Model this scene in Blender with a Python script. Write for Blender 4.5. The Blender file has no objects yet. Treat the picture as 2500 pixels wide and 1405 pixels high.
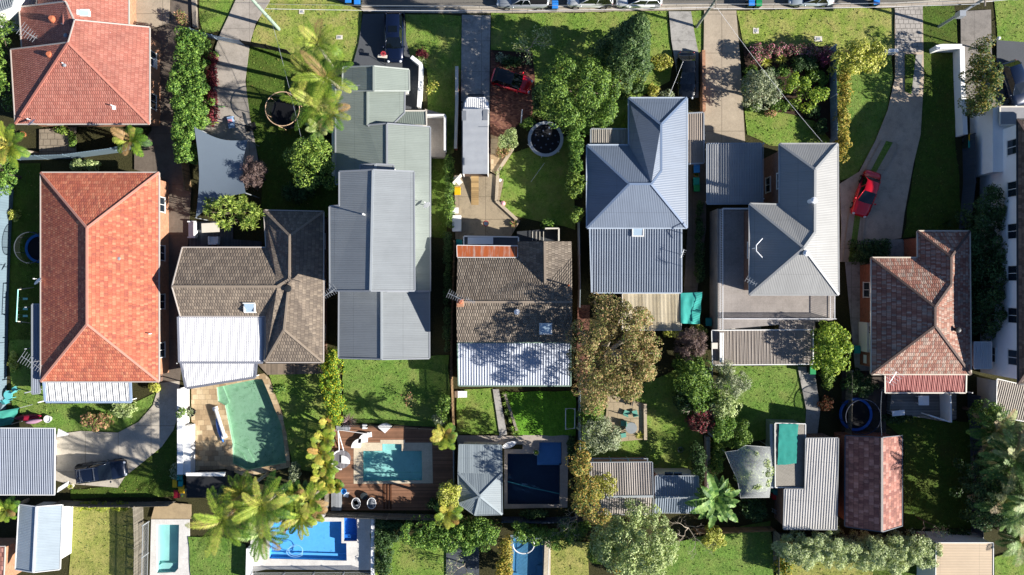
import bpy, math, random
import numpy as np
from mathutils import Vector, geometry
R = math.radians
# ---------------------------------------------------------------- camera, light, exposure
H = 67.0          # drone height in metres, straight above the gardens
S = 25.0          # photo pixels per metre on the ground
sc = bpy.context.scene
cam = bpy.data.cameras.new('camera'); cam_o = bpy.data.objects.new('camera', cam)
sc.collection.objects.link(cam_o); sc.camera = cam_o
cam_o.location = (0, 0, H); cam.sensor_width = 36.0; cam.lens = 36.0*H/100.0
cam.clip_start = 0.5; cam.clip_end = 3000
EL = 26.5; SUNX, SUNY = 0.962, -0.272
world = bpy.data.worlds.new('World'); sc.world = world; world.use_nodes = True
wn = world.node_tree.nodes; wl = world.node_tree.links
sky = wn.new('ShaderNodeTexSky'); sky.sky_type = 'NISHITA'; sky.sun_disc = False
sky.sun_elevation = R(EL); sky.sun_rotation = math.atan2(SUNX, SUNY)
sky.air_density = 0.55; sky.dust_density = 0.1; sky.ozone_density = 3.0
wl.new(sky.outputs['Color'], wn['Background'].inputs['Color']); wn['Background'].inputs['Strength'].default_value = 0.075
sun = bpy.data.lights.new('sun', 'SUN'); sun.energy = 5.0; sun.angle = R(0.55); sun.color = (1.0, 0.945, 0.87)
sun_o = bpy.data.objects.new('sun', sun); sc.collection.objects.link(sun_o)
ce = math.cos(R(EL))
sun_o.rotation_euler = Vector((-SUNX*ce, -SUNY*ce, -math.sin(R(EL)))).to_track_quat('-Z', 'Y').to_euler()
sun_o.location = (60, -20, 60)
sc.view_settings.view_transform = 'Standard'; sc.view_settings.look = 'None'
sc.view_settings.exposure = 1.12; sc.view_settings.gamma = 1.0
sc.cycles.use_denoising = True
sc.cycles.max_bounces = 6; sc.cycles.transparent_max_bounces = 12; sc.cycles.caustics_reflective = False; sc.cycles.caustics_refractive = False

# ---------------------------------------------------------------- helpers
def W(px, py, z=0.0):
    """photo measurement (pixel at height z) -> metres"""
    f = (H-z)/(H*S)
    return Vector(((px-1250)*f, (702.5-py)*f, z))
def W2(pts, z=0.0): return [W(p[0], p[1], z) for p in pts]
def lin(h):
    h = h.lstrip('#'); o = []
    for i in (0, 2, 4):
        v = int(h[i:i+2], 16)/255; o.append(v/12.92 if v <= .04045 else ((v+.055)/1.055)**2.4)
    return (o[0], o[1], o[2], 1)
def mul(c, k): return (min(c[0]*k, 1), min(c[1]*k, 1), min(c[2]*k, 1), 1)

def tag(o, label=None, cat=None, group=None, kind=None):
    if label: o['label'] = label
    if cat: o['category'] = cat
    if group: o['group'] = group
    if kind: o['kind'] = kind
    return o
def thing(name, label, cat, loc=(0, 0, 0), rz=0, group=None):
    o = bpy.data.objects.new(name, None); sc.collection.objects.link(o)
    o.empty_display_size = .3; o.location = loc; o.rotation_euler = (0, 0, rz)
    return tag(o, label, cat, group)
def root_of(o):
    while o.parent: o = o.parent
    return o
def copy_tree(o, parent=None):
    c = o.copy(); sc.collection.objects.link(c)
    if parent: c.parent = parent
    for ch in list(o.children): copy_tree(ch, c)
    return c

class MB:
    """collects faces (world or thing-local metres) and links them as ONE mesh object"""
    def __init__(s): s.v = []; s.f = []
    def add(s, vs, fs):
        b = len(s.v); s.v += [tuple(v) for v in vs]; s.f += [tuple(i+b for i in f) for f in fs]; return s
    def poly(s, pts): return s.add(pts, [tuple(range(len(pts)))])
    def prism(s, pts, z0, z1):
        n = len(pts); p = [(q[0], q[1]) for q in pts]
        a = sum(p[i][0]*p[(i+1) % n][1]-p[(i+1) % n][0]*p[i][1] for i in range(n))
        if a < 0: p.reverse()
        vs = [(x, y, z0) for x, y in p]+[(x, y, z1) for x, y in p]
        fs = [tuple(range(n-1, -1, -1)), tuple(range(n, 2*n))]+[(i, (i+1) % n, n+(i+1) % n, n+i) for i in range(n)]
        return s.add(vs, fs)
    def box(s, c, d, rz=0, tilt=None):
        ca, sa = math.cos(rz), math.sin(rz); vs = []
        for z in (-.5, .5):
            for x, y in ((-.5, -.5), (.5, -.5), (.5, .5), (-.5, .5)):
                a, b, e = x*d[0], y*d[1], z*d[2]
                if tilt: a, e = a*math.cos(tilt)-e*math.sin(tilt), a*math.sin(tilt)+e*math.cos(tilt)
                vs.append((c[0]+a*ca-b*sa, c[1]+a*sa+b*ca, c[2]+e))
        return s.add(vs, [(3, 2, 1, 0), (4, 5, 6, 7), (0, 1, 5, 4), (1, 2, 6, 5), (2, 3, 7, 6), (3, 0, 4, 7)])
    def tube(s, pts, r, n=6, closed=False):
        pts = [Vector(p) for p in pts]; m = len(pts); vs = []; fs = []
        rs = r if isinstance(r, (list, tuple)) else [r]*m
        for i, p in enumerate(pts):
            if closed: t = pts[(i+1) % m]-pts[i-1]
            else: t = pts[min(i+1, m-1)]-pts[max(i-1, 0)]
            if t.length < 1e-9: t = Vector((0, 0, 1))
            t.normalize(); a = Vector((0, 0, 1)) if abs(t.z) < .9 else Vector((1, 0, 0))
            u = t.cross(a).normalized(); w = t.cross(u)
            for k in range(n):
                q = 2*math.pi*(k+.5)/n; vs.append(p+(u*math.cos(q)+w*math.sin(q))*rs[i])
        for i in range(m if closed else m-1):
            j = (i+1) % m
            for k in range(n): fs.append((i*n+k, i*n+(k+1) % n, j*n+(k+1) % n, j*n+k))
        if not closed: fs += [tuple(range(n-1, -1, -1)), tuple((m-1)*n+k for k in range(n))]
        return s.add(vs, fs)
    def lathe(s, c, prof, n=16, sx=1, sy=1):
        """prof: (radius, z) from bottom to top"""
        vs = []; fs = []; m = len(prof)
        for r, z in prof:
            for k in range(n):
                q = 2*math.pi*k/n; vs.append((c[0]+r*sx*math.cos(q), c[1]+r*sy*math.sin(q), c[2]+z))
        for i in range(m-1):
            for k in range(n): fs.append((i*n+k, i*n+(k+1) % n, (i+1)*n+(k+1) % n, (i+1)*n+k))
        fs += [tuple(range(n-1, -1, -1)), tuple((m-1)*n+k for k in range(n))]
        return s.add(vs, fs)
    def ell(s, c, rx, ry, rz, n=10, m=6):
        return s.lathe(c, [(max(.02, math.sin(math.pi*i/m)), -math.cos(math.pi*i/m)*rz) for i in range(m+1)], n, rx, ry)
    def ring(s, c, r, t, n=24, k=6, sx=1, sy=1):
        return s.tube([(c[0]+r*sx*math.cos(2*math.pi*i/n), c[1]+r*sy*math.sin(2*math.pi*i/n), c[2]) for i in range(n)], t, k, True)
    def build(s, name, mat, parent=None, loc=None, local=False, smooth=False, label=None, rz=0):
        me = bpy.data.meshes.new(name)
        o3 = Vector((0, 0, 0))
        if parent is not None and not local: o3 = root_of(parent).location
        elif loc is not None and not local: o3 = Vector(loc)
        vs = [(v[0]-o3[0], v[1]-o3[1], v[2]-o3[2]) for v in s.v]
        me.from_pydata(vs, [], s.f); me.update()
        uvs(me)
        if mat: me.materials.append(mat)
        if smooth: me.polygons.foreach_set('use_smooth', [True]*len(me.polygons))
        o = bpy.data.objects.new(name, me); sc.collection.objects.link(o)
        if parent is not None: o.parent = parent
        elif loc is not None: o.location = loc; o.rotation_euler = (0, 0, rz)
        if label: o['label'] = label
        return o

def uvs(me):
    """metric uv: u along the eave, v up the slope"""
    n = len(me.polygons)
    if not n: return
    nor = np.empty(n*3); me.polygons.foreach_get('normal', nor); nor = nor.reshape(-1, 3)
    tot = np.empty(n, dtype=int); me.polygons.foreach_get('loop_total', tot)
    li = np.empty(len(me.loops), dtype=int); me.loops.foreach_get('vertex_index', li)
    co = np.empty(len(me.vertices)*3); me.vertices.foreach_get('co', co); co = co.reshape(-1, 3)
    u = np.stack([-nor[:, 1], nor[:, 0], np.zeros(n)], 1); L = np.linalg.norm(u, axis=1)
    flat = L < .01; u[flat] = (1, 0, 0); L[flat] = 1; u /= L[:, None]
    v = np.cross(nor, u)
    fi = np.repeat(np.arange(n), tot); p = co[li]
    uv = np.stack([(p*u[fi]).sum(1), (p*v[fi]).sum(1)], 1)
    lay = me.uv_layers.new(name='UVMap'); lay.data.foreach_set('uv', uv.ravel())

def quads_mesh(name, V, mat, parent=None, loc=(0, 0, 0), nper=4, smooth=False):
    """V: (n, nper, 3) array of separate faces"""
    me = bpy.data.meshes.new(name); n = len(V)
    o3 = np.array(root_of(parent).location if parent is not None else loc)
    co = (V.reshape(-1, 3)-o3)
    me.vertices.add(n*nper); me.vertices.foreach_set('co', co.ravel())
    me.loops.add(n*nper); me.loops.foreach_set('vertex_index', np.arange(n*nper))
    me.polygons.add(n); me.polygons.foreach_set('loop_start', np.arange(n)*nper)
    me.update(calc_edges=True)
    if mat: me.materials.append(mat)
    o = bpy.data.objects.new(name, me); sc.collection.objects.link(o)
    if parent is not None: o.parent = parent
    else: o.location = loc
    return o

def basis(nor, rs):
    a = rs.normal(size=nor.shape); t = np.cross(nor, a); t /= np.linalg.norm(t, axis=1)[:, None]+1e-9
    return t, np.cross(nor, t)
def leaf_quads(p, nor, rs, size, asp=.55, jit=.35):
    nor = nor/(np.linalg.norm(nor, axis=1)[:, None]+1e-9); t, b = basis(nor, rs)
    s_ = size*(1+jit*rs.uniform(-1, 1, len(p)))[:, None]; fold = nor*s_*.12
    return np.stack([p-t*s_*.5, p+b*s_*asp*.5+fold, p+t*s_*.5, p-b*s_*asp*.5+fold], 1)
def edge_dist(P, poly):
    d = np.full(len(P), 1e9); ins = np.zeros(len(P), bool); n = len(poly)
    for i in range(n):
        a, b = poly[i], poly[(i+1) % n]; ab = b-a; L = ab.dot(ab)+1e-9
        t = np.clip(((P-a)@ab)/L, 0, 1); d = np.minimum(d, np.linalg.norm(P-(a+t[:, None]*ab), axis=1))
        c = ((a[1] > P[:, 1]) != (b[1] > P[:, 1])) & (P[:, 0] < (b[0]-a[0])*(P[:, 1]-a[1])/(b[1]-a[1]+1e-12)+a[0])
        ins ^= c
    return np.where(ins, d, -d)
# ---------------------------------------------------------------- materials
class N:
    def __init__(s, name):
        s.m = bpy.data.materials.new(name); s.m.use_nodes = True
        s.t = s.m.node_tree; s.b = s.t.nodes['Principled BSDF']; s.out = s.t.nodes['Material Output']
    def n(s, typ, **kw):
        x = s.t.nodes.new('ShaderNode'+typ)
        for k, v in kw.items(): setattr(x, k, v)
        return x
    def l(s, a, b): s.t.links.new(a, b)
    def val(s, sock, x):
        if hasattr(x, 'is_output'): s.l(x, sock)
        else: sock.default_value = x
    def math(s, op, a, b=0.0, c=None):
        x = s.n('Math', operation=op); s.val(x.inputs[0], a); s.val(x.inputs[1], b)
        if c is not None: s.val(x.inputs[2], c)
        return x.outputs[0]
    def co(s, which='Object'): return s.n('TexCoord').outputs[which]
    def noise(s, scale, detail=4, rough=.6, vec=None, out='Fac'):
        x = s.n('TexNoise'); x.inputs['Scale'].default_value = scale; x.inputs['Detail'].default_value = detail
        x.inputs['Roughness'].default_value = rough; s.l(vec or s.co(), x.inputs['Vector']); return x.outputs[out]
    def ramp(s, fac, stops, interp='LINEAR'):
        x = s.n('ValToRGB'); x.color_ramp.interpolation = interp; e = x.color_ramp.elements
        while len(e) < len(stops): e.new(.5)
        for i, (p, c) in enumerate(stops): e[i].position = p; e[i].color = c
        s.l(fac, x.inputs[0]); return x.outputs[0]
    def mix(s, fac, a, b, mode='MIX'):
        x = s.n('Mix', data_type='RGBA', blend_type=mode); s.val(x.inputs[0], fac)
        s.val(x.inputs[6], a); s.val(x.inputs[7], b); return x.outputs[2]
    def bump(s, h, strength=.5, dist=.05, prev=None):
        x = s.n('Bump'); x.inputs['Strength'].default_value = strength; x.inputs['Distance'].default_value = dist
        s.l(h, x.inputs['Height'])
        if prev: s.l(prev, x.inputs['Normal'])
        return x.outputs[0]
    def fin(s, col=None, rough=.7, normal=None, metal=0, spec=.3):
        if col is not None: s.val(s.b.inputs['Base Color'], col)
        s.val(s.b.inputs['Roughness'], rough); s.b.inputs['Metallic'].default_value = metal
        s.b.inputs['Specular IOR Level'].default_value = spec
        if normal: s.l(normal, s.b.inputs['Normal'])
        return s.m

def plain(name, hexc, rough=.6, var=.18, scale=1.5, bump=0.0, bscale=12, metal=0, spec=.35, fine=True):
    k = N(name); c = lin(hexc)
    a = k.noise(scale, 5, .65)
    col = k.ramp(a, [(.3, mul(c, 1-var)), (.7, mul(c, 1+var))])
    if fine:
        b = k.noise(scale*9, 3, .7)
        col = k.mix(.5, col, k.ramp(b, [(.3, mul(c, 1-var*.8)), (.7, mul(c, 1+var*.8))]))
    nrm = k.bump(k.noise(bscale, 4, .7), bump, .05) if bump else None
    return k.fin(col, rough, nrm, metal, spec)

def tile_mat(name, cols, w=.33, h=.36, roll=.02, step=.03, var=None, stain=None, gu=.3, gv=.55):
    k = N(name); uv = k.co('UV'); sx = k.n('SeparateXYZ'); k.l(uv, sx.inputs[0])
    v = k.math('DIVIDE', sx.outputs[1], h); row = k.math('FLOOR', v); fv = k.math('FRACT', v)
    u = k.math('ADD', k.math('DIVIDE', sx.outputs[0], w), k.math('MULTIPLY', k.math('MODULO', row, 2.0), .5))
    colm = k.math('FLOOR', u); fu = k.math('FRACT', u)
    cx = k.n('CombineXYZ'); k.l(colm, cx.inputs[0]); k.l(row, cx.inputs[1])
    wn_ = k.n('TexWhiteNoise', noise_dimensions='2D'); k.l(cx.outputs[0], wn_.inputs['Vector'])
    n = len(cols); col = k.ramp(wn_.outputs['Value'], [(i/n, lin(c)) for i, c in enumerate(cols)], 'CONSTANT')
    base = k.ramp(k.noise(.45, 7, .75), [(.3, (.66, .66, .68, 1)), (.7, (1.18, 1.16, 1.12, 1))])
    col = k.mix(.8, col, base, 'MULTIPLY')
    fine = k.ramp(k.noise(9, 3, .7), [(.25, (.75, .74, .72, 1)), (.75, (1.2, 1.2, 1.2, 1))])
    col = k.mix(.7, col, fine, 'MULTIPLY')
    gap = k.math('LESS_THAN', fv, .13)            # dark course joint, with the tile step's shade put into its colour
    gap2 = k.math('LESS_THAN', fu, .12)
    col = k.mix(k.math('MAXIMUM', k.math('MULTIPLY', gap, gv), k.math('MULTIPLY', gap2, gu)), col, mul(lin(cols[0]), .35))
    if stain: col = k.mix(k.ramp(k.noise(1.1, 6, .75), [(.52, (0, 0, 0, 1)), (.75, (.8, .8, .8, 1))]), col, lin(stain))
    hgt = k.math('ADD', k.math('MULTIPLY', k.math('SUBTRACT', 1.0, fv), step), k.math('MULTIPLY', k.math('SINE', k.math('MULTIPLY', fu, math.pi)), roll))
    return k.fin(col, .75, k.bump(hgt, 1.0, 1.0), 0, .25)

def metal_mat(name, hexc, pitch=.16, depth=.006, rough=.5, var=.13, dirt=None, line=.07, spec=.4, amt=.6):
    """ribbed or corrugated painted sheet, ribs running down the slope"""
    k = N(name); uv = k.co('UV'); sx = k.n('SeparateXYZ'); k.l(uv, sx.inputs[0]); c = lin(hexc)
    ph = k.math('MULTIPLY', sx.outputs[0], 2*math.pi/pitch); s1 = k.math('SINE', ph)
    st = k.n('Mapping'); st.inputs['Scale'].default_value = (1.3, .12, 1); k.l(uv, st.inputs[0])
    streak = k.noise(1.0, 5, .7, st.outputs[0])
    col = k.ramp(streak, [(.3, mul(c, 1-var)), (.7, mul(c, 1+var))])
    col = k.mix(.5, col, k.ramp(k.noise(.5, 5, .7), [(.3, mul(c, 1-var)), (.7, mul(c, 1+var))]))
    col = k.mix(k.math('MULTIPLY', k.math('LESS_THAN', s1, -.55), line), col, mul(c, .3))  # rib shade put into the colour: troughs drawn darker
    sheet = k.math('LESS_THAN', k.math('FRACT', k.math('DIVIDE', sx.outputs[0], .76)), .05)
    col = k.mix(k.math('MULTIPLY', sheet, .18), col, mul(c, .45))
    lap = k.math('LESS_THAN', k.math('FRACT', k.math('ADD', k.math('DIVIDE', sx.outputs[1], 3.7), .37)), .012)
    col = k.mix(k.math('MULTIPLY', lap, .35), col, mul(c, .35))
    if dirt: col = k.mix(k.ramp(k.noise(2.2, 6, .75, st.outputs[0]), [(.5, (0, 0, 0, 1)), (.7, (amt, amt, amt, 1))]), col, lin(dirt))
    return k.fin(col, rough, k.bump(k.math('MULTIPLY', s1, depth), .8, 1.0), 0, spec)

def grass_mat(name, a, b, dry=None, amt=.5, scale=.25):
    k = N(name); A, B = lin(a), lin(b)
    col = k.ramp(k.noise(scale*3, 6, .7), [(.3, A), (.7, B)])
    col = k.mix(.6, col, k.ramp(k.noise(3.2, 6, .8), [(.32, mul(A, .42)), (.5, mul(A, 1.1)), (.68, mul(B, 1.45))]))
    col = k.mix(.4, col, k.ramp(k.noise(13, 3, .75), [(.32, mul(A, .35)), (.68, mul(B, 1.5))]))
    col = k.mix(.55, col, k.ramp(k.noise(.9, 7, .75), [(.33, (.62, .66, .6, 1)), (.66, (1.25, 1.22, 1.12, 1))]), 'MULTIPLY')
    if dry: col = k.mix(k.ramp(k.noise(.28, 8, .78), [(.56, (0, 0, 0, 1)), (.68, (.55, .55, .55, 1))]), col, mul(lin(dry), .8))
    if dry: col = k.mix(k.ramp(k.noise(scale*2.2, 6, .72), [(.42, (0, 0, 0, 1)), (.62, (amt, amt, amt, 1))]), col, lin(dry))
    nb = k.bump(k.noise(5, 6, .8), 1.0, .16)
    return k.fin(col, .9, nb, 0, .1)

def slab_mat(name, hexc, w=2.4, h=2.4, stain='#4a463f', joint=.5, amt=.5, rough=.85, jw=.032, off=0.0, cols=None, bscale=9):
    """concrete or paving: joints, blotches, cracks"""
    k = N(name); c = lin(hexc); sx = k.n('SeparateXYZ'); k.l(k.co(), sx.inputs[0])
    v = k.math('DIVIDE', sx.outputs[1], h); row = k.math('FLOOR', v)
    u = k.math('ADD', k.math('DIVIDE', sx.outputs[0], w), k.math('MULTIPLY', row, off)); fu = k.math('FRACT', u); fv = k.math('FRACT', v)
    if cols:
        cx = k.n('CombineXYZ'); k.l(k.math('FLOOR', u), cx.inputs[0]); k.l(row, cx.inputs[1])
        wn_ = k.n('TexWhiteNoise', noise_dimensions='2D'); k.l(cx.outputs[0], wn_.inputs['Vector'])
        col = k.ramp(wn_.outputs['Value'], [(i/len(cols), lin(q)) for i, q in enumerate(cols)], 'CONSTANT')
    else: col = k.ramp(k.noise(.5, 6, .7), [(.3, mul(c, .82)), (.7, mul(c, 1.12))])
    col = k.mix(.5, col, k.ramp(k.noise(bscale, 5, .75), [(.25, (.6, .6, .6, 1)), (.75, (1.3, 1.3, 1.3, 1))]), 'MULTIPLY')
    col = k.mix(k.ramp(k.noise(1.3, 7, .75), [(.5, (0, 0, 0, 1)), (.72, (amt, amt, amt, 1))]), col, lin(stain))
    jt = k.math('MAXIMUM', k.math('LESS_THAN', fu, jw/w*2), k.math('LESS_THAN', fv, jw/h*2))
    col = k.mix(k.math('MULTIPLY', jt, joint), col, mul(c, .25))
    return k.fin(col, rough, k.bump(k.noise(30, 3, .7), .4, .02), 0, .2)

def board_mat(name, hexc, w=.14, axis=1, var=.25, rough=.75, gap=.5):
    k = N(name); c = lin(hexc); sx = k.n('SeparateXYZ'); k.l(k.co(), sx.inputs[0])
    v = k.math('DIVIDE', sx.outputs[axis], w); row = k.math('FLOOR', v)
    wn_ = k.n('TexWhiteNoise', noise_dimensions='1D'); k.l(row, wn_.inputs['W'])
    col = k.ramp(wn_.outputs['Value'], [(0, mul(c, 1-var)), (1, mul(c, 1+var))])
    col = k.mix(.5, col, k.ramp(k.noise(1.0, 6, .7), [(.3, (.65, .65, .65, 1)), (.7, (1.25, 1.25, 1.25, 1))]), 'MULTIPLY')
    g = k.math('LESS_THAN', k.math('FRACT', v), .12)
    col = k.mix(k.math('MULTIPLY', g, gap), col, mul(c, .2))
    return k.fin(col, rough, None, 0, .25)

def brick_mat(name, hexc, mortar='#8d867c'):
    k = N(name); c = lin(hexc); b = k.n('TexBrick'); k.l(k.co('UV'), b.inputs['Vector'])
    b.inputs['Color1'].default_value = mul(c, .8); b.inputs['Color2'].default_value = mul(c, 1.2); b.inputs['Mortar'].default_value = lin(mortar)
    b.inputs['Scale'].default_value = 1; b.inputs['Brick Width'].default_value = .24; b.inputs['Row Height'].default_value = .086; b.inputs['Mortar Size'].default_value = .008
    return k.fin(k.mix(.5, b.outputs['Color'], k.ramp(k.noise(3), [(.3, (.6, .6, .6, 1)), (.7, (1.2, 1.2, 1.2, 1))]), 'MULTIPLY'), .85)

def leaf_mat(name, cols, trans=.22, rough=.55, spec=.3, tone=False):
    """per-leaf and per-clump colour"""
    k = N(name); g = k.n('NewGeometry').outputs['Random Per Island']
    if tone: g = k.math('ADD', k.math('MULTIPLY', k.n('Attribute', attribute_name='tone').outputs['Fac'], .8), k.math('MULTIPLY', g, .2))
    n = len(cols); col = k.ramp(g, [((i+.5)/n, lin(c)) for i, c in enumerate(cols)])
    col = k.mix(.7, col, k.ramp(k.noise(.9, 4, .7), [(.3, (.45, .52, .5, 1)), (.7, (1.3, 1.24, 1.15, 1))]), 'MULTIPLY')
    k.fin(col, rough, None, 0, spec)
    tr = k.n('BsdfTranslucent'); k.l(k.mix(1.0, col, (1.15, 1.1, .6, 1), 'MULTIPLY'), tr.inputs[0])
    mx = k.n('MixShader'); mx.inputs[0].default_value = trans
    k.l(k.b.outputs[0], mx.inputs[1]); k.l(tr.outputs[0], mx.inputs[2]); k.l(mx.outputs[0], k.out.inputs[0])
    return k.m

def water_mat(name, tint):
    """clear water: tinted light goes through, sky mirrors off the ripples"""
    k = N(name); nb = k.bump(k.noise(1.6, 5, .65), .6, .12)
    tr = k.n('BsdfTransparent'); tr.inputs[0].default_value = lin(tint)
    gl = k.n('BsdfGlossy'); gl.inputs['Roughness'].default_value = .05; k.l(nb, gl.inputs['Normal'])
    lw = k.n('LayerWeight'); k.l(nb, lw.inputs['Normal']); fr = k.math('ADD', k.math('MULTIPLY', k.math('POWER', lw.outputs['Facing'], 5.0), .5), .02)
    mx = k.n('MixShader'); k.l(fr, mx.inputs[0]); k.l(tr.outputs[0], mx.inputs[1]); k.l(gl.outputs[0], mx.inputs[2])
    k.l(mx.outputs[0], k.out.inputs[0]); return k.m

def net_mat(name, hexc, density=.6):
    """fine mesh cloth: part of the light passes between its threads"""
    k = N(name); k.fin(lin(hexc), .8)
    tr = k.n('BsdfTransparent'); mx = k.n('MixShader')
    d = k.math('ADD', density-.15, k.math('MULTIPLY', k.noise(6, 3), .3)); k.l(d, mx.inputs[0])
    k.l(tr.outputs[0], mx.inputs[1]); k.l(k.b.outputs[0], mx.inputs[2]); k.l(mx.outputs[0], k.out.inputs[0])
    return k.m

def paint(name, hexc, rough=.25, coat=.8, metal=.2):
    k = N(name); k.fin(lin(hexc), rough, None, metal, .5)
    k.b.inputs['Coat Weight'].default_value = coat; k.b.inputs['Coat Roughness'].default_value = .05; return k.m
def glass(name, hexc, rough=.06):
    k = N(name); k.fin(lin(hexc), rough, None, 0, .8); return k.m

M = dict(
    white=plain('white_paint', '#dcdcd8', .55, .05), offwhite=plain('cream_paint', '#cfc9bb', .6, .08),
    greym=plain('grey_metal', '#8b9196', .5, .08), darkm=plain('dark_metal', '#24272a', .5, .15), steel=plain('galvanised_steel', '#a9aeb2', .4, .1, metal=.4),
    black=plain('black_rubber', '#101113', .7, .2), glass=glass('window_glass', '#1b2630'), skyglass=glass('skylight_glass', '#9fb4c4', .12),
    whitepl=plain('white_plastic', '#e6e6e6', .4, .04), render=plain('white_render', '#ececea', .8, .06, bump=.15),
    brick=brick_mat('red_brick', '#8e4a30'), brickp=brick_mat('pale_brick', '#b07a58'), brickb=brick_mat('brown_brick', '#6a4536'),
    wood=plain('weathered_wood', '#8a8074', .8, .25, 2, .2), woodd=plain('dark_wood', '#4a3a2e', .8, .25), terracotta=plain('terracotta', '#b5694a', .8, .15),
    bark=plain('bark', '#5c5045', .9, .3, 4, .5), barkpale=plain('pale_bark', '#a79c8b', .9, .25, 4, .4), stone=plain('sandstone', '#a89a84', .85, .25, 2, .3),
    conc=slab_mat('grey_concrete', '#98938b'), rust=plain('rust', '#8a4a26', .8, .4, 3),
)
# ---------------------------------------------------------------- the ground
def tess(mb, outer, holes, z):
    loops = [[Vector((p[0], p[1], 0)) for p in l] for l in [outer]+holes]
    flat = [p for l in loops for p in l]
    vs = [(p.x, p.y, z) for p in flat]; fs = []
    for t in geometry.tessellate_polygon(loops):
        a, b, c = [flat[i] for i in t]
        cr = (b-a).cross(c-a).z
        if abs(cr) < 1e-7: continue
        fs.append(tuple(t) if cr > 0 else tuple(reversed(t)))
    mb.add(vs, fs)
def skirt(mb, loop, z0, z1):
    n = len(loop)
    a = sum(loop[i][0]*loop[(i+1) % n][1]-loop[(i+1) % n][0]*loop[i][1] for i in range(n))
    p = loop if a > 0 else list(reversed(loop))
    mb.add([(q[0], q[1], z0) for q in p]+[(q[0], q[1], z1) for q in p], [(i, (i+1) % n, n+(i+1) % n, n+i) for i in range(n)])
_layer = [0]; LAWNS = []
def wob(pts, amt=.12, step=1.2, seed=0):
    """slightly irregular outline"""
    r = random.Random(seed); o = []
    for i, p in enumerate(pts):
        q = pts[(i+1) % len(pts)]; d = (q-p).length; n = max(1, int(d/step))
        for j in range(n):
            t = p.lerp(q, j/n); o.append(Vector((t.x+r.uniform(-amt, amt), t.y+r.uniform(-amt, amt), 0)))
    return o
def sheet(name, pts, mat, z=None, holes=(), kind='structure', label=None, cat=None, edge=0.0, thick=.03, loc=None):
    _layer[0] += 1; z = .01+.004*_layer[0] if z is None else z
    p = W2(pts, 0)
    if 'lawn' in name: LAWNS.append((p, z))
    if edge: p = wob(p, edge, 1.0, _layer[0])
    mb = MB(); tess(mb, p, list(holes), z); skirt(mb, p, z-thick-.01, z)
    for h in holes: skirt(mb, list(reversed(h)), z-thick-.01, z)
    o = mb.build(name, mat, loc=loc or (0, 0, 0)); tag(o, label, cat, None, kind); return o

POOLS = dict(
 green=[(529,946),(627,926),(641,926),(655,958),(671,998),(687,1037),(694,1085),(699,1130),(603,1148),(569,1132),(567,1082),(549,990),(532,980)],
 deck=[(887,1101),(933.5,1101),(933.5,1084),(981,1084),(981,1101),(1030,1101),(1031,1173),(887,1175)],
 dark=[(1239,1108),(1315,1108),(1317,1080),(1371,1080),(1371,1134),(1367,1136),(1366,1231),(1239,1231)],
 plunge=[(382,1281),(438,1281),(436,1388),(428,1397),(384,1399)],
 blue=[(658,1275),(834,1273),(834,1326),(846,1326),(847,1369),(658,1364)],
 spa=[(840,1264),(872,1264),(872,1321),(840,1321)],
 hose=[(1253,1312),(1325,1318),(1324,1425),(1252,1425)])
PW = {k: W2(v) for k, v in POOLS.items()}

soil = N('garden_soil')
c_ = soil.ramp(soil.noise(.4, 6, .7), [(.3, lin('#2b2a1b')), (.55, lin('#39391f')), (.75, lin('#4a4630'))])
c_ = soil.mix(.5, c_, soil.ramp(soil.noise(8, 5, .75), [(.3, lin('#1c2011')), (.7, lin('#5a553c'))]))
soil = soil.fin(c_, .95, soil.bump(soil.noise(7, 5, .8), 1, .1), 0, .1)
g = MB(); tess(g, [Vector(p) for p in ((-400, -400, 0), (400, -400, 0), (400, 400, 0), (-400, 400, 0))], list(PW.values()), 0)
tag(g.build('ground', soil), kind='structure')

GV = grass_mat('verge_grass', '#6c8238', '#92a24c', '#ae9f68', .6)
GL = grass_mat('lawn_grass', '#587a30', '#809a46', '#989458', .45)
GG = grass_mat('lush_grass', '#4f7230', '#789646', '#8c9054', .4)
GD = grass_mat('dry_grass', '#7a8442', '#989a54', '#aca264', .65)
GS = grass_mat('shaded_grass', '#3c541c', '#5a7430', '#5d5a30', .4)  # darker lawn copy: the yards' shade put into its greens
CON = slab_mat('pale_concrete', '#b4ac9e', 3.2, 4.5, '#77705f', .6, .35)
COG = slab_mat('old_concrete', '#9f9c96', 3.0, 3.0, '#55524e', .4, .7, bscale=5)
COB = slab_mat('beige_concrete', '#a89b88', 3.4, 3.8, '#7d7262', .55, .35)
BRN = slab_mat('brown_driveway', '#6c6258', 3.5, 5, '#4a4138', .3, .5)
GRV = slab_mat('gravel', '#baa994', 50, 50, '#6a645e', 0, .5, bscale=14)
BRK = slab_mat('herringbone_brick', '#64443a', .24, .12, '#46302a', .5, .6, jw=.008, off=.5, cols=['#68443a', '#745040', '#583a32', '#7e5a4a'])
ASD = plain('dark_asphalt', '#4d5054', .85, .12, .6, .3, 40)
ASR = plain('road_asphalt', '#6a665f', .9, .15, .5, .3, 40)
SAN = slab_mat('sandstone_paving', '#b09a78', .62, .5, '#7d6a50', .6, .35, jw=.014, off=.37, cols=['#b49e7c', '#a89070', '#c0ac8c', '#9c8668', '#baa482'])
CRE = slab_mat('cream_coping', '#c9bca4', .6, .6, '#a89a80', .25, .2, jw=.006)
WHC = slab_mat('white_coping', '#cfccc6', .9, .6, '#a8a49a', .25, .3, jw=.006, off=.5)
TRV = slab_mat('travertine_paving', '#a79d92', .6, .4, '#77706a', .3, .4, jw=.006, off=.5)
MUL = plain('bark_mulch', '#3a2a20', .95, .4, 3, .8, 14)

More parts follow.
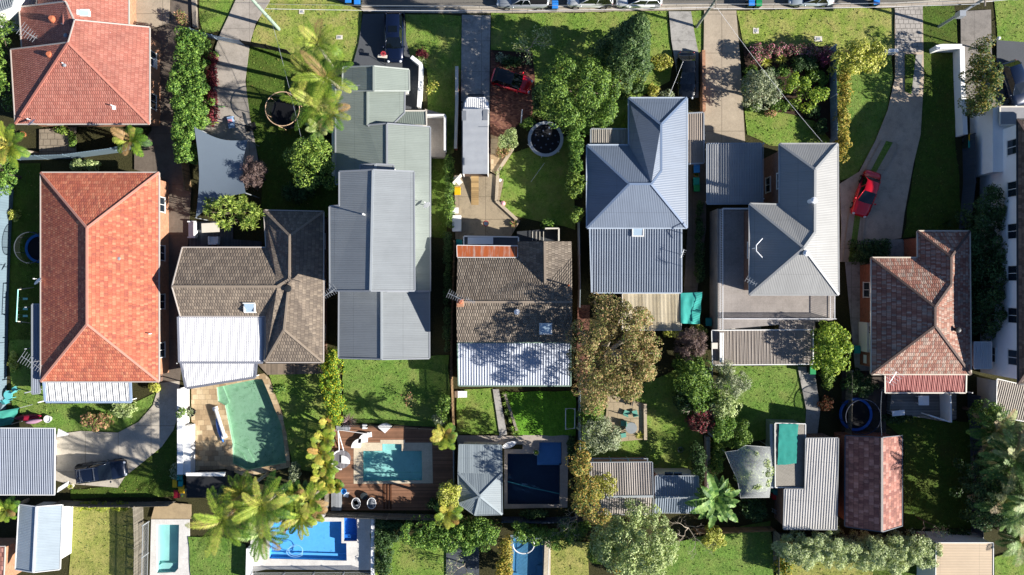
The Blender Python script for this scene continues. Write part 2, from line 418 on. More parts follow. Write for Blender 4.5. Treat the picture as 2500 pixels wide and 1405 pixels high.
sheet('driveway', [(322,-60),(420,-60),(416,60),(376,72),(338,66)], COB, z=.28)
sheet('road', [(880,20),(1250,22),(1600,17),(2180,12),(2520,-8),(2900,-40),(2900,-700),(-400,-700),(-400,-330),(480,-60),(640,-20),(800,-6)], ASR)
sheet('footpath', [(888,30),(1128,33),(1420,30),(1720,24),(2180,19),(2520,-1),(2900,-28),(2900,-40),(2520,-8),(2180,12),(1600,17),(1250,22),(880,20)], slab_mat('kerb_concrete', '#a89f92', 1.5, 9, '#7c7466', .5, .4))
sheet('kerb', [(880,18.5),(1250,20.5),(1600,15.5),(2180,10.5),(2520,-9.5),(2520,-12.5),(2180,8),(1600,13),(1250,18),(880,16)], CON, z=.15, thick=.15)
vl = [([(488,-60),(640,-60),(580,5),(540,72),(520,82),(498,78),(487,60)], GL), ([(662,-30),(800,-6),(885,28),(872,120),(860,165),(780,170),(700,135),(612,104)], GV),
      ([(990,34),(1128,38),(1128,120),(1118,260),(1110,372),(1090,380),(1088,290),(1045,272),(1042,170),(1010,150),(990,120)], GL),
      ([(1200,34),(1420,32),(1630,28),(1640,130),(1636,200),(1560,240),(1530,330),(1440,330),(1300,280),(1296,130),(1200,120)], GL),
      ([(1686,28),(1720,28),(1717,125),(1702,130),(1690,80)], GL), ([(1797,27),(2180,20),(2184,130),(1990,118),(1815,114)], GV),
      ([(1816,258),(1905,272),(2000,300),(2030,352),(1950,360),(1880,355),(1824,330)], GL), ([(2040,140),(2175,128),(2182,190),(2165,280),(2135,350),(2090,430),(2048,440)], GG),
      ([(2250,16),(2330,14),(2340,130),(2330,330),(2350,560),(2205,582),(2235,380),(2252,200)], GS), ([(2428,4),(2560,-4),(2560,110),(2432,100)], GL)]
for p, m_ in vl: sheet('verge_lawn', p, m_, edge=.1)
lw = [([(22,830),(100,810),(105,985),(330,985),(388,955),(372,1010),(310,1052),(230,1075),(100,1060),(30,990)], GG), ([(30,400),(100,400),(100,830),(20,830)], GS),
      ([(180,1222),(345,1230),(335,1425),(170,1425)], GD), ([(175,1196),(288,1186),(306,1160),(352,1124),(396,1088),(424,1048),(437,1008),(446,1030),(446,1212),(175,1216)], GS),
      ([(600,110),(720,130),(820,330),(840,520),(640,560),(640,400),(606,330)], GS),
      ([(655,912),(790,900),(800,1020),(800,1160),(715,1140),(690,1005)], GL),
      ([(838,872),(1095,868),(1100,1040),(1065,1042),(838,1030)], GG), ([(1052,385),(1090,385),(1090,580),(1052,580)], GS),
      ([(1230,380),(1390,330),(1405,560),(1270,530),(1215,510),(1205,450)], GL), ([(1115,955),(1205,948),(1218,1060),(1115,1062)], GL),
      ([(1235,958),(1405,955),(1405,1065),(1262,1060)], grass_mat('turf', '#4e8424', '#78a63a')), ([(1420,1000),(1700,880),(1720,1150),(1560,1140),(1420,1120)], GL),
      ([(1760,895),(1965,890),(1972,1060),(1880,1070),(1740,1090)], GG), ([(905,1300),(1090,1320),(1090,1425),(915,1425)], GL), ([(1345,1315),(1440,1325),(1434,1425),(1340,1425)], GD),
      ([(1620,1330),(1880,1270),(1890,1425),(1600,1425)], GG), ([(1905,1355),(2130,1340),(2130,1425),(1890,1425)], GD), ([(2130,1340),(2300,1340),(2245,1425),(2130,1425)], GS),
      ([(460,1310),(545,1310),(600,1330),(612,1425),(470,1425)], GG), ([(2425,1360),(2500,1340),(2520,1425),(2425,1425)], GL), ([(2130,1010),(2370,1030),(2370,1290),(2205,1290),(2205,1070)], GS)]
for p, m_ in lw: sheet('lawn', p, m_, edge=.08)
dr = [('driveway', [(322,-60),(470,-60),(468,130),(455,330),(468,470),(440,950),(438,1010),(415,1060),(352,1125),(306,1165),(290,1190),(165,1180),(130,1170),(140,1060),(200,1052),(290,1056),(340,1030),(375,990),(388,955),(392,640),(388,430),(330,415),(330,370),(372,320),(372,250),(330,60)], BRN),
      ('driveway', [(440,930),(438,1010),(425,1050),(397,1090),(352,1127),(307,1163),(290,1190),(165,1180),(130,1170),(140,1060),(200,1052),(290,1056),(340,1030),(375,990),(392,935)], CON),
      ('driveway', [(580,-5),(662,-40),(660,5),(625,60),(612,105),(600,200),(612,290),(628,370),(640,450),(500,460),(478,330),(522,250),(527,120),(542,78),(560,40)], slab_mat('grey_brown_concrete', '#a29a90', 3.2, 3.6, '#5f5a52', .4, .5)),
      ('driveway', [(887,36),(988,34),(992,100),(1005,150),(1032,165),(1030,268),(985,270),(985,170),(860,168),(876,110)], ASD), ('driveway', [(1128,38),(1198,40),(1196,130),(1194,430),(1128,430),(1126,200)], COG),
      ('driveway', [(1632,30),(1686,30),(1694,80),(1704,130),(1704,240),(1660,240),(1648,160),(1638,100)], COG), ('driveway', [(1718,28),(1796,28),(1806,150),(1818,352),(1718,352),(1716,200)], COB),
      ('driveway', [(2182,22),(2250,18),(2253,190),(2245,330),(2228,400),(2206,520),(2198,582),(2150,590),(2070,590),(2062,640),(2048,640),(2052,560),(2048,450),(2096,420),(2135,345),(2165,270),(2183,190)], GRV),
      ('path', [(2190,130),(2204,130),(2206,185),(2190,185)], COG), ('path', [(2234,135),(2250,135),(2240,232),(2222,230)], COG), ('path', [(2182,22),(2250,18),(2248,130),(2186,130)], slab_mat('crazy_paving', '#a8a29a', .5, .45, '#4f4b46', .7, .5, off=.33)),
      ('driveway', [(2342,30),(2416,26),(2418,130),(2430,280),(2345,280)], slab_mat('weathered_concrete', '#857f78', 3, 4, '#3c3a36', .3, .5)), ('driveway', [(2430,100),(2560,110),(2560,260),(2430,280)], ASD),
      ('patio', [(1198,125),(1300,140),(1306,190),(1300,280),(1270,300),(1235,340),(1205,400),(1196,400)], BRK),
      ('patio', [(1110,430),(1200,425),(1230,440),(1218,500),(1270,540),(1240,590),(1112,585)], slab_mat('stained_concrete', '#9b8d76', 2.6, 2.2, '#5f5647', .5, .6)), ('path', [(1198,330),(1240,345),(1250,375),(1215,430),(1198,420)], SAN),
      ('path', [(1203,950),(1218,950),(1238,1060),(1220,1064)], COG), ('patio', [(1115,1062),(1280,1064),(1280,1084),(1118,1086)], TRV), ('patio', [(1482,962),(1574,985),(1572,1072),(1505,1078),(1478,1030)], slab_mat('flagstone', '#a29379', .9, .8, '#6d604c', .7, .4, jw=.02, off=.4)),
      ('path', [(1945,895),(1985,895),(2000,1000),(1992,1070),(1962,1070),(1966,1000)], COG), ('path', [(2085,588),(2200,585),(2240,630),(2128,640),(2085,600)], COG),
      ('garden_bed', [(1812,116),(2030,116),(2032,350),(1980,290),(1915,278),(1830,262)], MUL), ('garden_bed', [(1202,125),(1300,132),(1302,168),(1240,165),(1214,150)], MUL),
      ('path', [(2052,905),(2160,905),(2160,1060),(2052,1060)], slab_mat('shade_toned_paving', '#4c443e', 1, 1, '#2a2622', .4, .5)), ('path', [(100,318),(190,312),(190,385),(100,385)], slab_mat('rubble_paving', '#8d8272', .7, .6, '#5a5040', .7, .5, off=.4)), ('path', [(2060,640),(2125,640),(2125,905),(2085,905)], COG),  # first path: house shade put into its dark paving colour
      ('path', [(1345,1308),(1330,1308),(1326,1425),(1343,1425)], CRE), ('path', [(1090,1320),(1170,1322),(1170,1425),(1090,1425)], slab_mat('slate_paving', '#4d5258', .9, .9, '#33363a', .4, .4)),
      ('path', [(384,1222),(470,1230),(470,1265),(372,1265)], plain('sandy_soil', '#a08d6e', .95, .25, 2, .5)), ('path', [(1410,745),(1440,745),(1432,960),(1405,960)], BRK), ('path', [(1680,395),(1722,395),(1722,560),(1700,715),(1668,715),(1680,500)], BRN)]
dr += [('path', [(2148,345),(2160,350),(2116,430),(2084,520),(2068,640),(2054,640),(2070,515),(2104,425)], COB), ('grass_strip', [(2160,346),(2176,350),(2132,428),(2098,525),(2082,640),(2068,640),(2084,520),(2116,430)], GG),
      ('path', [(2176,350),(2192,356),(2144,440),(2112,530),(2096,640),(2082,640),(2098,525),(2132,428)], COB), ('grass_strip', [(2206,135),(2232,135),(2221,232),(2206,225)], GS)]
for n_, p, m_ in dr:
    if len(p) > 3: sheet(n_, p, m_)

# ---------------------------------------------------------------- swimming pools
def pool(key, label, floor, tint, depth, coping, cmat, steps=(), shelf=None, cat='swimming pool', name='swimming_pool', level=-.14, holes=None, tile=None, sfloor=None, litter=0):
    pts = PW[key]; c = sum(pts, Vector())/len(pts)
    t = thing(name, label, cat, (c.x, c.y, 0))
    mb = MB(); tess(mb, pts, [], -depth); skirt(mb, list(reversed(pts)), -depth, .03)
    mb.build('basin', floor, t)
    mb = MB(); tess(mb, pts, [], level); mb.build('water', water_mat('water_'+key, tint), t)
    mb = MB()
    if coping:
        cp = W2(coping); hs = [PW[h] for h in (holes or [key])]
        tess(mb, cp, hs, .07); skirt(mb, cp, 0, .07)
        for h in hs: skirt(mb, list(reversed(h)), -.05, .07)
        mb.build('coping', cmat, t)
    if steps:
        for p, z in steps: MB().prism(W2(p), -depth+.01, z).build('step', sfloor or floor, t)
    if litter:
        rs = np.random.RandomState(len(key)); P = np.array([tuple(p)[:2] for p in pts]); q = rs.uniform(P.min(0), P.max(0), (litter*4, 2)); cc_ = rs.uniform(P.min(0), P.max(0), (5, 2)); q[::2] = cc_[rs.randint(0, 5, len(q[::2]))]+rs.normal(size=(len(q[::2]), 2))*.45
        q = q[edge_dist(q, P) > .15][:litter]; r3 = np.concatenate([q, np.full((len(q), 1), -depth+.03)], 1)
        o = quads_mesh('sunken_leaves', leaf_quads(r3, np.tile([0, 0, 1.0], (len(r3), 1))+rs.normal(size=r3.shape)*.1, rs, .1, .4), plain('sodden_leaves_'+key, '#2c4a3c', .9), t); o['kind'] = 'stuff'
    if tile:
        mb = MB(); n = len(pts); a = sum(pts[i].x*pts[(i+1) % n].y-pts[(i+1) % n].x*pts[i].y for i in range(n)); s_ = 1 if a > 0 else -1
        for i in range(n):
            p, q = pts[i], pts[(i+1) % n]; d = (q-p).normalized(); nn = Vector((-d.y, d.x, 0))*s_*.02
            mb.poly([(p.x+nn.x, p.y+nn.y, -.35), (p.x+nn.x, p.y+nn.y, .0), (q.x+nn.x, q.y+nn.y, .0), (q.x+nn.x, q.y+nn.y, -.35)])
        mb.build('tile_band', tile, t)
    return t
def pfloor(name, hexc, stain=None, var=.08, amt=.6, lo=.55):
    k = N(name); c = lin(hexc); col = k.ramp(k.noise(.9, 7, .7), [(.3, mul(c, .93-var)), (.7, mul(c, 1.02+var))])  # broad mottle: water light and tree shade put into the floor colour
    if stain: col = k.mix(k.ramp(k.noise(1.0, 8, .75), [(lo, (0, 0, 0, 1)), (lo+.2, (amt, amt, amt, 1))]), col, lin(stain))
    return k.fin(col, .8)
pool('green', 'algae green kidney edged pool beside the sandstone paving', pfloor('green_plaster', '#a8c2ae', '#6c9074', .1, .7, .48), '#dcebe2', .62,
     [(468,950),(600,918),(645,912),(658,925),(676,972),(700,1040),(704,1085),(710,1140),(640,1156),(600,1164),(552,1145),(478,1150),(478,1035),(468,1030)], SAN,
     steps=[([(569,1132),(603,1148),(622,1143),(600,1100),(567,1085)], -.5), ([(569,1132),(596,1146),(604,1140),(590,1112),(567,1095)], -.38), ([(567,1118),(580,1120),(590,1142),(569,1132)], -.26), ([(529,946),(540,944),(556,985),(549,990),(532,980)], -.34)], litter=110)
pool('deck', 'small turquoise pool with a step nook set into the timber deck', pfloor('aqua_plaster', '#c6e4de', None, .06), '#d6eeee', .62,
     [(864,1081),(929,1081),(929,1074),(989,1074),(989,1081),(1055,1081),(1057,1180),(864,1181)], CRE,
     steps=[([(933.5,1084),(981,1084),(981,1101),(933.5,1101)], -.3), ([(887,1160),(1031,1158),(1031,1173),(887,1175)], -.45)], tile=plain('turquoise_tile', '#6fb3b8', .3), litter=30)
pool('dark', 'deep navy pool with a paler square shelf and stone coping', pfloor('navy_tiles', '#233c56', '#1a3240', .1, .5, .55), '#c0d6e6', .9,
     [(1231,1097),(1276,1097),(1276,1060),(1388,1058),(1385,1239),(1231,1242)], TRV, sfloor=pfloor('shelf_tiles', '#7fb0dc', None, .06), steps=[([(1316,1081),(1370.5,1081),(1370.5,1134),(1316,1134)], -.3), ([(1312,1110),(1316,1110),(1316,1134),(1366,1134),(1366,1139),(1312,1139)], -.5)])
pool('plunge', 'pale aqua plunge pool with a rounded bench end and white surround', pfloor('mint_plaster', '#bcdcd8', None, .05), '#dcf0f0', .55,
     [(370,1268),(463,1268),(466,1425),(366,1425)], WHC, steps=[([(384,1399),(384,1384),(392,1378),(424,1378),(432,1372),(434,1380),(430,1392),(428,1397)], -.3), ([(424,1281),(438,1281),(436.5,1372),(430,1375),(427,1340)], -.44)])
pool('blue', 'bright cobalt blue pool below the tall palms', pfloor('cobalt_liner', '#84c6f0', '#5aa0d8', .05, .5, .52), '#d4eefc', .62,
     [(640,1264),(650,1262),(800,1256),(914,1258),(912,1392),(650,1390),(625,1395),(612,1395),(612,1322)], WHC, holes=['blue', 'spa'], litter=40, steps=[([(658,1352),(847,1357),(847,1369),(658,1364)], -.45)])
pool('spa', 'square deep blue spa tub beside the cobalt pool', pfloor('deep_blue_liner', '#5a98d4', None, .05), '#bcdaf2', .5, None, WHC, steps=[([(840,1308),(872,1308),(872,1321),(840,1321)], -.3), ([(866,1264),(872,1264),(872,1308),(866,1308)], -.3)], cat='spa', name='spa_tub', litter=12)
pool('hose', 'dark blue tiled lap pool cut off by the bottom edge', pfloor('blue_tiles', '#7aa2ba', '#4a7492', .15, .6, .5), '#c8e0ec', .55,
     [(1246,1306),(1332,1310),(1330,1428),(1246,1428)], plain('slim_coping', '#6e7c86', .6), steps=[([(1252,1402),(1262,1402),(1262,1425),(1252,1425)], -.3), ([(1312,1384),(1324,1384),(1324,1425),(1312,1425)], -.3)])
t = thing('timber_deck', 'reddish brown timber deck around the turquoise pool', 'deck', W(950, 1140))
mb = MB(); o_ = W2([(806,1038),(1060,1044),(1108,1052),(1106,1246),(802,1246)]); h_ = W2([(864,1081),(929,1081),(929,1074),(989,1074),(989,1081),(1055,1081),(1057,1180),(864,1181)])
tess(mb, o_, [h_], .06); skirt(mb, o_, 0, .06); mb.build('deck_boards', board_mat('merbau_boards', '#83604a', .14, 1), t)
mb = MB()
for x in (938, 946, 954): mb.box(W(x, 1213, .09), (.16, 2.4, .05))
mb.build('deck_step', board_mat('dark_merbau', '#5a3722', .14, 0), t)
# ---------------------------------------------------------------- houses
def bar(mb, p, q, w, h, up=0.0, side=0.0):
    """rectangular bar from p to q"""
    d = (q-p); L = d.length
    if L < 1e-6: return
    d.normalize(); s_ = Vector((-d.y, d.x, 0))
    if s_.length < 1e-4: s_ = Vector((1, 0, 0))
    s_.normalize(); u = d.cross(s_)*-1 if d.cross(s_).z < 0 else d.cross(s_)
    vs = []
    for e in (p, q):
        for a, b in ((-.5, 0), (.5, 0), (.5, 1), (-.5, 1)): vs.append(e+s_*(a*w+side)+u*(b*h+up))
    mb.add(vs, [(3, 2, 1, 0), (4, 5, 6, 7), (0, 1, 5, 4), (1, 2, 6, 5), (2, 3, 7, 6), (3, 0, 4, 7)])
def inset(loop, d):
    """shrink a ccw loop"""
    n = len(loop); o = []
    for i in range(n):
        p, q, r = loop[i-1], loop[i], loop[(i+1) % n]
        a = (q-p); b = (r-q); a.z = b.z = 0
        if a.length < 1e-6 or b.length < 1e-6: o.append(q.copy()); continue
        a.normalize(); b.normalize(); na = Vector((-a.y, a.x, 0)); nb = Vector((-b.y, b.x, 0)); m = na+nb
        if m.length < .2: m = na
        m = m.normalized()*(d/max(.35, m.normalized().dot(na))); o.append(q+m)
    return o
def ribs(mb, pts, pitch, w, h):
    """raised sheet ribs running down a planar face, clipped to its outline"""
    n = Vector((0, 0, 0))
    for i in range(len(pts)): n += pts[i].cross(pts[(i+1) % len(pts)])
    if n.length < 1e-6: return
    n.normalize()
    if n.z < 0: n = -n
    u = Vector((-n.y, n.x, 0))
    u = Vector((1, 0, 0)) if u.length < .02 else u.normalized()
    v = n.cross(u); us = [p.dot(u) for p in pts]; c0 = pts[0].dot(n)
    k = math.ceil(min(us)/pitch)
    while k*pitch < max(us):
        x = k*pitch; xs = []
        for i in range(len(pts)):
            a, b = pts[i], pts[(i+1) % len(pts)]; ua, ub = a.dot(u), b.dot(u)
            if (ua-x)*(ub-x) < 0: xs.append(a.lerp(b, (x-ua)/(ub-ua)).dot(v))
        xs.sort()
        for i in range(0, len(xs)-1, 2):
            if xs[i+1]-xs[i] < .2: continue
            A = u*x+v*(xs[i]+.02)+n*c0; B = u*x+v*(xs[i+1]-.02)+n*c0; vs = []
            for e in (A, B): vs += [e-u*w*.9, e+u*w*.9, e+u*w*.4+n*h, e-u*w*.4+n*h]
            mb.add(vs, [(3, 2, 1, 0), (4, 5, 6, 7), (0, 1, 5, 4), (1, 2, 6, 5), (2, 3, 7, 6), (3, 0, 4, 7)])
        k += 1
def roof(t, V, F, mat, cap=None, gut=None, wall=None, over=.45, thick=.14, rib=None, name='roof', base=0.0, windows=True, capr=.1, label=None, gw=.12):
    P = {k: W(*v) for k, v in V.items()}
    ks = list(P); mb = MB(); faces = []
    for f in F:
        n = Vector((0, 0, 0)); q = [P[k] for k in f]
        for i in range(len(q)): n += q[i].cross(q[(i+1) % len(q)])
        faces.append(list(f) if n.z > 0 else list(reversed(f)))
    ed = {}
    for fi, f in enumerate(faces):
        for i in range(len(f)): ed[(f[i], f[(i+1) % len(f)])] = fi
    bd = [e for e in ed if (e[1], e[0]) not in ed]
    mb.add([P[k] for k in ks], [tuple(ks.index(k) for k in f) for f in faces])
    dn = Vector((0, 0, -thick)); mb.add([P[k]+dn for k in ks], [tuple(ks.index(k) for k in reversed(f)) for f in faces])
    for a, b in bd: mb.add([P[a], P[a]+dn, P[b]+dn, P[b]], [(0, 1, 2, 3)])
    if rib:
        for f in faces: ribs(mb, [P[k] for k in f], *rib)
    ro = mb.build(name, mat, t, label=label)
    def nrm(f):
        n = Vector((0, 0, 0)); q = [P[k] for k in f]
        for i in range(len(q)): n += q[i].cross(q[(i+1) % len(q)])
        return n.normalized()
    if cap:
        mb = MB(); any_ = False
        for (a, b), fi in ed.items():
            if (b, a) in ed and a < b:
                fj = ed[(b, a)]; n1 = nrm(faces[fi]); cj = sum((P[k] for k in faces[fj]), Vector())/len(faces[fj])
                if (cj-P[a]).dot(n1) < -.02: bar(mb, P[a].copy(), P[b].copy(), capr*2, capr*.7, .0); any_ = True
        if any_: mb.build('ridge_cap', cap, ro)
    loop = [bd[0][0]]; nxt = dict(bd)
    while nxt.get(loop[-1]) not in (None, loop[0]) and len(loop) < 40: loop.append(nxt[loop[-1]])
    L = [P[k] for k in loop]
    if gut:
        mb = MB()
        for i in range(len(L)):
            a, b = L[i].copy(), L[(i+1) % len(L)].copy()
            bar(mb, a, b, gw, .1 if abs(a.z-b.z) < .1 else .07, -.06 if abs(a.z-b.z) < .1 else .0, -.03)
        mb.build('gutter', gut, ro)
    if wall:
        q = inset(L, over); mb = MB(); n = len(q)
        top = [Vector((p.x, p.y, L[i].z-thick-.02)) for i, p in enumerate(q)]; bot = [Vector((p.x, p.y, base)) for p in q]
        for i in range(n): mb.add([bot[i], bot[(i+1) % n], top[(i+1) % n], top[i]], [(0, 1, 2, 3)])
        wo = mb.build('wall', wall, t)
        if windows:
            for i in range(n):
                a, b = q[i], q[(i+1) % n]; zt = min(top[i].z, top[(i+1) % n].z); d = (b-a); d.z = 0; ln = d.length
                if ln < 2.6 or zt-base < 2: continue
                d.normalize(); nn = Vector((d.y, -d.x, 0)); k = max(1, int(ln/3.8))
                floors = [base+1.0] if zt < 4.4 else [base+1.0, base+3.8]
                for z0 in floors:
                    if z0+1.3 > zt: continue
                    for j in range(k):
                        c = a+d*(ln*(j+.5)/k); window(wo, c+nn*.01, d, nn, z0, 1.4, 1.2)
    return ro
def window(par, c, d, nn, z0, w, h):
    mb = MB(); rz = math.atan2(d.y, d.x); ce_ = Vector((c.x, c.y, z0+h/2))
    for dx, dz, a, b in ((0, h/2, w+.1, .08), (0, -h/2, w+.16, .1), (-w/2, 0, .07, h-.1), (w/2, 0, .07, h-.1), (0, 0, .05, h-.1)):
        mb.box(ce_+d*dx+nn*.03+Vector((0, 0, dz)), (a, .1, b), rz)
    f = mb.build('window', M['white'], par)
    mb = MB(); p, q = c-d*w/2+nn*.02, c+d*w/2+nn*.02
    mb.add([(p.x, p.y, z0), (q.x, q.y, z0), (q.x, q.y, z0+h), (p.x, p.y, z0+h)], [(0, 1, 2, 3)]); mb.build('pane', M['glass'], f)
def skylight(t, px, py, z, w, h, slope=(0, 0), rz=0):
    c = W(px, py, z); mb = MB()
    for dx, dy, a, b in ((0, h/2, w+.12, .1), (0, -h/2, w+.12, .1), (-w/2, 0, .1, h-.1), (w/2, 0, .1, h-.1)):
        ca, sa = math.cos(rz), math.sin(rz); x, y = dx*ca-dy*sa, dx*sa+dy*ca
        mb.box(c+Vector((x, y, .06+dx*slope[0]+dy*slope[1])), (a, b, .2), rz)
    f = mb.build('skylight', M['white'], t)
    mb = MB(); vs = []
    for dx, dy in ((-.5, -.5), (.5, -.5), (.5, .5), (-.5, .5)):
        x, y = dx*(w-.08), dy*(h-.08); vs.append(c+Vector((x*math.cos(rz)-y*math.sin(rz), x*math.sin(rz)+y*math.cos(rz), .13+x*slope[0]+y*slope[1])))
    mb.poly(vs); mb.build('pane', M['skyglass'], f)
def chimney_pot(t, px, py, z, r=.3, h=.9, mat='terracotta'):
    c = W(px, py, z+h/2); c.z = z-.15
    mb = MB(); mb.lathe(c, [(r, 0), (r*.85, h*.55), (r*1.1, h*.6), (r*.8, h*.85), (r*.95, h*.9), (r*.6, h*1.1)], 12); mb.build('chimney_pot', M[mat], t, smooth=False)
def vent(t, px, py, z, r=.12, h=.5, mat='greym'):
    c = W(px, py, z+h/2); c.z = z-.1; mb = MB(); mb.lathe(c, [(r, 0), (r, h*.8), (r*1.7, h*.82), (r*1.5, h), (r*.4, h*1.1)], 10); mb.build('vent_pipe', M[mat], t)
def whirlybird(t, px, py, z):
    c = W(px, py, z+.3); c.z = z-.1; mb = MB(); mb.lathe(c, [(.18, 0), (.18, .25)], 12); f = mb.build('roof_vent', M['steel'], t)
    mb = MB(); mb.ell(c+Vector((0, 0, .45)), .27, .27, .24, 14, 7); mb.build('vent_dome', M['whitepl'], f)
def flashing(t, px, py, z, w=.5, h=.6, slope=(0, 0)):
    c = W(px, py, z); vs = [c+Vector((dx*w, dy*h, .04+dx*w*slope[0]+dy*h*slope[1])) for dx, dy in ((-.5, -.5), (.5, -.5), (.5, .5), (-.5, .5))]
    mb = MB(); mb.poly(vs); mb.tube([c, c+Vector((0, 0, .5))], .05, 8); mb.build('flue', M['whitepl'], t)
def antenna(t, px, py, z, rz, L=1.3, n=6, mast=1.2, el=.9):
    c = W(px, py, z+mast); b = Vector((c.x, c.y, z-.1)); d = Vector((math.cos(rz), math.sin(rz), 0)); s_ = Vector((-d.y, d.x, 0))
    mb = MB(); mb.tube([b, c+Vector((0, 0, .1))], .025, 5); f = mb.build('antenna', M['steel'], t)
    mb = MB(); mb.tube([c-d*L/2, c+d*L/2], .025, 5)
    for i in range(n):
        e = el*(.6+.4*i/(n-1)); p = c+d*(L*(i/(n-1)-.5))+Vector((0, 0, .02)); mb.tube([p-s_*e/2, p+s_*e/2], .016, 4)
    mb.build('antenna_rod', M['steel'], f)
def dish(t, px, py, z, r=.4, az=2.2, tilt=.75, h=.6):
    c = W(px, py, z+h); mb = MB(); mb.tube([(c.x, c.y, z-.1), c-Vector((0, 0, .05))], .03, 6); f = mb.build('dish_mount', M['steel'], t)
    ax = Vector((math.cos(az)*math.cos(tilt), math.sin(az)*math.cos(tilt), math.sin(tilt))); u = Vector((-math.sin(az), math.cos(az), 0)); w = ax.cross(u)
    vs = [c-ax*.02]; fs = []; n = 16
    for k, (rr, dd) in enumerate(((.5, .03), (1, .12))):
        for i in range(n): q = 2*math.pi*i/n; vs.append(c+(u*math.cos(q)+w*math.sin(q))*r*rr+ax*dd*r*1.2)
    for i in range(n):
        j = (i+1) % n; fs.append((0, 1+i, 1+j)); fs.append((1+i, 1+n+i, 1+n+j, 1+j))
    mb = MB(); mb.add(vs, fs); mb.tube([c+w*-r*.9+ax*.1, c+ax*r*1.1], .02, 5); mb.box(c+ax*r*1.1, (.1, .1, .1)); mb.build('satellite_dish', M['whitepl'], f)
def aircon(t, px, py, z, rz=0, w=.8, d=.35, h=.6):
    c = W(px, py, z+h); c.z = z+h/2; mb = MB(); mb.box(c, (w, d, h), rz); f = mb.build('air_conditioner', M['whitepl'], t)
    mb = MB(); mb.lathe(c+Vector((0, 0, h/2)), [(.13, 0), (.13, .012)], 14); mb.build('fan_grille', M['greym'], f)

# roof skins
TA = tile_mat('glazed_red_tile', ['#a66a5d', '#aa7062', '#9f6458', '#ae7467'], .2, .32, .02, .015, gu=.5, gv=.5)
TB = tile_mat('orange_tile', ['#b66750', '#c17258', '#bb6b54', '#c87c61', '#b06350', '#c3755a', '#b96a52', '#cc8668', '#a75f4f', '#bf7259'], .22, .32, .012, .012, gv=.55, stain='#7c4c40')
TC = tile_mat('weathered_grey_tile', ['#7b7064', '#83776a', '#70665c', '#8a7e70', '#766b60'], .24, .34, .025, gu=.35)
TE = tile_mat('charcoal_brown_tile', ['#72685d', '#7a7064', '#685f55', '#81776b'], .21, .34, .04, .05, gu=.65)
TH = tile_mat('mottled_red_grey_tile', ['#9a6c5b', '#a88b7d', '#906153', '#9f7566', '#978478', '#a8806f', '#8a6356', '#b0988a'], .17, .4, .02, .05, gv=.75)
TS = tile_mat('dark_red_tile', ['#98675a', '#aa7567', '#8b5b52', '#b88578'], .3, .42, .02, .05, stain='#3f3230')
MG = metal_mat('sage_metal', '#7d867f'); MS = metal_mat('slate_metal', '#7d8285'); MBl = metal_mat('blue_grey_metal', '#6c7787')
MWg = metal_mat('pale_grey_metal', '#8b8b89', .15); MRB = metal_mat('blue_tray_metal', '#9099a5', .26, .0); MW = metal_mat('white_tray_metal', '#dddcdc', .3, 0, dirt='#a8a2a6', amt=.25)
MGr = metal_mat('garage_metal', '#858c98', .2, .0); MZ = metal_mat('zinc_metal', '#c4c9d2', .3, 0, dirt='#8a9098', amt=.3); MCab = metal_mat('cabana_metal', '#7f898e', .15)
PC = metal_mat('cream_polycarbonate', '#c9bda0', .12, .01, dirt='#6f5638', amt=.5); PB = metal_mat('brown_polycarbonate', '#988c80', .1, .01, dirt='#6c6258', amt=.5)
RUS = metal_mat('rusty_iron', '#a4552c', .12, .004, dirt='#b8aea4', amt=.85); RED = metal_mat('red_iron', '#a04840', .12, .012); TAN = metal_mat('tan_metal', '#b39d80', .25, .01)
MWs = metal_mat('white_shed_metal', '#9aa6ae', .15, .008); OLD = metal_mat('old_shed_metal', '#a59d96', .2, .015, dirt='#6a625a', amt=.5); WPR = metal_mat('white_rib_metal', '#c0bdb8', .25, 0)
capA = plain('red_ridge', '#b47464', .7, .12, 4); capB = plain('orange_ridge', '#c08a78', .75, .15, 4); capC = plain('grey_ridge', '#8a7d6e', .8, .15, 4); capH = plain('dark_ridge', '#5c4c46', .8, .2, 4)
capM = plain('blue_ridge', '#70819a', .5, .05); capG = plain('sage_ridge', '#929a93', .5, .05); capS = plain('slate_ridge', '#9aa0a3', .5, .05); capW = plain('pale_ridge', '#9a9b9a', .5, .05)
GW = plain('pale_gutter_paint', '#b4aca4', .6, .05); GG_ = plain('grey_gutter', '#8b8f94', .5, .06); GD_ = plain('dark_gutter', '#3c3f42', .5, .1)

def house(name, label, px, py, cat='house'): return thing(name, label, cat, W(px, py, 0))
# --- the glazed red house, top left
t = house('tiled_house', 'glazed red tiled house with two clay chimney pots and stepped gables', 200, 160)
e, r = 3.0, 5.6
roof(t, dict(a=(27,122,e), b=(167,105,r), c=(365,68,e), d=(365,303,e), f=(38,303,e), g=(183,50,r), h=(178,104,r), k=(368,66,e)), ['abf', 'bdf', 'bgcd'], TA, capA, GW, M['brickp'], gw=.1)
roof(t, dict(a=(48,19,e-.3), b=(160,5,r-.35), c=(180,50,r-.35), d=(178,112,r-.35), f=(54,120,e-.3)), ['abcdf'], TA, None, GW, None, name='roof')
roof(t, dict(a=(95,-50,e-.6), b=(158,-50,r-.65), c=(157,60,r-.65), d=(90,20,e-.4), f=(314,-50,e-.6), g=(314,70,e-.6)), ['abcd', 'bfgc'], TA, capA, GW, M['brickp'])
chimney_pot(t, 130, 48, 4.0, .32, .9); chimney_pot(t, 124, 135, 4.1, .32, .9); vent(t, 162, 88, 4.7); vent(t, 158, 160, 4.7, .1, .4)
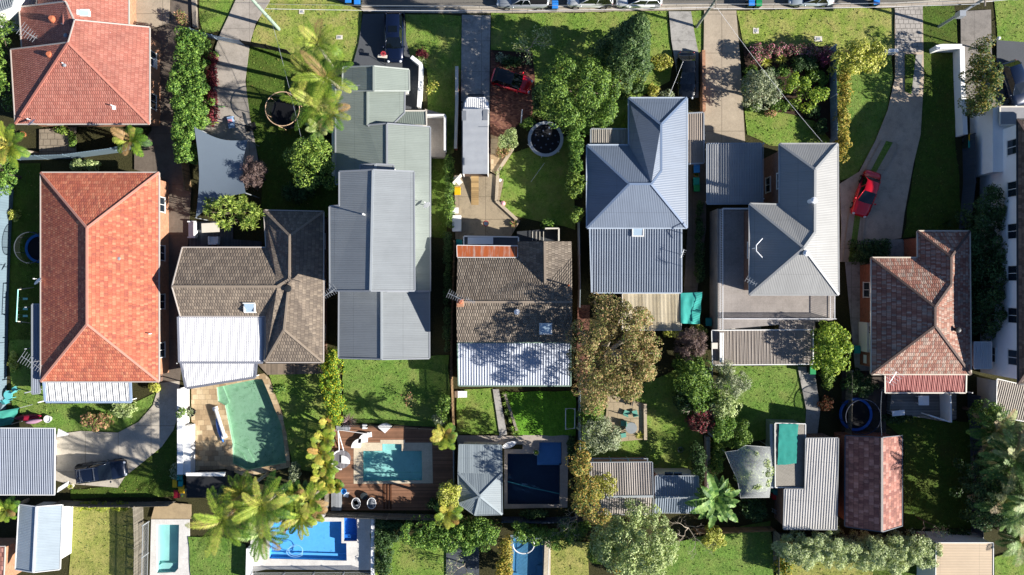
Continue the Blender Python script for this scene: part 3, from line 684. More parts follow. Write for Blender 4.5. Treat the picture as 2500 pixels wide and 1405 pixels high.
skylight(t, 205, 33, 4.2, .9, .55, (-.35, 0)); skylight(t, 250, 163, 4.2, .95, .75, (-.38, 0)); flashing(t, 276, 85, 3.9, .5, .4, (-.38, 0)); flashing(t, 278, 260, 3.55, .35, .6, (0, .3)); flashing(t, 160, 158, 4.6, .3, .3)
antenna(t, 68, 82, 3.4, 2.5, 1.6, 7, 1.4, 1.3); dish(t, 78, 300, 3.0, .42); aircon(t, 372, 152, 1.0, R(90))
# --- the long orange tiled house
t = house('tiled_house', 'long orange tiled house with hipped ends and a mottled darker west slope', 244, 677)
e, r = 3.0, 5.4
roof(t, dict(a=(100,422,e), b=(388,422,e), c=(388,932,e), d=(100,932,e), p=(213,557,r), q=(213,792,r)), ['abp', 'bcqp', 'cdq', 'dapq'], TB, capB, GW, M['brickp'], .5, gw=.1)
skylight(t, 193, 755, 4.55, .55, .65, (.36, 0)); flashing(t, 370, 815, 3.2, .4, .3, (-.36, 0)); dish(t, 93, 688, 2.9, .4); antenna(t, 75, 885, 2.9, 2.55, 2.0, 9, 1.5, 1.3); vent(t, 290, 632, 4.2, .1, .3)
roof(t, dict(a=(108,933,2.75), b=(318,933,2.75), c=(320,981,2.45), d=(112,981,2.45)), ['abcd'], metal_mat('white_verandah_metal', '#d4d4d2', .15, .02, dirt='#8c8c8a', amt=.7), None, plain('blue_grey_gutter', '#8ea0b8', .5), None, name='verandah_roof', thick=.08, rib=(.2, .04, .05), gw=.22)
mb = MB()
for x in (114, 215, 316): mb.box(W(x, 978, 1.2), (.09, .09, 2.4))
mb.build('verandah_post', M['white'], t)
roof(t, dict(a=(79,744,2.5), b=(97,744,2.5), c=(97,960,2.5), d=(79,962,2.5)), ['abcd'], MGr, None, M['greym'], None, name='pergola_roof', thick=.06, rib=(.16, .04, .05))
mb = MB()
for y in (750, 850, 955): mb.box(W(82, y, 1.2), (.09, .09, 2.4))
mb.build('pergola_post', M['greym'], t)
# --- weathered grey tile house with white pool roofs
t = house('tiled_house', 'grey tiled house with a west gable and two white ribbed roofs by the pool', 640, 700)
e = 3.0; r1, r2 = 4.45, 4.25
roof(t, dict(a=(446,605,e), b=(650,605,e), c=(645,514,e), d=(790,517,e), f=(789,885,e), g=(648,885,e), h=(648,772,e), k=(441,772,e), l=(421,700,r1), m=(677,700,r1), n=(708,576,4.3), o=(707,682,r1), p=(694,805,4.2)),
     ['abml', 'lmhk', 'cdn', 'bcnom', 'ndfpo', 'mopgh', 'pfg'], TC, capC, GW, M['brickb'], .45, gw=.09)
skylight(t, 610, 752, 3.55, .95, .85, (0, .4)); vent(t, 703, 705, 4.35, .2, .35, 'darkm')
roof(t, dict(a=(436,774,2.95), b=(641,774,2.95), c=(641,885,2.75), d=(439,885,2.75)), ['abcd'], MW, None, plain('shadow_grey_gutter', '#7f828c', .5), None, name='patio_roof', thick=.1, rib=(.21, .028, .03), gw=.2)
roof(t, dict(a=(443,886,2.7), b=(626,886,2.7), c=(623,921,2.6), d=(455,948,2.55)), ['abcd'], MW, None, plain('lead_gutter', '#6f727c', .5), None, name='patio_roof', thick=.1, rib=(.21, .028, .03), gw=.2)
mb = MB()
for x, y in ((448, 884), (550, 884), (632, 884), (458, 944), (620, 920)): mb.box(W(x, y, 1.3), (.09, .09, 2.6))
mb.build('patio_post', M['white'], t)
tag(sheet('paved_terrace', [(630,888),(792,888),(792,912),(655,915)], board_mat('grey_decking', '#7b6e60', .14, 0), z=.2, kind=None, thick=.2), 'narrow grey boarded terrace under the hipped end of the grey tiled house', 'terrace')
# --- sage and slate metal house with the raised middle storey
t = house('metal_roof_house', 'long sage and slate metal roofed house with a raised middle storey', 940, 520)
e = 3.0
roof(t, dict(a=(838,165,e), b=(913,163,4.1), c=(998,171,e), d=(999,222,e), f=(913,222,4.1), g=(836,222,e)), ['abfg', 'bcdf'], MG, capG, plain('sage_gutter_paint', '#a4aaa4', .5), M['white'], .4)
roof(t, dict(a=(820,214,e), b=(898,209,3.72), c=(988,216,e), d=(987,276,e), f=(956,307,3.28), g=(898,307,3.72), h=(945,303,4.1), k=(1050,311,e), l=(1050,450,e), m=(945,450,4.1), n=(820,450,e)), ['abghmn', 'bcdfg'], MG, capG, GG_, None)
roof(t, dict(a=(945,303,4.15), b=(1050,311,e), c=(1050,712,e), d=(945,712,4.15)), ['abcd'], metal_mat('sage_slate_metal', '#7d857f'), None, GG_, M['white'], .4)
roof(t, dict(a=(956,302,3.05), b=(986,272,2.95), c=(1040,272,2.95), d=(1041,307,3.2)), ['abcd'], metal_mat('sage_porch_metal', '#788178', .2), capG, M['offwhite'], None, name='porch_roof')
mb = MB(); mb.prism(W2([(828,222),(1040,318),(1040,440),(828,440)]), 0, 2.75); mb.build('wall', M['white'], t)
z1, z2 = 6.4, 7.5
roof(t, dict(a=(829,420,z1+.25), b=(911,416,z2), c=(1010,420,z1), d=(1012,710,z1), f=(905,710,z2), g=(806,710,z1), h=(805,505,z1), k=(829,503,z1+.26)), ['abfghk', 'bcdf'], MS, capS, GG_, M['render'], .4)
roof(t, dict(a=(880,404,z1-.6), b=(917,402,z1-.4), c=(961,404,z1-.6), d=(961,418,z1-.6), f=(917,418,z1-.4), g=(880,418,z1-.6)), ['abfg', 'bcdf'], MS, capS, GG_, M['render'], .1, windows=False)
roof(t, dict(a=(828,711,e), b=(932,711,4.1), c=(1048,711,e), d=(1048,875,e), f=(932,877,4.1), g=(827,874,e)), ['abfg', 'bcdf'], MS, capS, GG_, M['render'], .4)
dish(t, 1043, 502, 3.1, .38); vent(t, 888, 524, 7.2, .06, 1.0, 'white'); antenna(t, 806, 714, 5.8, .6, 1.2, 7, .8, .9)
mb = MB(); mb.prism(W2([(1040,272),(1090,286),(1090,388),(1045,388)]), 0, .9); mb.build('porch_slab', TRV, t)
mb = MB()
for p, q in (((1042, 287), (1088, 287)), ((1088, 287), (1088, 372))):
    a, b = W(*p, .9), W(*q, .9); bar(mb, a, b, .18, .9)
mb.build('parapet', M['white'], t)
# --- brown tile house with rusty strip
t = house('tiled_house', 'dark brown tiled house with a rusty iron strip and a pale ribbed lean-to', 1256, 735)
e, r = 4.7, 6.25
roof(t, dict(a=(1117,628,e), b=(1264,628,e), c=(1264,590,e), d=(1395,590,e), f=(1396,628,e), g=(1397,738,r), h=(1397,836,e), k=(1116,836,e), l=(1114,738,r), m=(1330,590,6.0), n=(1331,692,5.95)), ['abngl', 'lghk', 'bcmn', 'mdfn', 'nfg'], TE, capC, None, M['brickb'], .3)
roof(t, dict(a=(1116,600,4.5), b=(1263,602,4.5), c=(1263,628,4.7), d=(1117,628,4.7)), ['abcd'], RUS, None, M['white'], None, name='rusty_roof', thick=.05, label='rust streaked iron strip along the eave', gw=.05)
roof(t, dict(a=(1118,838,2.9), b=(1393,838,2.9), c=(1393,942,2.6), d=(1120,942,2.6)), ['abcd'], MZ, None, plain('sage_gutter', '#7d9484', .5), M['brickb'], .25, name='lean_to_roof', thick=.08, rib=(.25, .03, .06), gw=.1)
whirlybird(t, 1262, 762, 5.9); skylight(t, 1332, 803, 5.25, 1.05, .95, (0, .38)); vent(t, 1387, 697, 5.7, .06, 1.2, 'rust')
mb = MB(); mb.box(W(1124, 740, 6.4), (.55, .7, 1.2)); mb.build('chimney', M['brickp'], t); chimney_pot(t, 1124, 737, 7.0, .2, .5); antenna(t, 1112, 725, 6.2, 2.7, 1.4, 8, 1.2, .8); antenna(t, 1148, 735, 6.1, 2.8, .8, 6, .7, .5)
roof(t, dict(a=(1133,578,2.5), b=(1265,580,2.5), c=(1265,600,2.6), d=(1133,600,2.6)), ['abcd'], plain('dark_awning', '#3e434a', .6), None, M['white'], None, name='awning', thick=.06)
mb = MB(); mb.prism([W(1142,580,2.56), W(1204,580,2.56), W(1204,597,2.62), W(1142,597,2.62)], 2.6, 2.64); mb.build('awning_panel', plain('white_awning_cloth', '#c9d2da', .7, .04), t)
mb = MB(); mb.prism(W2([(1262,568),(1362,560),(1362,590),(1262,592)]), 0, 1.1); mb.build('porch_slab', plain('dark_porch', '#33363a', .8), t)
mb = MB(); bar(mb, W(1330,560,1.1), W(1363,560,1.1), .12, .9); bar(mb, W(1363,560,1.1), W(1363,590,1.1), .12, .9)
for i in range(4): bar(mb, W(1300+i*9, 566, 1.3), W(1300+i*9, 588, 1.3), .05, .05)
mb.build('railing', M['offwhite'], t)
# --- blue metal house
t = house('metal_roof_house', 'blue grey metal roofed house with hips and a lower ribbed rear roof', 1580, 450)
e = 2.95
roof(t, dict(a=(1535,240,e), b=(1677,240,e), c=(1677,557,e), d=(1433,557,e), f=(1433,355,e), g=(1535,355,e), k=(1614,305,4.25), l=(1614,418,4.25), m=(1590,450,4.75), n=(1536,450,4.75)), ['abk', 'bcmlk', 'cdnm', 'dfn', 'fgmn', 'aklmg'], MBl, capM, plain('pale_blue_gutter', '#a8b4c2', .5), M['offwhite'], .45)
roof(t, dict(a=(1440,549,2.75), b=(1663,549,2.75), c=(1663,715,2.5), d=(1445,715,2.5)), ['abcd'], MRB, None, plain('steel_blue_gutter', '#9aa6b4', .5), M['offwhite'], .3, name='rear_roof', thick=.1, rib=(.235, .035, .07))
skylight(t, 1557, 564, 2.8, 1.0, 1.0, (0, .05)); antenna(t, 1666, 620, 2.4, 1.2, .8, 5, 1.2, .5)
roof(t, dict(a=(1443,316,2.5), b=(1535,316,2.5), c=(1535,354,2.55), d=(1443,354,2.55)), ['abcd'], metal_mat('grey_polycarbonate', '#a09a90', .12, .01, dirt='#5f5a52', amt=.5), None, M['steel'], None, name='porch_roof', thick=.06, rib=(.18, .03, .04))
roof(t, dict(a=(1677,278,2.4), b=(1717,276,2.4), c=(1718,398,2.4), d=(1677,400,2.4)), ['abcd'], PB, None, M['steel'], None, name='side_roof', thick=.06, rib=(.2, .03, .04))
roof(t, dict(a=(1520,718,2.4), b=(1662,718,2.4), c=(1662,806,2.2), d=(1520,806,2.2)), ['abcd'], PC, None, M['offwhite'], None, name='patio_roof', thick=.05, rib=(.13, .02, .03), gw=.06)
mb = MB()
for x, y, z in ((1526,800,2.1), (1656,800,2.1), (1446,320,2.4), (1710,284,2.3), (1710,392,2.3)): mb.box(W(x, y, z/2), (.09, .09, z))
mb.build('roof_post', M['wood'], t)
# --- pale grey metal house with terrace
t = house('metal_roof_house', 'pale grey hipped metal roofed house with a flat carport and tiled terrace', 1900, 560)
e = 5.3
roof(t, dict(a=(1903,352,e), b=(2045,352,e), c=(2047,720,e), d=(1830,720,e), f=(1830,498,e), g=(1903,500,e), k=(1990,415,6.7), l=(1989,568,6.7), m=(1962,606,7.3)), ['abk', 'bcmlk', 'cdm', 'dfm', 'fglm', 'aklg'], MWg, capW, plain('pale_gutter', '#9c9d9c', .5), M['brickb'], .4)
for x, y in ((1982, 491), (1964, 619)):
    c = W(x, y, 6.9); c.z = 6.3; mb = MB(); mb.lathe(c, [(.2, 0), (.2, .9), (.28, .92), (.28, 1.05), (.1, 1.15)], 12); mb.build('flue', M['whitepl'], t)
antenna(t, 1834, 688, 5.3, 2.6, 1.0, 5, 1.0, .6)
mb = MB(); c = W(1846, 606, 6.4)
for s_ in (1, -1): mb.tube([c, c+Vector((.0, .25*s_, 0)), c+Vector((.55, .85*s_, 0))], .05, 6)
mb.tube([c-Vector((0, 0, 1.0)), c], .04, 6); mb.build('antenna', M['whitepl'], t)
roof(t, dict(a=(1726,352,3.0), b=(1858,351,2.9), c=(1860,497,2.9), d=(1727,498,3.0)), ['abcd'], metal_mat('carport_metal', '#9a9c9e', .3, 0), None, plain('carport_gutter', '#8f97a0', .5), None, name='carport_roof', thick=.12, rib=(.23, .03, .05))
mb = MB()
for x, y in ((1732,358),(1852,358),(1732,490),(1852,490)): mb.box(W(x, y, 1.4), (.1, .1, 2.8))
mb.build('carport_post', M['white'], t)
mb = MB(); mb.prism(W2([(1752,510),(1838,510),(1838,720),(2040,720),(2034,782),(1752,806)], 2.6), 0, 2.6); ter = mb.build('terrace', slab_mat('terrace_tiles', '#97908a', .6, .6, '#6c6761', .25, .4, jw=.008), t)
mb = MB()
for a, b in (((1757,512),(1757,804)), ((1757,512),(1826,512)), ((1760,778),(2030,778)), ((2026,724),(2026,778))):
    p, q = W(*a, 2.6), W(*b, 2.6); bar(mb, p, q, .05, .05, .95); bar(mb, p, q, .04, .04, .1)
    n = int((q-p).length/.16)
    for i in range(n+1): c = p.lerp(q, i/n); mb.box(c+Vector((0, 0, .5)), (.025, .025, .9))
mb.build('railing', M['whitepl'], t)
roof(t, dict(a=(1738,808,2.55), b=(1984,806,2.55), c=(1984,889,2.3), d=(1740,891,2.3)), ['abcd'], PB, None, M['white'], None, name='patio_roof', thick=.05, rib=(.14, .025, .035), gw=.09)
roof(t, dict(a=(1902,784,2.62), b=(1990,784,2.62), c=(1990,806,2.57), d=(1902,806,2.57)), ['abcd'], PB, None, None, None, name='patio_roof', thick=.05, rib=(.14, .025, .035))
mb = MB(); bar(mb, W(1758,812,2.7), W(1758,884,2.45), .2, .25); bar(mb, W(1764,812,2.7), W(1764,884,2.45), .12, .2); mb.build('skylight_strip', M['white'], t)
mb = MB()
for x, y in ((1744,885),(1860,886),(1978,884)): mb.box(W(x, y, 1.1), (.09, .09, 2.2))
mb.build('patio_post', M['white'], t)
mb = MB()
for i in range(8): mb.box(W(1790+i*9, 795, 2.4-i*.26), (.36, 1.0, .12))
mb.build('stair', M['offwhite'], t)
# --- mottled tile house, right
t = house('tiled_house', 'mottled red and grey tiled house with brick walls and a red iron verandah', 2250, 740)
e = 3.4; r = 5.7
roof(t, dict(a=(2240,565,e), b=(2367,565,e), c=(2370,914,e), d=(2127,914,e), f=(2127,630,e), g=(2240,630,e), k=(2322,628,4.8), l=(2322,695,4.8), m=(2283,750,r), n=(2283,796,r)), ['abk', 'bcnmlk', 'cdn', 'dfmn', 'fglm', 'aklg'], TH, capH, plain('cream_gutter', '#c4b9a8', .5), M['brick'], .55)
roof(t, dict(a=(2161,915,2.95), b=(2358,915,2.95), c=(2357,959,2.6), d=(2161,959,2.6)), ['abcd'], RED, None, M['offwhite'], None, name='verandah_roof', thick=.06, rib=(.16, .025, .03), label='red iron verandah roof')
antenna(t, 2180, 922, 3.4, 1.0, 1.2, 5, 1.6, 1.6); vent(t, 2338, 806, 4.5, .16, .5, 'darkm'); aircon(t, 2120, 878, .9, R(90)); 
mb = MB(); mb.prism(W2([(2166,960),(2322,960),(2322,1020),(2295,1026),(2160,1004)]), 0, .8); mb.build('rear_deck', board_mat('grey_deck_boards', '#7d7c78', .14, 1), t)
mb = MB(); a, b, c_ = W(2295,958,.8), W(2297,1024,.8), W(2248,1008,.8); bar(mb, a, b, .12, 1.6); bar(mb, b, c_, .12, 1.4); mb.build('privacy_screen', M['white'], t)
mb = MB()
for x in (2165, 2230, 2295, 2353): mb.box(W(x, 955, 1.25), (.09, .09, 2.5))
mb.build('verandah_post', M['white'], t)
mb = MB(); mb.box(W(2113,823,1.3), (.5, 2.8, 1.6)); bw = mb.build('bay_window', M['white'], t)
mb = MB()
for i in range(4): mb.box(W(2121, 802+i*14, 1.8), (.25, .42, .7))
mb.build('pane', M['glass'], bw)
# --- white two storey building, right edge
t = house('apartment_building', 'white rendered two storey building with dark tiled roof on the right edge', 2480, 600, 'building')
e = 5.5
roof(t, dict(a=(2484,292,e), b=(2620,292,e), c=(2620,938,e), d=(2486,938,e), k=(2552,400,7.5), l=(2552,840,7.5)), ['abk', 'bclk', 'cdl', 'dakl'], tile_mat('dark_brown_tile', ['#5d5048', '#665850', '#54483f', '#6f6156'], .3, .34), capH, GD_, M['render'], .35)
mb = MB(); mb.prism(W2([(2424,262),(2560,262),(2560,300),(2470,300),(2470,420),(2424,420)], 3.2), 0, 3.2); mb.build('side_wing', M['render'], t)
roof(t, dict(a=(2442,262,3.5), b=(2560,262,3.5), c=(2560,305,3.5), d=(2442,305,3.5)), ['abcd'], plain('flat_roof_membrane', '#87878a', .8), None, M['offwhite'], None, name='flat_roof')
# sheds and garages
GSH = plain('shed_gutter', '#8e9092', .6, .08)
def shed(name, label, cat, V, F, mat, cap, gut, wall, over=.15, **kw):
    c = sum((W(*v) for v in V.values()), Vector())/len(V); t = thing(name, label, cat, (c.x, c.y, 0)); roof(t, V, F, mat, cap, gut, wall, over, windows=kw.pop('windows', False), **dict(dict(gw=.07), **kw)); return t
t = shed('garage', 'blue grey ribbed garage roof at the end of the curved driveway', 'garage', dict(a=(-60,1046,3.0), b=(134,1047,3.0), c=(133,1208,2.8), d=(-60,1208,2.8)), ['abcd'], MGr, None, M['white'], M['render'], 1.7, rib=(.205, .045, .06))
mb = MB()
for y0, y1 in ((1049, 1060), (1194, 1183)):
    p = [W(136,y0,2.9), W(166,y1 if y0 < 1100 else 1176,2.6), W(168,1062 if y0 < 1100 else 1186,2.3), W(138,1068 if y0 < 1100 else 1204,2.6)]; mb.prism(p, 2.45, 2.55)
mb.build('awning', M['white'], t)
t = shed('white_shed', 'white gabled shed with a blue grey west slope beside the dry lawn', 'shed', dict(a=(47,1232,2.6), b=(90,1238,3.2), c=(152,1233,2.6), d=(146,1390,2.6), f=(82,1397,3.2), g=(38,1390,2.6)), ['abfg', 'bcdf'], MWs, plain('white_ridge', '#c9ced2', .5), M['white'], M['white'], .55)
t = shed('brick_cottage', 'red brick cottage corner at the lower left edge', 'house', dict(a=(-80,1335,2.8), b=(12,1335,2.8), c=(8,1430,2.8), d=(-80,1430,2.8)), ['abcd'], TS, None, GW, M['brickp'], .2)
mb = MB(); mb.prism(W2([(-80,1328),(42,1330),(34,1430),(-80,1430)]), 0, .6); mb.build('plinth', M['brickp'], t)
t = shed('cabana', 'grey metal pool cabana with a hipped southern end beside the navy pool', 'cabana', dict(a=(1121,1086,2.9), b=(1224,1088,2.9), c=(1225,1158,2.9), d=(1226,1256,2.7), f=(1160,1258,2.7), g=(1120,1230,2.7), h=(1119,1155,2.9), m=(1172,1212,3.6)), ['abch', 'hcm', 'cdm', 'dfm', 'fgm', 'ghm'], MCab, plain('cabana_ridge', '#98a2a6', .5), plain('cabana_gutter', '#7d868a', .5), M['offwhite'], .3, rib=(.18, .015, .012))
t = shed('garden_shed', 'striped iron gabled shed partly under an overhanging tree', 'shed', dict(a=(1441,1130,2.7), b=(1592,1129,2.7), c=(1594,1212,3.2), d=(1593,1256,2.7), f=(1441,1256,2.7), g=(1441,1214,3.2)), ['abcg', 'gcdf'], OLD, capS, M['steel'], plain('pink_cladding', '#a47a74', .8), rib=(.22, .05, .05))
mb = MB(); bar(mb, W(1444,1120,2.2), W(1582,1120,2.2), .08, .08)
for x in (1446, 1490, 1533, 1580): bar(mb, W(x, 1120, 2.2), W(x, 1132, 2.4), .08, .08); mb.box(W(x, 1121, 1.1), (.08, .08, 2.2))
mb.build('pergola_frame', M['steel'], t)
t = shed('garden_shed', 'blue grey iron shed with a white French door beside the banana palm', 'shed', dict(a=(1600,1163,2.6), b=(1704,1163,2.6), c=(1707,1214,3.0), d=(1703,1252,2.6), f=(1599,1252,2.6), g=(1600,1214,3.0)), ['abcg', 'gcdf'], metal_mat('blue_shed_iron', '#7d8894', .2, .015), capS, M['steel'], plain('rose_cladding', '#b09a98', .8), rib=(.22, .05, .05))
mb = MB(); mb.prism(W2([(1598,1153),(1690,1153),(1698,1163),(1601,1163)], 1.5), 0, 2.3); mb.build('door_wall', M['offwhite'], t)
for x in (1633, 1655): mb = MB(); mb.box(W(x, 1157, 2.32), (.75, .32, .04)); mb.build('french_door', M['glass'], t)
t = shed('workshop', 'white ribbed L shaped workshop roof beside the greenhouse', 'shed', dict(a=(1967,1071,3.0), b=(2046,1070,3.0), c=(2042,1293,2.75), d=(1913,1292,2.75), f=(1915,1195,2.85), g=(1965,1195,2.85)), ['abcdfg'], WPR, None, GSH, M['brickb'], rib=(.245, .05, .06))
t = shed('greenhouse', 'clear roofed greenhouse half covered by a green shade cloth', 'greenhouse', dict(a=(1892,1034,2.7), b=(1966,1036,2.6), c=(1964,1190,2.5), d=(1893,1190,2.6)), ['abcd'], metal_mat('clear_polycarbonate', '#8f8a80', .12, .012, dirt='#5f5a50', amt=.6), None, M['white'], plain('greenhouse_panel', '#7d8a8c', .4), .08, thick=.04, rib=(.12, .02, .02))
mb = MB(); a = [W(1902,1035,2.78), W(1949,1036,2.74), W(1944,1132,2.66), W(1898,1136,2.68)]
n = 14; vs = []; rr = random.Random(4)
for i in range(n+1):
    for j in range(9):
        p = a[0].lerp(a[1], j/8).lerp(a[3].lerp(a[2], j/8), i/n); vs.append(p+Vector((rr.uniform(-.02, .02), rr.uniform(-.02, .02), rr.uniform(0, .07))))
mb.add(vs, [(i*9+j, (i+1)*9+j, (i+1)*9+j+1, i*9+j+1) for i in range(n) for j in range(8)]); mb.build('shade_cloth', plain('green_shade_cloth', '#1f8478', .8, .2, 3), t, smooth=True)
for x in (1885,):
    mb = MB(); mb.prism([W(x-5,1036,2.5), W(x+4,1036,2.5), W(x+6,1192,2.4), W(x-3,1192,2.4)], 2.35, 2.45); mb.build('gutter', M['steel'], t)
t = shed('tiled_garage', 'dark red tiled gabled garage with a sunlit east slope', 'garage', dict(a=(2064,1064,2.9), b=(2153,1069,4.5), c=(2202,1064,2.9), d=(2202,1283,2.9), f=(2153,1298,4.5), g=(2063,1285,2.9)), ['abfg', 'bcdf'], TS, plain('grey_tile_ridge', '#9a938c', .7), plain('dark_blue_gutter', '#4a525c', .5), M['brick'], .3)
t = shed('flat_roof_studio', 'tan metal roofed studio with a tall white wall at the lower right', 'studio', dict(a=(2286,1326,3.2), b=(2424,1326,3.1), c=(2424,1440,3.1), d=(2284,1440,3.2)), ['abcd'], TAN, None, M['white'], M['white'], .05)
mb = MB(); mb.prism(W2([(2266,1316),(2290,1336),(2288,1440),(2240,1440),(2240,1360)]), 0, .3); mb.build('plinth', M['render'], t)
t = shed('garden_studio', 'beige ribbed iron outbuilding behind the palms on the right edge', 'shed', dict(a=(2434,926,3.0), b=(2560,955,3.0), c=(2560,1040,2.8), d=(2432,1016,2.8)), ['abcd'], metal_mat('beige_iron', '#a59a8c', .2, .015), None, M['white'], M['offwhite'], rib=(.2, .04, .04))
t = shed('storage_shed', 'black flat roofed storage shed with a white top edge behind the green pool', 'shed', dict(a=(455,1160,2.4), b=(552,1162,2.4), c=(545,1216,2.3), d=(455,1216,2.3)), ['abcd'], plain('black_shed_roof', '#1d1f22', .8, .2), None, None, plain('black_cladding', '#232529', .8))
mb = MB(); a, b = W(457,1153,2.2), W(552,1152,2.2); mb.prism([a, b, W(548,1163,2.4), W(455,1162,2.4)], 2.3, 2.48); mb.build('fascia', M['white'], t)
t = shed('lean_to', 'white ribbed side lean-to between the tiled house and the white building', 'shed', dict(a=(2378,836,2.6), b=(2420,836,2.6), c=(2420,900,2.5), d=(2378,900,2.5)), ['abcd'], metal_mat('white_lean_metal', '#c4c8cc', .2, .015), None, M['white'], M['render'], rib=(.2, .03, .04))
t = shed('slat_building', 'dark ribbed roof corner beyond the red house', 'house', dict(a=(-90,-60,4.5), b=(50,-60,4.5), c=(28,16,4.2), d=(-90,62,4.2)), ['abcd'], metal_mat('dark_corner_metal', '#7d8388', .2, .01), None, M['greym'], M['render'], .3, rib=(.2, .03, .04))
# ---------------------------------------------------------------- vegetation
def blob(px, py, rx, ry, seed, irr=.16, n=16):
    r = random.Random(seed); return [(px+rx*k*math.cos(2*math.pi*i/n), py+ry*k*math.sin(2*math.pi*i/n)) for i in range(n) for k in [1+r.uniform(-irr, irr)]]
def crown(par, outline, z0, z1, mat, seed=0, clump=.5, leaf=.18, dens=1.0, power=.5, asp=.55, loose=.28, up=.5, name='crown', fill=.35, holes=.0, zo=None, edge=.6):
    """leaf clumps spread through the volume above an outline (photo pixels)"""
    clump = clump*1.18 if name == 'crown' else clump; rs = np.random.RandomState(seed+7); zm = zo if zo is not None else z0+.6*(z1-z0)
    poly = np.array([tuple(W(p[0], p[1], zm))[:2] for p in outline]); lo, hi = poly.min(0), poly.max(0)
    area = .5*abs(np.dot(poly[:, 0], np.roll(poly[:, 1], 1))-np.dot(poly[:, 1], np.roll(poly[:, 0], 1)))
    n = int(area/(clump**2)*(1.6 if name == 'crown' else 1.9)*(1-holes))+3; P = rs.uniform(lo, hi, (n*8, 2)); d = edge_dist(P, poly); ok = d > clump*.35
    P, d = P[ok][:n], d[ok][:n]
    if not len(P): P = poly.mean(0)[None]; d = np.array([.5])
    t = np.clip(d/max(.3, d.max()*edge), 0, 1); prof = (1-(1-t)**2)**power
    top = z0+(z1-z0)*(.3+.7*prof)*(1+rs.uniform(-.3 if name == 'crown' else -.12, .1, len(P))); zc = top-clump*.7
    low = rs.uniform(size=len(P)) < fill; zc = np.where(low, z0+(zc-z0)*rs.uniform(.15, .8, len(P)), zc)
    rc = clump*rs.uniform(.65, 1.3, len(P)); m = max(8, int(dens*5.8*clump**2/(leaf**2*asp)))
    dr = rs.normal(size=(len(P), m, 3)); dr[..., 2] = np.abs(dr[..., 2])*.9-.25; dr /= np.linalg.norm(dr, axis=2)[..., None]
    rad = (1-loose*rs.uniform(0, 1, (len(P), m))**.7)
    C = np.stack([P[:, 0], P[:, 1], zc], 1)[:, None, :]; p = C+dr*(rc[:, None]*rad)[..., None]*np.array([1, 1, .8])
    p = p.reshape(-1, 3); nor = dr.reshape(-1, 3)*.8+rs.normal(size=p.shape)*.5+np.array([0, 0, up]); keep = p[:, 2] > .03
    return quads_mesh(name, leaf_quads(p[keep], nor[keep], rs, leaf, asp), mat, par), C[:, 0, :]
def trunk(par, x, y, zt, r, mat, heads=(), seed=0, name='trunk'):
    rr = random.Random(seed); mb = MB(); b = Vector((x, y, 0)); pts = []
    for i in range(6): pts.append(b+Vector((rr.uniform(-.12, .12)*i/3, rr.uniform(-.12, .12)*i/3, zt*i/5-(.05 if i == 0 else 0))))
    mb.tube(pts, [r*(1.25-.6*i/5) for i in range(6)], 8)
    for h in heads:
        q = Vector(h); s_ = pts[3+rr.randint(0, 2)]; m_ = s_.lerp(q, .5)+Vector((rr.uniform(-.2, .2), rr.uniform(-.2, .2), .25))
        mb.tube([s_, m_, q], [r*.5, r*.32, r*.1], 6)
    return mb.build(name, mat, par, smooth=True)
def tree(name, label, px, py, rx, ry, z0, z1, mat, seed, out=None, bark='bark', cat='tree', group=None, r=.14, heads=5, irr=.16, **kw):
    out = out or blob(px, py, rx, ry, seed, irr); zm = z0+.6*(z1-z0); c = W(px, py, zm)
    t = thing(name, label, cat, (c.x, c.y, 0), group=group)
    cr, C = crown(t, out, z0, z1, mat, seed, **kw); rr = random.Random(seed)
    hs = [tuple(C[rr.randrange(len(C))]) for _ in range(heads)]
    trunk(t, c.x, c.y, max(.3, z0+.35*(z1-z0)), r, M[bark], hs, seed); return t
def hedge(name, label, out, z1, mat, seed, cat='hedge', group=None, z0=.1, **kw):
    kw = dict(dict(power=.25, clump=.35, leaf=.15, edge=.35, fill=.45), **kw)
    xs = [p[0] for p in out]; ys = [p[1] for p in out]; c = W(sum(xs)/len(xs), sum(ys)/len(ys), z1*.6)
    t = thing(name, label, cat, (c.x, c.y, 0), group=group); crown(t, out, z0, z1, mat, seed, name='foliage', **kw)
    mb = MB(); rr = random.Random(seed); n = max(2, len(out)//2)
    for i in range(n):
        p = W(out[i*2 % len(out)][0], out[i*2 % len(out)][1], z1*.6).lerp(c, .45); mb.tube([(p.x, p.y, -.03), (p.x+rr.uniform(-.1, .1), p.y+rr.uniform(-.1, .1), z1*.7)], [.05, .02], 5)
    mb.build('stem', M['bark'], t); return t
def shrub(label, px, py, rx, ry, z1, mat, seed, name='garden_shrub', **kw):
    kw = dict(dict(clump=.3, leaf=.16, fill=.4), **kw); return hedge(name, label, blob(px, py, rx, ry, seed, .18, 12), z1, mat, seed, cat='shrub', **kw)
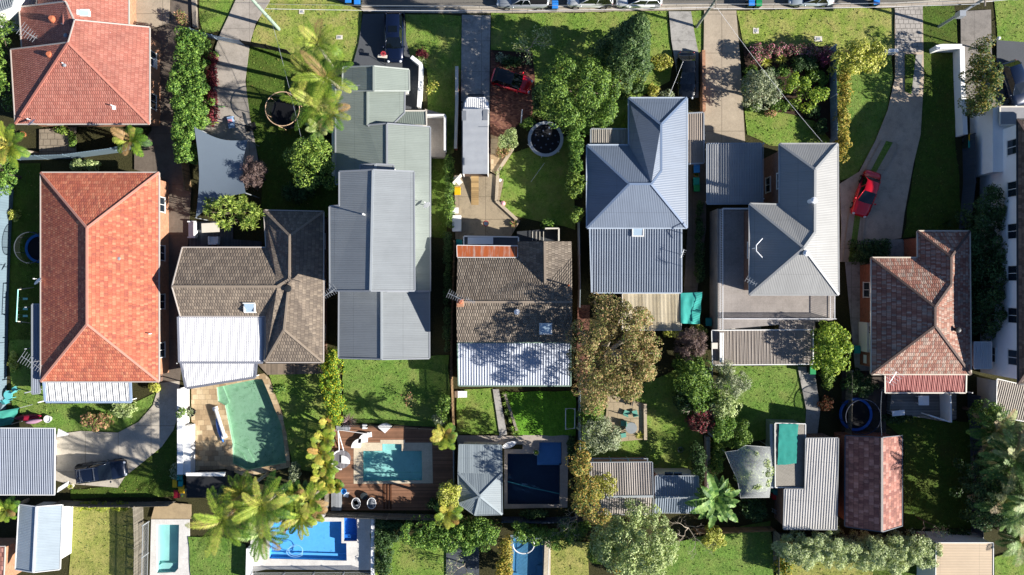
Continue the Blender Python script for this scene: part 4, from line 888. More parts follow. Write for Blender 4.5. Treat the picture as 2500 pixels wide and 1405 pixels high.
def frond_quads(rs, base, az, L, el, droop, n=26, leaf=.6, w=.07, vee=.5, hang=.35):
    """feather frond: leaflets in two ranks along an arching rib"""
    d = np.array([math.cos(az), math.sin(az), 0]); s_ = np.array([-d[1], d[0], 0]); out = []; prev = np.array(base); pts = []
    for i in range(n+1):
        t = i/n; a = el-droop*t**1.4; pts.append(prev.copy()); prev = prev+(d*math.cos(a)+np.array([0, 0, math.sin(a)]))*L/n
    for i in range(2, n+1):
        t = i/n; p = pts[i]; tg = pts[i]-pts[i-1]; tg /= np.linalg.norm(tg)+1e-9; up = np.cross(s_, tg)*-1
        if up[2] < 0: up = -up
        ll = leaf*(math.sin(math.pi*min(1, .18+.8*t))**.6)*rs.uniform(.85, 1.1)
        for sg in (-1, 1):
            v = s_*sg*.85+tg*.55+up*(vee*.4-hang*rs.uniform(.5, 1.3)); v /= np.linalg.norm(v); wv = np.cross(v, up); wv /= np.linalg.norm(wv)+1e-9
            out.append([p, p+v*ll*.45+wv*w*.5, p+v*ll, p+v*ll*.45-wv*w*.5])
    rib = []
    for i in range(0, n, 3):
        a, b = pts[i], pts[min(i+3, n)]; rib.append([a-s_*.025, b-s_*.015, b+s_*.015, a+s_*.025])
    return out+rib
def palm(label, px, py, z, R_, mat, seed, n=20, group=None, name='palm_tree', leaf=.7, trunk_r=.14, tmat='barkpale', w=.06, el=(-.15, 1.15), droop=1.0, hang=.3, base=None, heads=None):
    """crown centre is measured at height z; heads = several crowns of one clump"""
    c = W(px, py, z); t = thing(name, label, 'palm', (c.x, c.y, 0), group=group); rs = np.random.RandomState(seed); q = []; mb = MB(); tone = []
    for hx, hy, hz, hr, hn in (heads or [(px, py, z, R_, n)]):
        hn = int(hn*1.35); h = W(hx, hy, hz)
        for i in range(hn):
            az = 2.399*i+rs.uniform(-.3, .3); e = el[1]-(el[1]-el[0])*(i/hn)+rs.uniform(-.1, .1)
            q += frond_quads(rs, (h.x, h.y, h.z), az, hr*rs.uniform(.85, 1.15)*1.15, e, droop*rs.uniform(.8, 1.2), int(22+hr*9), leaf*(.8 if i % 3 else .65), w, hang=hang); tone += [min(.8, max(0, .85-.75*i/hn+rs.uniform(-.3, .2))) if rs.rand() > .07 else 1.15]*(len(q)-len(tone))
        b = Vector((c.x+(h.x-c.x)*.5, c.y+(h.y-c.y)*.5, -.05)); m_ = b.lerp(h, .5)+Vector((rs.uniform(-.15, .15), rs.uniform(-.15, .15), 0)); mb.tube([b, m_, h], [trunk_r*1.3, trunk_r, trunk_r*.9], 8)
    o = quads_mesh('crown', np.array(q), mat, t); at = o.data.attributes.new('tone', 'FLOAT', 'FACE'); at.data.foreach_set('value', np.array(tone, dtype=np.float32)); mb.build('trunk', M[tmat], t, smooth=True); return t
def strap_quads(rs, c, n, L, w, el=(.1, 1.3), droop=.9, seg=3):
    out = []
    for i in range(n):
        az = 2.399*i+rs.uniform(-.3, .3); e = rs.uniform(*el); l = L*rs.uniform(.75, 1.1); d = np.array([math.cos(az), math.sin(az), 0]); s_ = np.array([-d[1], d[0], 0]); p = np.array(c, float)
        for k in range(seg):
            a = e-droop*(k/seg); q = p+(d*math.cos(a)+np.array([0, 0, math.sin(a)]))*l/seg; w0, w1 = w*(1-.75*(k/seg)**2)*.5, w*(1-.75*((k+1)/seg)**2)*.5*(0.1 if k == seg-1 else 1)
            out.append([p-s_*w0, q-s_*w1, q+s_*w1, p+s_*w0]); p = q
    return out
def rosettes(name, label, pts, mat, seed, n=22, L=.45, w=.07, cat='shrub', group=None, stem=True, **kw):
    """strap leaved heads; pts are (px, py, z)"""
    rs = np.random.RandomState(seed); P = [W(*p) for p in pts]; c = sum(P, Vector())/len(P); t = thing(name, label, cat, (c.x, c.y, 0), group=group); q = []
    for p in P: q += strap_quads(rs, p, n, L, w, **kw)
    quads_mesh('foliage', np.array(q), mat, t)
    if stem:
        mb = MB(); b = Vector((c.x, c.y, -.03))
        for p in P: m_ = b.lerp(p, .45); m_.z = p.z*.3; mb.tube([b, m_, p], [.07+.01*len(P)**.5, .05, .03], 5)
        mb.build('stem', M['bark'], t)
    return t
def bare_tree(name, label, px, py, h, spread, seed, mat='barkpale', leaves=None, ln=300, lsize=.16, cat='tree', depth=4, r=.09, lean=(0, 0)):
    b = W(px, py, 0); t = thing(name, label, cat, b); rr = random.Random(seed); mb = MB(); tips = []
    def grow(p, d, L, rad, k):
        q = p+d*L; m_ = p.lerp(q, .5)+Vector((rr.uniform(-.1, .1), rr.uniform(-.1, .1), rr.uniform(-.05, .1)))*L; mb.tube([p, m_, q], [rad, rad*.8, rad*.62], 5 if k < 3 else 4)
        if k >= 2: tips.append(q)
        if k >= depth: return
        for i in range(rr.choice((2, 3, 3))):
            e = d+Vector((rr.uniform(-1, 1), rr.uniform(-1, 1), rr.uniform(-.35, .45)))*spread; e.normalize(); grow(q, e, L*rr.uniform(.6, .85), rad*.6, k+1)
    grow(b-Vector((0, 0, .05)), Vector((lean[0], lean[1], 1)).normalized(), h*.36, r, 0); mb.build('branches', M[mat], t)
    if leaves:
        rs = np.random.RandomState(seed); T = np.array([tuple(p) for p in tips]); p = T[rs.randint(0, len(T), ln)]+rs.normal(size=(ln, 3))*.22
        quads_mesh('leaves', leaf_quads(p, rs.normal(size=p.shape)+np.array([0, 0, .8]), rs, lsize), leaves, t)
    return t
def banana(label, px, py, z, n, L, mat, seed):
    c = W(px, py, z); t = thing('banana_plant', label, 'banana plant', (c.x, c.y, 0)); rs = np.random.RandomState(seed); q = []
    for i in range(n):
        az = 2*math.pi*i/n+rs.uniform(-.2, .2); d = np.array([math.cos(az), math.sin(az), 0]); s_ = np.array([-d[1], d[0], 0]); p = np.array(tuple(c)); e = rs.uniform(.2, 1.1); l = L*rs.uniform(.6, 1.15); K = 12
        for k in range(K):
            a = e-1.15*(k/K); st = (d*math.cos(a)+np.array([0, 0, math.sin(a)]))*l/K; r_ = p+st
            w0, w1 = [.34*math.sin(math.pi*min(1, .06+.94*x/K))**.5*l/2.6 for x in (k, k+1)]
            up = np.array([0, 0, .22]); j = rs.uniform(.8, 1.05)
            if k > 1:
                for sg in (-1, 1): q.append([p, p+sg*s_*w0*j+up*w0-st*.1, r_+sg*s_*w1*j+up*w1-st*.18, r_-st*.04])
            q.append([p-s_*.03+up*.1, r_-s_*.025+up*.1, r_+s_*.025+up*.1, p+s_*.03+up*.1]); p = r_
    quads_mesh('leaves', np.array(q), mat, t); mb = MB(); mb.tube([(c.x, c.y, -.05), (c.x+.05, c.y, z*.5), tuple(c)], [.22, .18, .1], 8); mb.build('trunk', plain('banana_stem', '#7a7a4a', .7), t, smooth=True)

LM = lambda n, *c, **k: leaf_mat(n, c, **k)
l_lime = LM('lime_leaves', '#3f5e20', '#6e8c36', '#9eb454'); l_mid = LM('green_leaves', '#385820', '#5c7e32', '#88a448'); l_dark = LM('dark_leaves', '#243c1c', '#3e5c30', '#5c7a46')
l_hedge = LM('hedge_leaves', '#375c22', '#5f8636', '#90b050'); l_conif = LM('conifer_needles', '#2a4620', '#446032', '#728a52'); l_gold = LM('golden_leaves', '#808c30', '#aeb048', '#c8bc68')
l_bronze = LM('bronze_leaves', '#66703a', '#a08e60', '#b89670', '#808c48', '#a88062', '#748440'); l_olive = LM('olive_leaves', '#6a7858', '#98a47e', '#b8bea2'); l_silver = LM('silver_leaves', '#94a872', '#b8c890', '#d6e0b4')
l_purp = LM('purple_leaves', '#55454a', '#7a6664', '#968078'); l_red = LM('burgundy_leaves', '#4a1820', '#6c2430', '#8a3a40'); l_yel = LM('yellow_leaves', '#9aa63a', '#c0c456', '#dcd880'); l_pink = LM('pink_flower_leaves', '#35522a', '#4a6430', '#d86a90', '#3f5a2c', '#e8a0b8', '#587034')
l_palm = LM('palm_fronds', '#2f5020', '#557826', '#88a038', '#b0b852', '#a08258', trans=.2, tone=True); l_gpalm = LM('golden_fronds', '#365422', '#618230', '#92a63a', '#bcb852', '#b08c4c', trans=.2, tone=True); l_dpalm = LM('dark_fronds', '#2c4a22', '#48702e', '#789a48', '#b0bc80', '#a8946c', trans=.2, tone=True); l_ros = LM('rosette_leaves', '#54722a', '#8ca442', '#b8c668'); l_ban = LM('banana_leaves', '#3f682a', '#688e42', '#8fae60')
l_pale = LM('pale_leaves', '#7c9454', '#a4b474', '#c8d49c'); l_aut = LM('autumn_green_leaves', '#4c6230', '#7c8a3c', '#a89a50', '#b8924c'); l_bush = LM('citrus_leaves', '#547820', '#8aa836', '#b6c850'); l_flow = LM('apricot_flower_leaves', '#5a7030', '#8a9a50', '#d0a080', '#c08a70')
l_flame = LM('yellow_hedge_leaves', '#68782c', '#a09a3a', '#ccb056')

# trees
tree('round_tree', 'round bushy lime green tree behind the palms, next to the sage roof', 755, 400, 58, 62, 1.5, 6.2, l_lime, 11, clump=.55)
tree('round_tree', 'dense spreading green tree between red car and blue roof', 1412, 210, 104, 88, 1.5, 7.2, l_mid, 12, clump=.62, leaf=.18, r=.2, heads=8,
     out=[(1330,170),(1345,140),(1385,135),(1400,118),(1415,135),(1440,140),(1470,150),(1500,165),(1512,215),(1508,250),(1498,295),(1460,298),(1430,285),(1398,305),(1365,300),(1325,265),(1312,215)])
tree('spreading_tree', 'huge bronze and brown leaved tree overhanging the brown tiled roof', 1495, 860, 110, 135, 2.6, 9.8, l_bronze, 13, clump=.6, leaf=.175, r=.34, heads=14, bark='barkpale', fill=.2, holes=.3,
     out=[(1500,716),(1535,735),(1562,725),(1600,790),(1616,850),(1596,880),(1598,930),(1572,955),(1560,985),(1515,980),(1475,1000),(1430,1020),(1408,975),(1412,925),(1370,870),(1388,800),(1425,775),(1440,728)])
tree('spreading_tree', 'big light green and grey tree at the bottom beside the iron sheds', 1555, 1320, 95, 90, 1.5, 7.5, l_pale, 14, clump=.5, leaf=.17, r=.2, heads=8,
     out=[(1478,1290),(1515,1250),(1540,1218),(1570,1250),(1600,1245),(1640,1280),(1655,1320),(1640,1360),(1612,1410),(1560,1420),(1500,1405),(1462,1365),(1442,1330),(1450,1300)])
c = W(1506, 172, 0); t = thing('conifer', 'tall dark green conifer leaning outward by the kerb', 'tree', c); rs = np.random.RandomState(5); P = []; D = []
for i in range(420):
    f = rs.uniform(0, 1)**1.15; rad = (2.75*(1-f)**.8+.15)*rs.uniform(.6, 1.05); a = rs.uniform(0, 6.283); p0 = np.array([c.x+rad*math.cos(a), c.y+rad*math.sin(a), 1.0+11.3*f])
    d = rs.normal(size=(95, 3)); d[:, 2] = np.abs(d[:, 2])-.3; d /= np.linalg.norm(d, axis=1)[:, None]; P.append(p0+d*rs.uniform(.25, .6)*np.array([1, 1, .7])); D.append(d)
P = np.concatenate(P); D = np.concatenate(D); quads_mesh('crown', leaf_quads(P, D+rs.normal(size=D.shape)*.4+np.array([0, 0, .4]), rs, .2, .5), l_conif, t); trunk(t, c.x, c.y, 10, .22, M['bark'], (), 5)
tree('spreading_tree', 'tall narrow tree with orange tinted leaves beside white garden wall', 2396, 185, 42, 98, .8, 5.0, LM('dark_autumn_leaves', '#34502a', '#4c6a32', '#6c8038', '#a08a44'), 15, zo=3.3, clump=.5, out=[(2380,105),(2415,95),(2412,150),(2440,200),(2435,240),(2400,280),(2365,282),(2358,235),(2370,170)])
tree('spreading_tree', 'tall dark green tree row of crowns against the white apartment wall', 2408, 640, 45, 190, .6, 4.0, l_dark, 16, zo=2.7, clump=.6, leaf=.18, heads=9, out=[(2395,455),(2440,458),(2452,500),(2448,560),(2460,620),(2455,680),(2466,740),(2462,790),(2420,835),(2385,835),(2370,780),(2372,700),(2362,620),(2365,540),(2375,480)])
tree('olive_tree', 'grey green fluffy tree beside the stone patio', 1460, 1062, 50, 42, .8, 4.5, l_olive, 17, clump=.4, leaf=.15, out=None)
tree('olive_tree', 'feathery olive green tree between navy pool and striped shed', 1430, 1158, 46, 72, 1.0, 7.4, l_aut, 18, clump=.45, leaf=.16, holes=.1, out=[(1415,1100),(1440,1095),(1440,1140),(1455,1150),(1450,1205),(1490,1215),(1488,1270),(1440,1260),(1400,1240),(1385,1200),(1400,1160),(1390,1130)])
tree('olive_tree', 'wispy yellow green tree leaning over the striped iron shed', 1468, 1185, 38, 35, 3.2, 5.2, l_gold, 19, clump=.35, leaf=.14, holes=.35, irr=.25)
tree('round_tree', 'bright green tree overlapping the brown ribbed patio roof', 2025, 848, 46, 64, .8, 5.0, l_bush, 20, clump=.42, leaf=.165)
tree('round_tree', 'bright yellow green tree at the front of the gravel drive', 2100, 138, 68, 40, .5, 3.6, l_yel, 21, clump=.42, leaf=.2)
tree('citrus_tree', 'bright citrus tree with a hollow crown in the front garden', 1960, 218, 52, 48, .6, 3.4, l_bush, 22, clump=.38, holes=.2, out=[(1930,185),(1955,175),(1972,195),(1970,215),(1990,222),(2012,212),(2016,235),(1990,262),(1955,262),(1950,240),(1962,228),(1950,205),(1935,222),(1915,230),(1918,205)])
tree('olive_tree', 'grey green spreading tree with pale limbs in the front garden', 1852, 215, 46, 52, 1.0, 4.2, l_olive, 23, clump=.38, leaf=.15, bark='barkpale', holes=.15)
tree('olive_tree', 'smoky grey tree at the rear of the brown patio roof', 1785, 928, 42, 48, .6, 4.0, l_olive, 24, clump=.4, leaf=.13, holes=.35, loose=.7)
tree('round_tree', 'leafy green tree beside the dark lawn, next to the wilted purple shrub', 1692, 920, 42, 62, .3, 4.8, l_mid, 25, fill=.5, clump=.42)
tree('round_tree', 'clipped lime green round shrub tree beside the netted tree', 1760, 1042, 34, 32, .3, 3.0, l_hedge, 26, clump=.35, leaf=.13)
tree('round_tree', 'darker speckled round shrub tree below the clipped lime one', 1802, 1062, 30, 36, .3, 2.6, l_mid, 27, clump=.35, leaf=.13)
tree('round_tree', 'pale green bushy tree with rounded leaves beside the dark lawn corner', 1765, 990, 42, 34, .3, 3.2, l_pale, 28, clump=.38, leaf=.2)
tree('netted_tree', 'pale green fruit tree standing under the white bird net', 1842, 1148, 42, 54, .5, 3.6, l_pale, 29, clump=.36, leaf=.16)
tree('round_tree', 'lime tree with pale leaves at the corner of the timber deck', 1098, 1208, 26, 32, 1.0, 4.4, l_yel, 30, clump=.34, leaf=.15)
tree('purple_tree', 'leafless looking purple brown bushy tree beside the shade sail', 622, 428, 34, 44, .6, 4.0, l_purp, 31, clump=.4, leaf=.16, asp=.25, holes=.1, loose=.8)
tree('purple_tree', 'wilted purple grey bush beside the green shade tarp', 1688, 842, 38, 42, .4, 4.2, l_purp, 32, clump=.38, leaf=.14, asp=.3, loose=.8)
tree('round_tree', 'dark green tree crown at the left edge above the blue fence', -12, 420, 32, 75, .8, 5.0, l_hedge, 33, clump=.45)
tree('round_tree', 'dark green tree crown at the far left edge by the red roof', -10, 130, 28, 120, .8, 4.6, l_mid, 34, clump=.45)
tree('round_tree', 'dark leafy tree between the apartment wall and the lower palms', 2405, 1190, 40, 100, .6, 5.0, l_dark, 35, clump=.5)
tree('round_tree', 'broad green leafy tree hugging the apartment corner', 2405, 1010, 34, 30, .8, 4.6, l_mid, 37, clump=.42)
for i, (x, y, rx, ry) in enumerate(((1958,1336,66,42),(2036,1338,62,42),(2108,1344,60,44),(2182,1350,60,44),(2244,1346,46,42))):
    tree('wattle_tree', 'silver green feathery wattle, %s in the row behind the white workshop' % ('westernmost', 'second from the west', 'middle one', 'second from the east', 'easternmost')[i], x, y, rx, ry, .3, 4.2-.1*i, l_silver, 40+i, clump=.4, leaf=.15, asp=.4, loose=.5, dens=1.3, power=.35, group='wattles behind the sheds', heads=3, r=.08)
# hedges
hedge('clipped_hedge', 'long tall lime green hedge along the brown driveway', [(446,80),(500,84),(512,120),(508,180),(514,240),(508,310),(488,330),(485,385),(462,402),(440,395),(430,330),(436,280),(424,225),(438,150)], 3.6, l_hedge, 51, leaf=.18, clump=.42, dens=1.5, fill=.3)
hedge('burgundy_hedge', 'dark burgundy hedge beside the tall lime hedge', [(514,130),(526,135),(528,235),(524,315),(512,310),(512,230)], 1.5, l_red, 52)
hedge('clipped_hedge', 'golden flecked clipped hedge between the green pool yard and the back lawn', [(800,848),(828,850),(836,900),(834,960),(838,1030),(812,1036),(798,990),(782,935),(785,890)], 2.3, LM('golden_hedge_leaves', '#3f6a1c', '#6c982e', '#8cb040', '#c8bc30'), 53, leaf=.15)
hedge('clipped_hedge', 'wide bright green hedge along the bottom, below the batten fence', [(985,1275),(1050,1268),(1120,1272),(1180,1262),(1218,1290),(1210,1330),(1150,1345),(1090,1340),(1020,1330),(985,1310)], 3.3, l_hedge, 54, leaf=.175, clump=.45)
hedge('ivy_hedge', 'dark ivy hedge beside the cobalt pool paving', [(920,1265),(985,1270),(985,1310),(960,1330),(950,1410),(918,1410),(915,1330)], 1.3, l_dark, 55)
hedge('clipped_hedge', 'bright green hedge above the lap pool', [(1255,1272),(1300,1285),(1345,1290),(1400,1300),(1402,1325),(1360,1335),(1310,1325),(1255,1318)], 2.6, l_hedge, 56, leaf=.18)
hedge('golden_hedge', 'golden orange hedge beside the lap pool', [(1222,1305),(1250,1310),(1250,1420),(1212,1420)], 2.2, l_flame, 57)
hedge('golden_hedge', 'yellowing hedge along the white fence beside the front lawn', [(2040,165),(2068,168),(2072,260),(2068,330),(2066,392),(2048,392),(2040,320),(2044,240)], 2.0, l_flame, 58)
hedge('flowering_hedge', 'pink flowering camellia hedge across the front garden', [(1828,112),(2020,114),(2022,148),(1985,142),(1940,135),(1890,140),(1860,148),(1828,148)], 1.7, l_pink, 59)
hedge('clipped_hedge', 'leafy hedge column with lime top, beside the trampoline with white pad', [(1397,290),(1424,285),(1426,330),(1412,400),(1394,395),(1386,340)], 3.2, l_hedge, 60)
hedge('clipped_hedge', 'dark clipped block hedge beside the brick walled house entrance', [(2082,590),(2170,586),(2176,612),(2160,632),(2100,645),(2080,640)], 1.5, l_dark, 61)
hedge('clipped_hedge', 'narrow dark hedge along the fence east of the slate roofed house', [(1088,380),(1106,380),(1108,480),(1104,560),(1090,560)], 1.8, l_mid, 62)
hedge('clipped_hedge', 'narrow dark hedge in the side passage beside the brown tiled house', [(1086,570),(1104,570),(1102,700),(1098,860),(1086,860)], 1.6, l_dark, 63)
hedge('clipped_hedge', 'low bright yellow green strip hedge by the dry lawn', [(190,1229),(312,1231),(312,1244),(190,1243)], 1.0, LM('yellow_green_leaves', '#6c8020', '#94a030', '#a8b040'), 64)
hedge('ground_vine', 'vine hedge in the passage between blue roof and terrace', [(1700,490),(1712,490),(1714,600),(1716,700),(1702,705)], 1.4, l_dark, 65)
# shrubs
for a in (('round green shrub in the hedge gap by the lawn, beside blue eave', 1403, 455, 22, 36, 3.0, l_lime, 70), ('small round shrub, lowest of the row beside the blue eave', 1406, 525, 17, 20, 3.0, l_lime, 71), ('small green shrub, topmost of the row beside the blue eave', 1404, 410, 17, 17, 3.0, l_hedge, 72),
          ('glossy green ball shrub by the porch of the brown tiled house', 1340, 546, 21, 12, 1.2, l_hedge, 73), ('pale shrub on the edge of the brick patio', 1243, 343, 22, 26, 1.4, l_pale, 74), ('orange leaved shrub below the pale one by the brick patio', 1228, 370, 16, 14, 1.0, l_flow, 75),
          ('golden yellow shrub beside the dark parked sedan', 1612, 154, 27, 18, 1.6, l_gold, 76), ('grey leaved shrub at the blue house front corner', 1628, 232, 16, 9, 1.1, l_olive, 77), ('small yellow shrub on the lawn in front of blue house', 1592, 222, 14, 16, 1.0, l_gold, 78),
          ('clipped dark domed shrub in the front garden behind pink hedge', 1962, 156, 32, 23, 1.5, l_dark, 79), ('low mixed shrub along the front garden edge', 1900, 258, 30, 12, .9, l_mid, 80), ('magenta flowering shrub at the end of the pink hedge', 2014, 140, 16, 18, 1.6, LM('magenta_flowers', '#8a3a5a', '#c85a88', '#5a4a40'), 81),
          ('red flowering shrub beside the dead branches', 1712, 1022, 34, 32, 2.6, LM('red_flower_leaves', '#4a3a30', '#6a4040', '#b04858', '#5a5040'), 82), ('yellow leaved shrub at the corner of the cream patio roof', 1640, 812, 24, 14, 1.8, l_yel, 83), ('yellow green shrub below the green shade tarp', 1700, 808, 22, 16, 2.0, l_gold, 84),
          ('pink and apricot flowering shrub beside the curved driveway', 238, 1030, 34, 22, 1.2, l_flow, 85), ('straggly green flowering shrub under the white verandah roof', 300, 1000, 28, 24, 1.3, l_pale, 86), ('small white green shrub beside the verandah wall', 374, 945, 18, 10, .9, l_yel, 87),
          ('small purple shrub at the front wall by the blue SUV', 1032, 130, 13, 10, .8, l_red, 88), ('pale agave like shrub at the front wall', 1026, 146, 11, 8, .7, l_pale, 89), ('pale flowering bush at the top of the brown driveway', 447, 46, 13, 15, 1.6, l_flow, 90),
          ('leafy bush overhanging the left blue fence', 208, 403, 38, 13, 1.6, l_pale, 91), ('small yellow shrub near the blue trampoline', 36, 526, 10, 12, 1.0, l_yel, 92), ('yellow climbing plant in the left garden bed', 32, 880, 9, 30, .8, l_yel, 93),
          ('green shrub in the dark yard beside the mottled tiled house', 2100, 940, 40, 32, 1.6, l_dark, 94), ('grey blue succulent clump by the green pool', 720, 1150, 14, 22, 1.4, l_olive, 95), ('bright round moss mound on the pool lawn', 679, 948, 13, 12, .3, l_hedge, 96),
          ('yellow flowering shrub below the banana plant', 1742, 1312, 30, 26, 1.6, l_yel, 97), ('lush shrub with yellow flowers at the bottom near wattles', 1912, 1372, 24, 34, 1.6, LM('yellow_flower_leaves', '#3c6422', '#5c8030', '#e0c030', '#4c7028'), 98), ('yellow flower bush at the bottom edge below the big tree', 1510, 1396, 14, 12, 1.2, LM('bright_yellow_flowers', '#c09a20', '#e0b030'), 99),
          ('green shrub in the fence corner beside the navy pool', 1397, 1090, 12, 26, 1.2, l_dark, 100), ('bushy shrubs along the timber fence east of the back lawn', 1082, 990, 14, 34, 2.0, l_mid, 101), ('grey leaved shrub near the pool fence corner', 1072, 1022, 14, 14, 1.4, l_olive, 102),
          ('caged bean vines below the bright green tree', 2019, 925, 15, 24, 1.2, l_lime, 103), ('reddish leaved shrub in the side bed', 2017, 985, 18, 16, .9, LM('rust_leaves', '#6a3a24', '#8a4a30', '#4a4a28'), 104), ('lime leaved climber at the corner of the netted tree', 1752, 1105, 14, 40, 1.8, l_lime, 105),
          ('low hedge of fern by the rear deck', 2190, 1022, 40, 10, .9, l_dark, 106), ('dark shrub below the netted tree', 1840, 1240, 34, 30, 1.4, l_dark, 107), ('dark green understorey shrub west of the bronze tree', 1432, 1010, 26, 30, 3.0, l_mid, 108),
          ('dark understorey shrub beside the big light green tree', 1470, 1335, 38, 34, 3.4, l_mid, 109), ('green shrub between hedge and striped shed', 1400, 1290, 34, 24, 2.2, l_mid, 110), ('small green shrub in the red house courtyard', 150, 318, 16, 9, .8, l_lime, 111), ('low green shrub in the courtyard gap', 175, 340, 9, 16, .7, l_mid, 112),
          ('grey shrub beside the white pool wall', 436, 1150, 14, 24, 1.2, l_olive, 113), ('trailing potted vine on the white wall', 445, 1010, 8, 18, 1.6, l_mid, 114), ('pink flowering plant beside the dark parked sedan', 1690, 208, 9, 6, .9, LM('pink_petals', '#8a5060', '#b06a80'), 115), ('dark cycad like bush below the palms', 780, 325, 22, 18, 1.6, l_dpalm, 116)):
    shrub(*a)
rq = random.Random(77)
for i, (x, y, rx, ry, h, m_, nm) in enumerate(((1835,175,16,14,.9,l_mid,'leafy green shrub west of the flax in the front garden'), (1885,178,18,12,.8,l_dark,'dark shrub under the flax clumps'), (1915,172,16,12,.9,l_hedge,'bright green shrub beside the clipped dome'), (1990,185,18,14,1.0,l_mid,'green shrub east of the clipped dome'), (1895,205,16,16,1.0,l_dark,'dark shrub between grey tree and citrus'), (1935,255,18,12,.9,l_lime,'lime shrub below the citrus tree'), (1880,275,16,8,.7,l_flow,'apricot flowering shrub on the bed edge'), (1840,262,16,9,.7,l_mid,'green mat shrub at the lower bed edge'), (1985,270,18,16,1.0,l_dark,'dark shrub in the shaded corner of the front garden'), (2008,195,10,18,1.0,l_mid,'narrow shrub along the front garden fence'), (2005,310,14,22,1.0,l_dark,'dark shrub against the blue grey fence'), (1820,205,8,20,.8,l_hedge,'small shrub beside the beige driveway edge'),
      (1668,975,26,34,2.4,l_dark,'dark fern mass in the shaded yard'), (1660,885,20,18,1.6,l_mid,'green shrub under the purple bush'), (1702,975,26,26,3.0,l_hedge,'bright shrub north of the red flowers'), (1732,960,18,30,2.8,l_mid,'green shrub along the grey fence'), (1745,1140,18,20,1.4,l_mid,'green shrub west of the netted tree'), (1770,1195,20,16,1.4,l_lime,'lime shrub beneath the banana leaves'), (1702,1130,18,50,2.6,l_dark,'dark shrub beside the retaining wall'), (1590,148,12,10,1.2,l_mid,'small green bush west of the golden shrub'), (1250,150,26,12,1.0,l_dark,'dark shrub in the bed above the red hatchback'), (1225,142,14,10,.8,l_olive,'grey shrub at the top of the brick patio'), (1312,240,14,30,1.6,l_dark,'dark shrub on the east edge of the brick patio'), (1290,300,16,14,1.2,l_mid,'green shrub above the white pad trampoline'),
      (770,400,66,60,2.2,l_dark,'dark understorey shrub below the round lime tree'), (730,470,40,26,1.6,l_dark,'dark shrub by the hipped grey roof'), (1105,1230,22,24,2.0,l_mid,'green shrub under the lime tree at the deck corner'), (1060,1232,14,12,1.0,l_dark,'dark shrub in the shaded deck corner'), (1300,1255,40,8,1.2,l_dark,'dark hedge strip below the navy pool'), (2260,1320,30,14,1.2,l_dark,'dark plants behind the tan studio'), (2340,1305,36,12,1.0,l_dark,'dark planting along the rear fence'))):
    shrub(nm, x, y, rx, ry, h, m_, 400+i)
# palms
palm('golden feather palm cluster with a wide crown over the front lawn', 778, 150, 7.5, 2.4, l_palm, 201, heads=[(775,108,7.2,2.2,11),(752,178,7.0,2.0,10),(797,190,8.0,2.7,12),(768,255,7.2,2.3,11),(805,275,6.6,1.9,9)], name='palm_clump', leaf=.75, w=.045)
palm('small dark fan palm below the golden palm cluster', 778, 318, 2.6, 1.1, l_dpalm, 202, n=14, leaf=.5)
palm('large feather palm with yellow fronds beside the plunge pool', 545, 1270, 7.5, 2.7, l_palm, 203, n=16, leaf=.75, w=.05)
palm('tall feather palm between black shed and cobalt pool', 640, 1235, 8.0, 2.6, l_palm, 204, n=17, leaf=.75, w=.05)
palm('feather palm leaning toward the cobalt pool edge', 640, 1300, 6.0, 2.0, l_dpalm, 205, n=15, leaf=.8, w=.06)
palm('feather palm with orange tips above the plunge pool', 590, 1205, 6.5, 1.7, l_gpalm, 206, n=12, leaf=.7, w=.045)
palm('dense yellow tipped palm clump at the cobalt pool corner', 738, 1240, 5.0, 2.2, l_palm, 207, heads=[(715,1215,5.0,1.5,12),(755,1222,5.2,1.6,12),(735,1262,5.4,1.7,12),(705,1255,4.6,1.5,11),(765,1250,4.6,1.2,9)], name='palm_clump', leaf=.6, w=.06)
palm('golden cane palm row along the deck batten fence', 792, 1100, 3.6, 1.0, l_gpalm, 208, heads=[(800,1035,1.9,.75,10),(790,1072,2.1,1.0,13),(782,1105,2.2,1.1,14),(795,1135,2.1,1.1,14),(785,1165,2.0,1.0,13),(800,1185,1.9,.8,10)], name='palm_clump', leaf=.55, w=.06)
palm('golden palm on the fence line east of the timber deck', 1085, 1065, 4.2, 1.2, l_gpalm, 209, n=13, leaf=.6, w=.06)
palm('golden palm at the deck corner beside the lime tree', 1092, 1252, 4.0, 1.25, l_gpalm, 210, n=12, leaf=.6, w=.06)
palm('small golden palm shrub in the deck corner by the grey bench', 822, 1186, 1.4, .6, l_gpalm, 211, n=14, leaf=.4, w=.1)
palm('yellow green palm against the red roofed courtyard', 318, 342, 3.6, 1.45, l_palm, 212, n=11, leaf=.7, w=.07)
palm('yellowing palm at the left edge below the red house', 22, 355, 4.0, 1.8, l_gpalm, 213, n=12, leaf=.8, w=.075)
palm('green fan palm at the left edge by the white shed', 14, 1245, 3.0, 1.1, l_palm, 214, n=16, leaf=.6, w=.06)
for i, (x, y, z, r_) in enumerate(((2432,1052,3.4,2.2),(2478,1120,5.2,2.8),(2450,1225,4.0,2.5),(2494,1318,3.0,2.2),(2520,1225,6.5,2.8))):
    palm(('tall shaggy palm nearest the beige outbuilding', 'tallest shaggy palm near the right edge', 'shaggy palm in the middle of the right hand group', 'lowest shaggy palm at the right edge', 'shaggy palm cut off by the right edge')[i], x, y, z, r_, l_dpalm, 220+i, n=20, leaf=.8, w=.06, group='palms along the lower right edge')
tree('spreading_tree', 'tall dense green tree cut off by the right edge, behind the palms', 2545, 1160, 62, 90, 1.0, 8.5, l_mid, 38, clump=.6, leaf=.175, r=.25, fill=.5)
tree('spreading_tree', 'tall dark tree cut off by the right edge above the other', 2565, 1110, 70, 70, 1.0, 9.0, l_dark, 39, clump=.6, leaf=.175, r=.25, fill=.5)
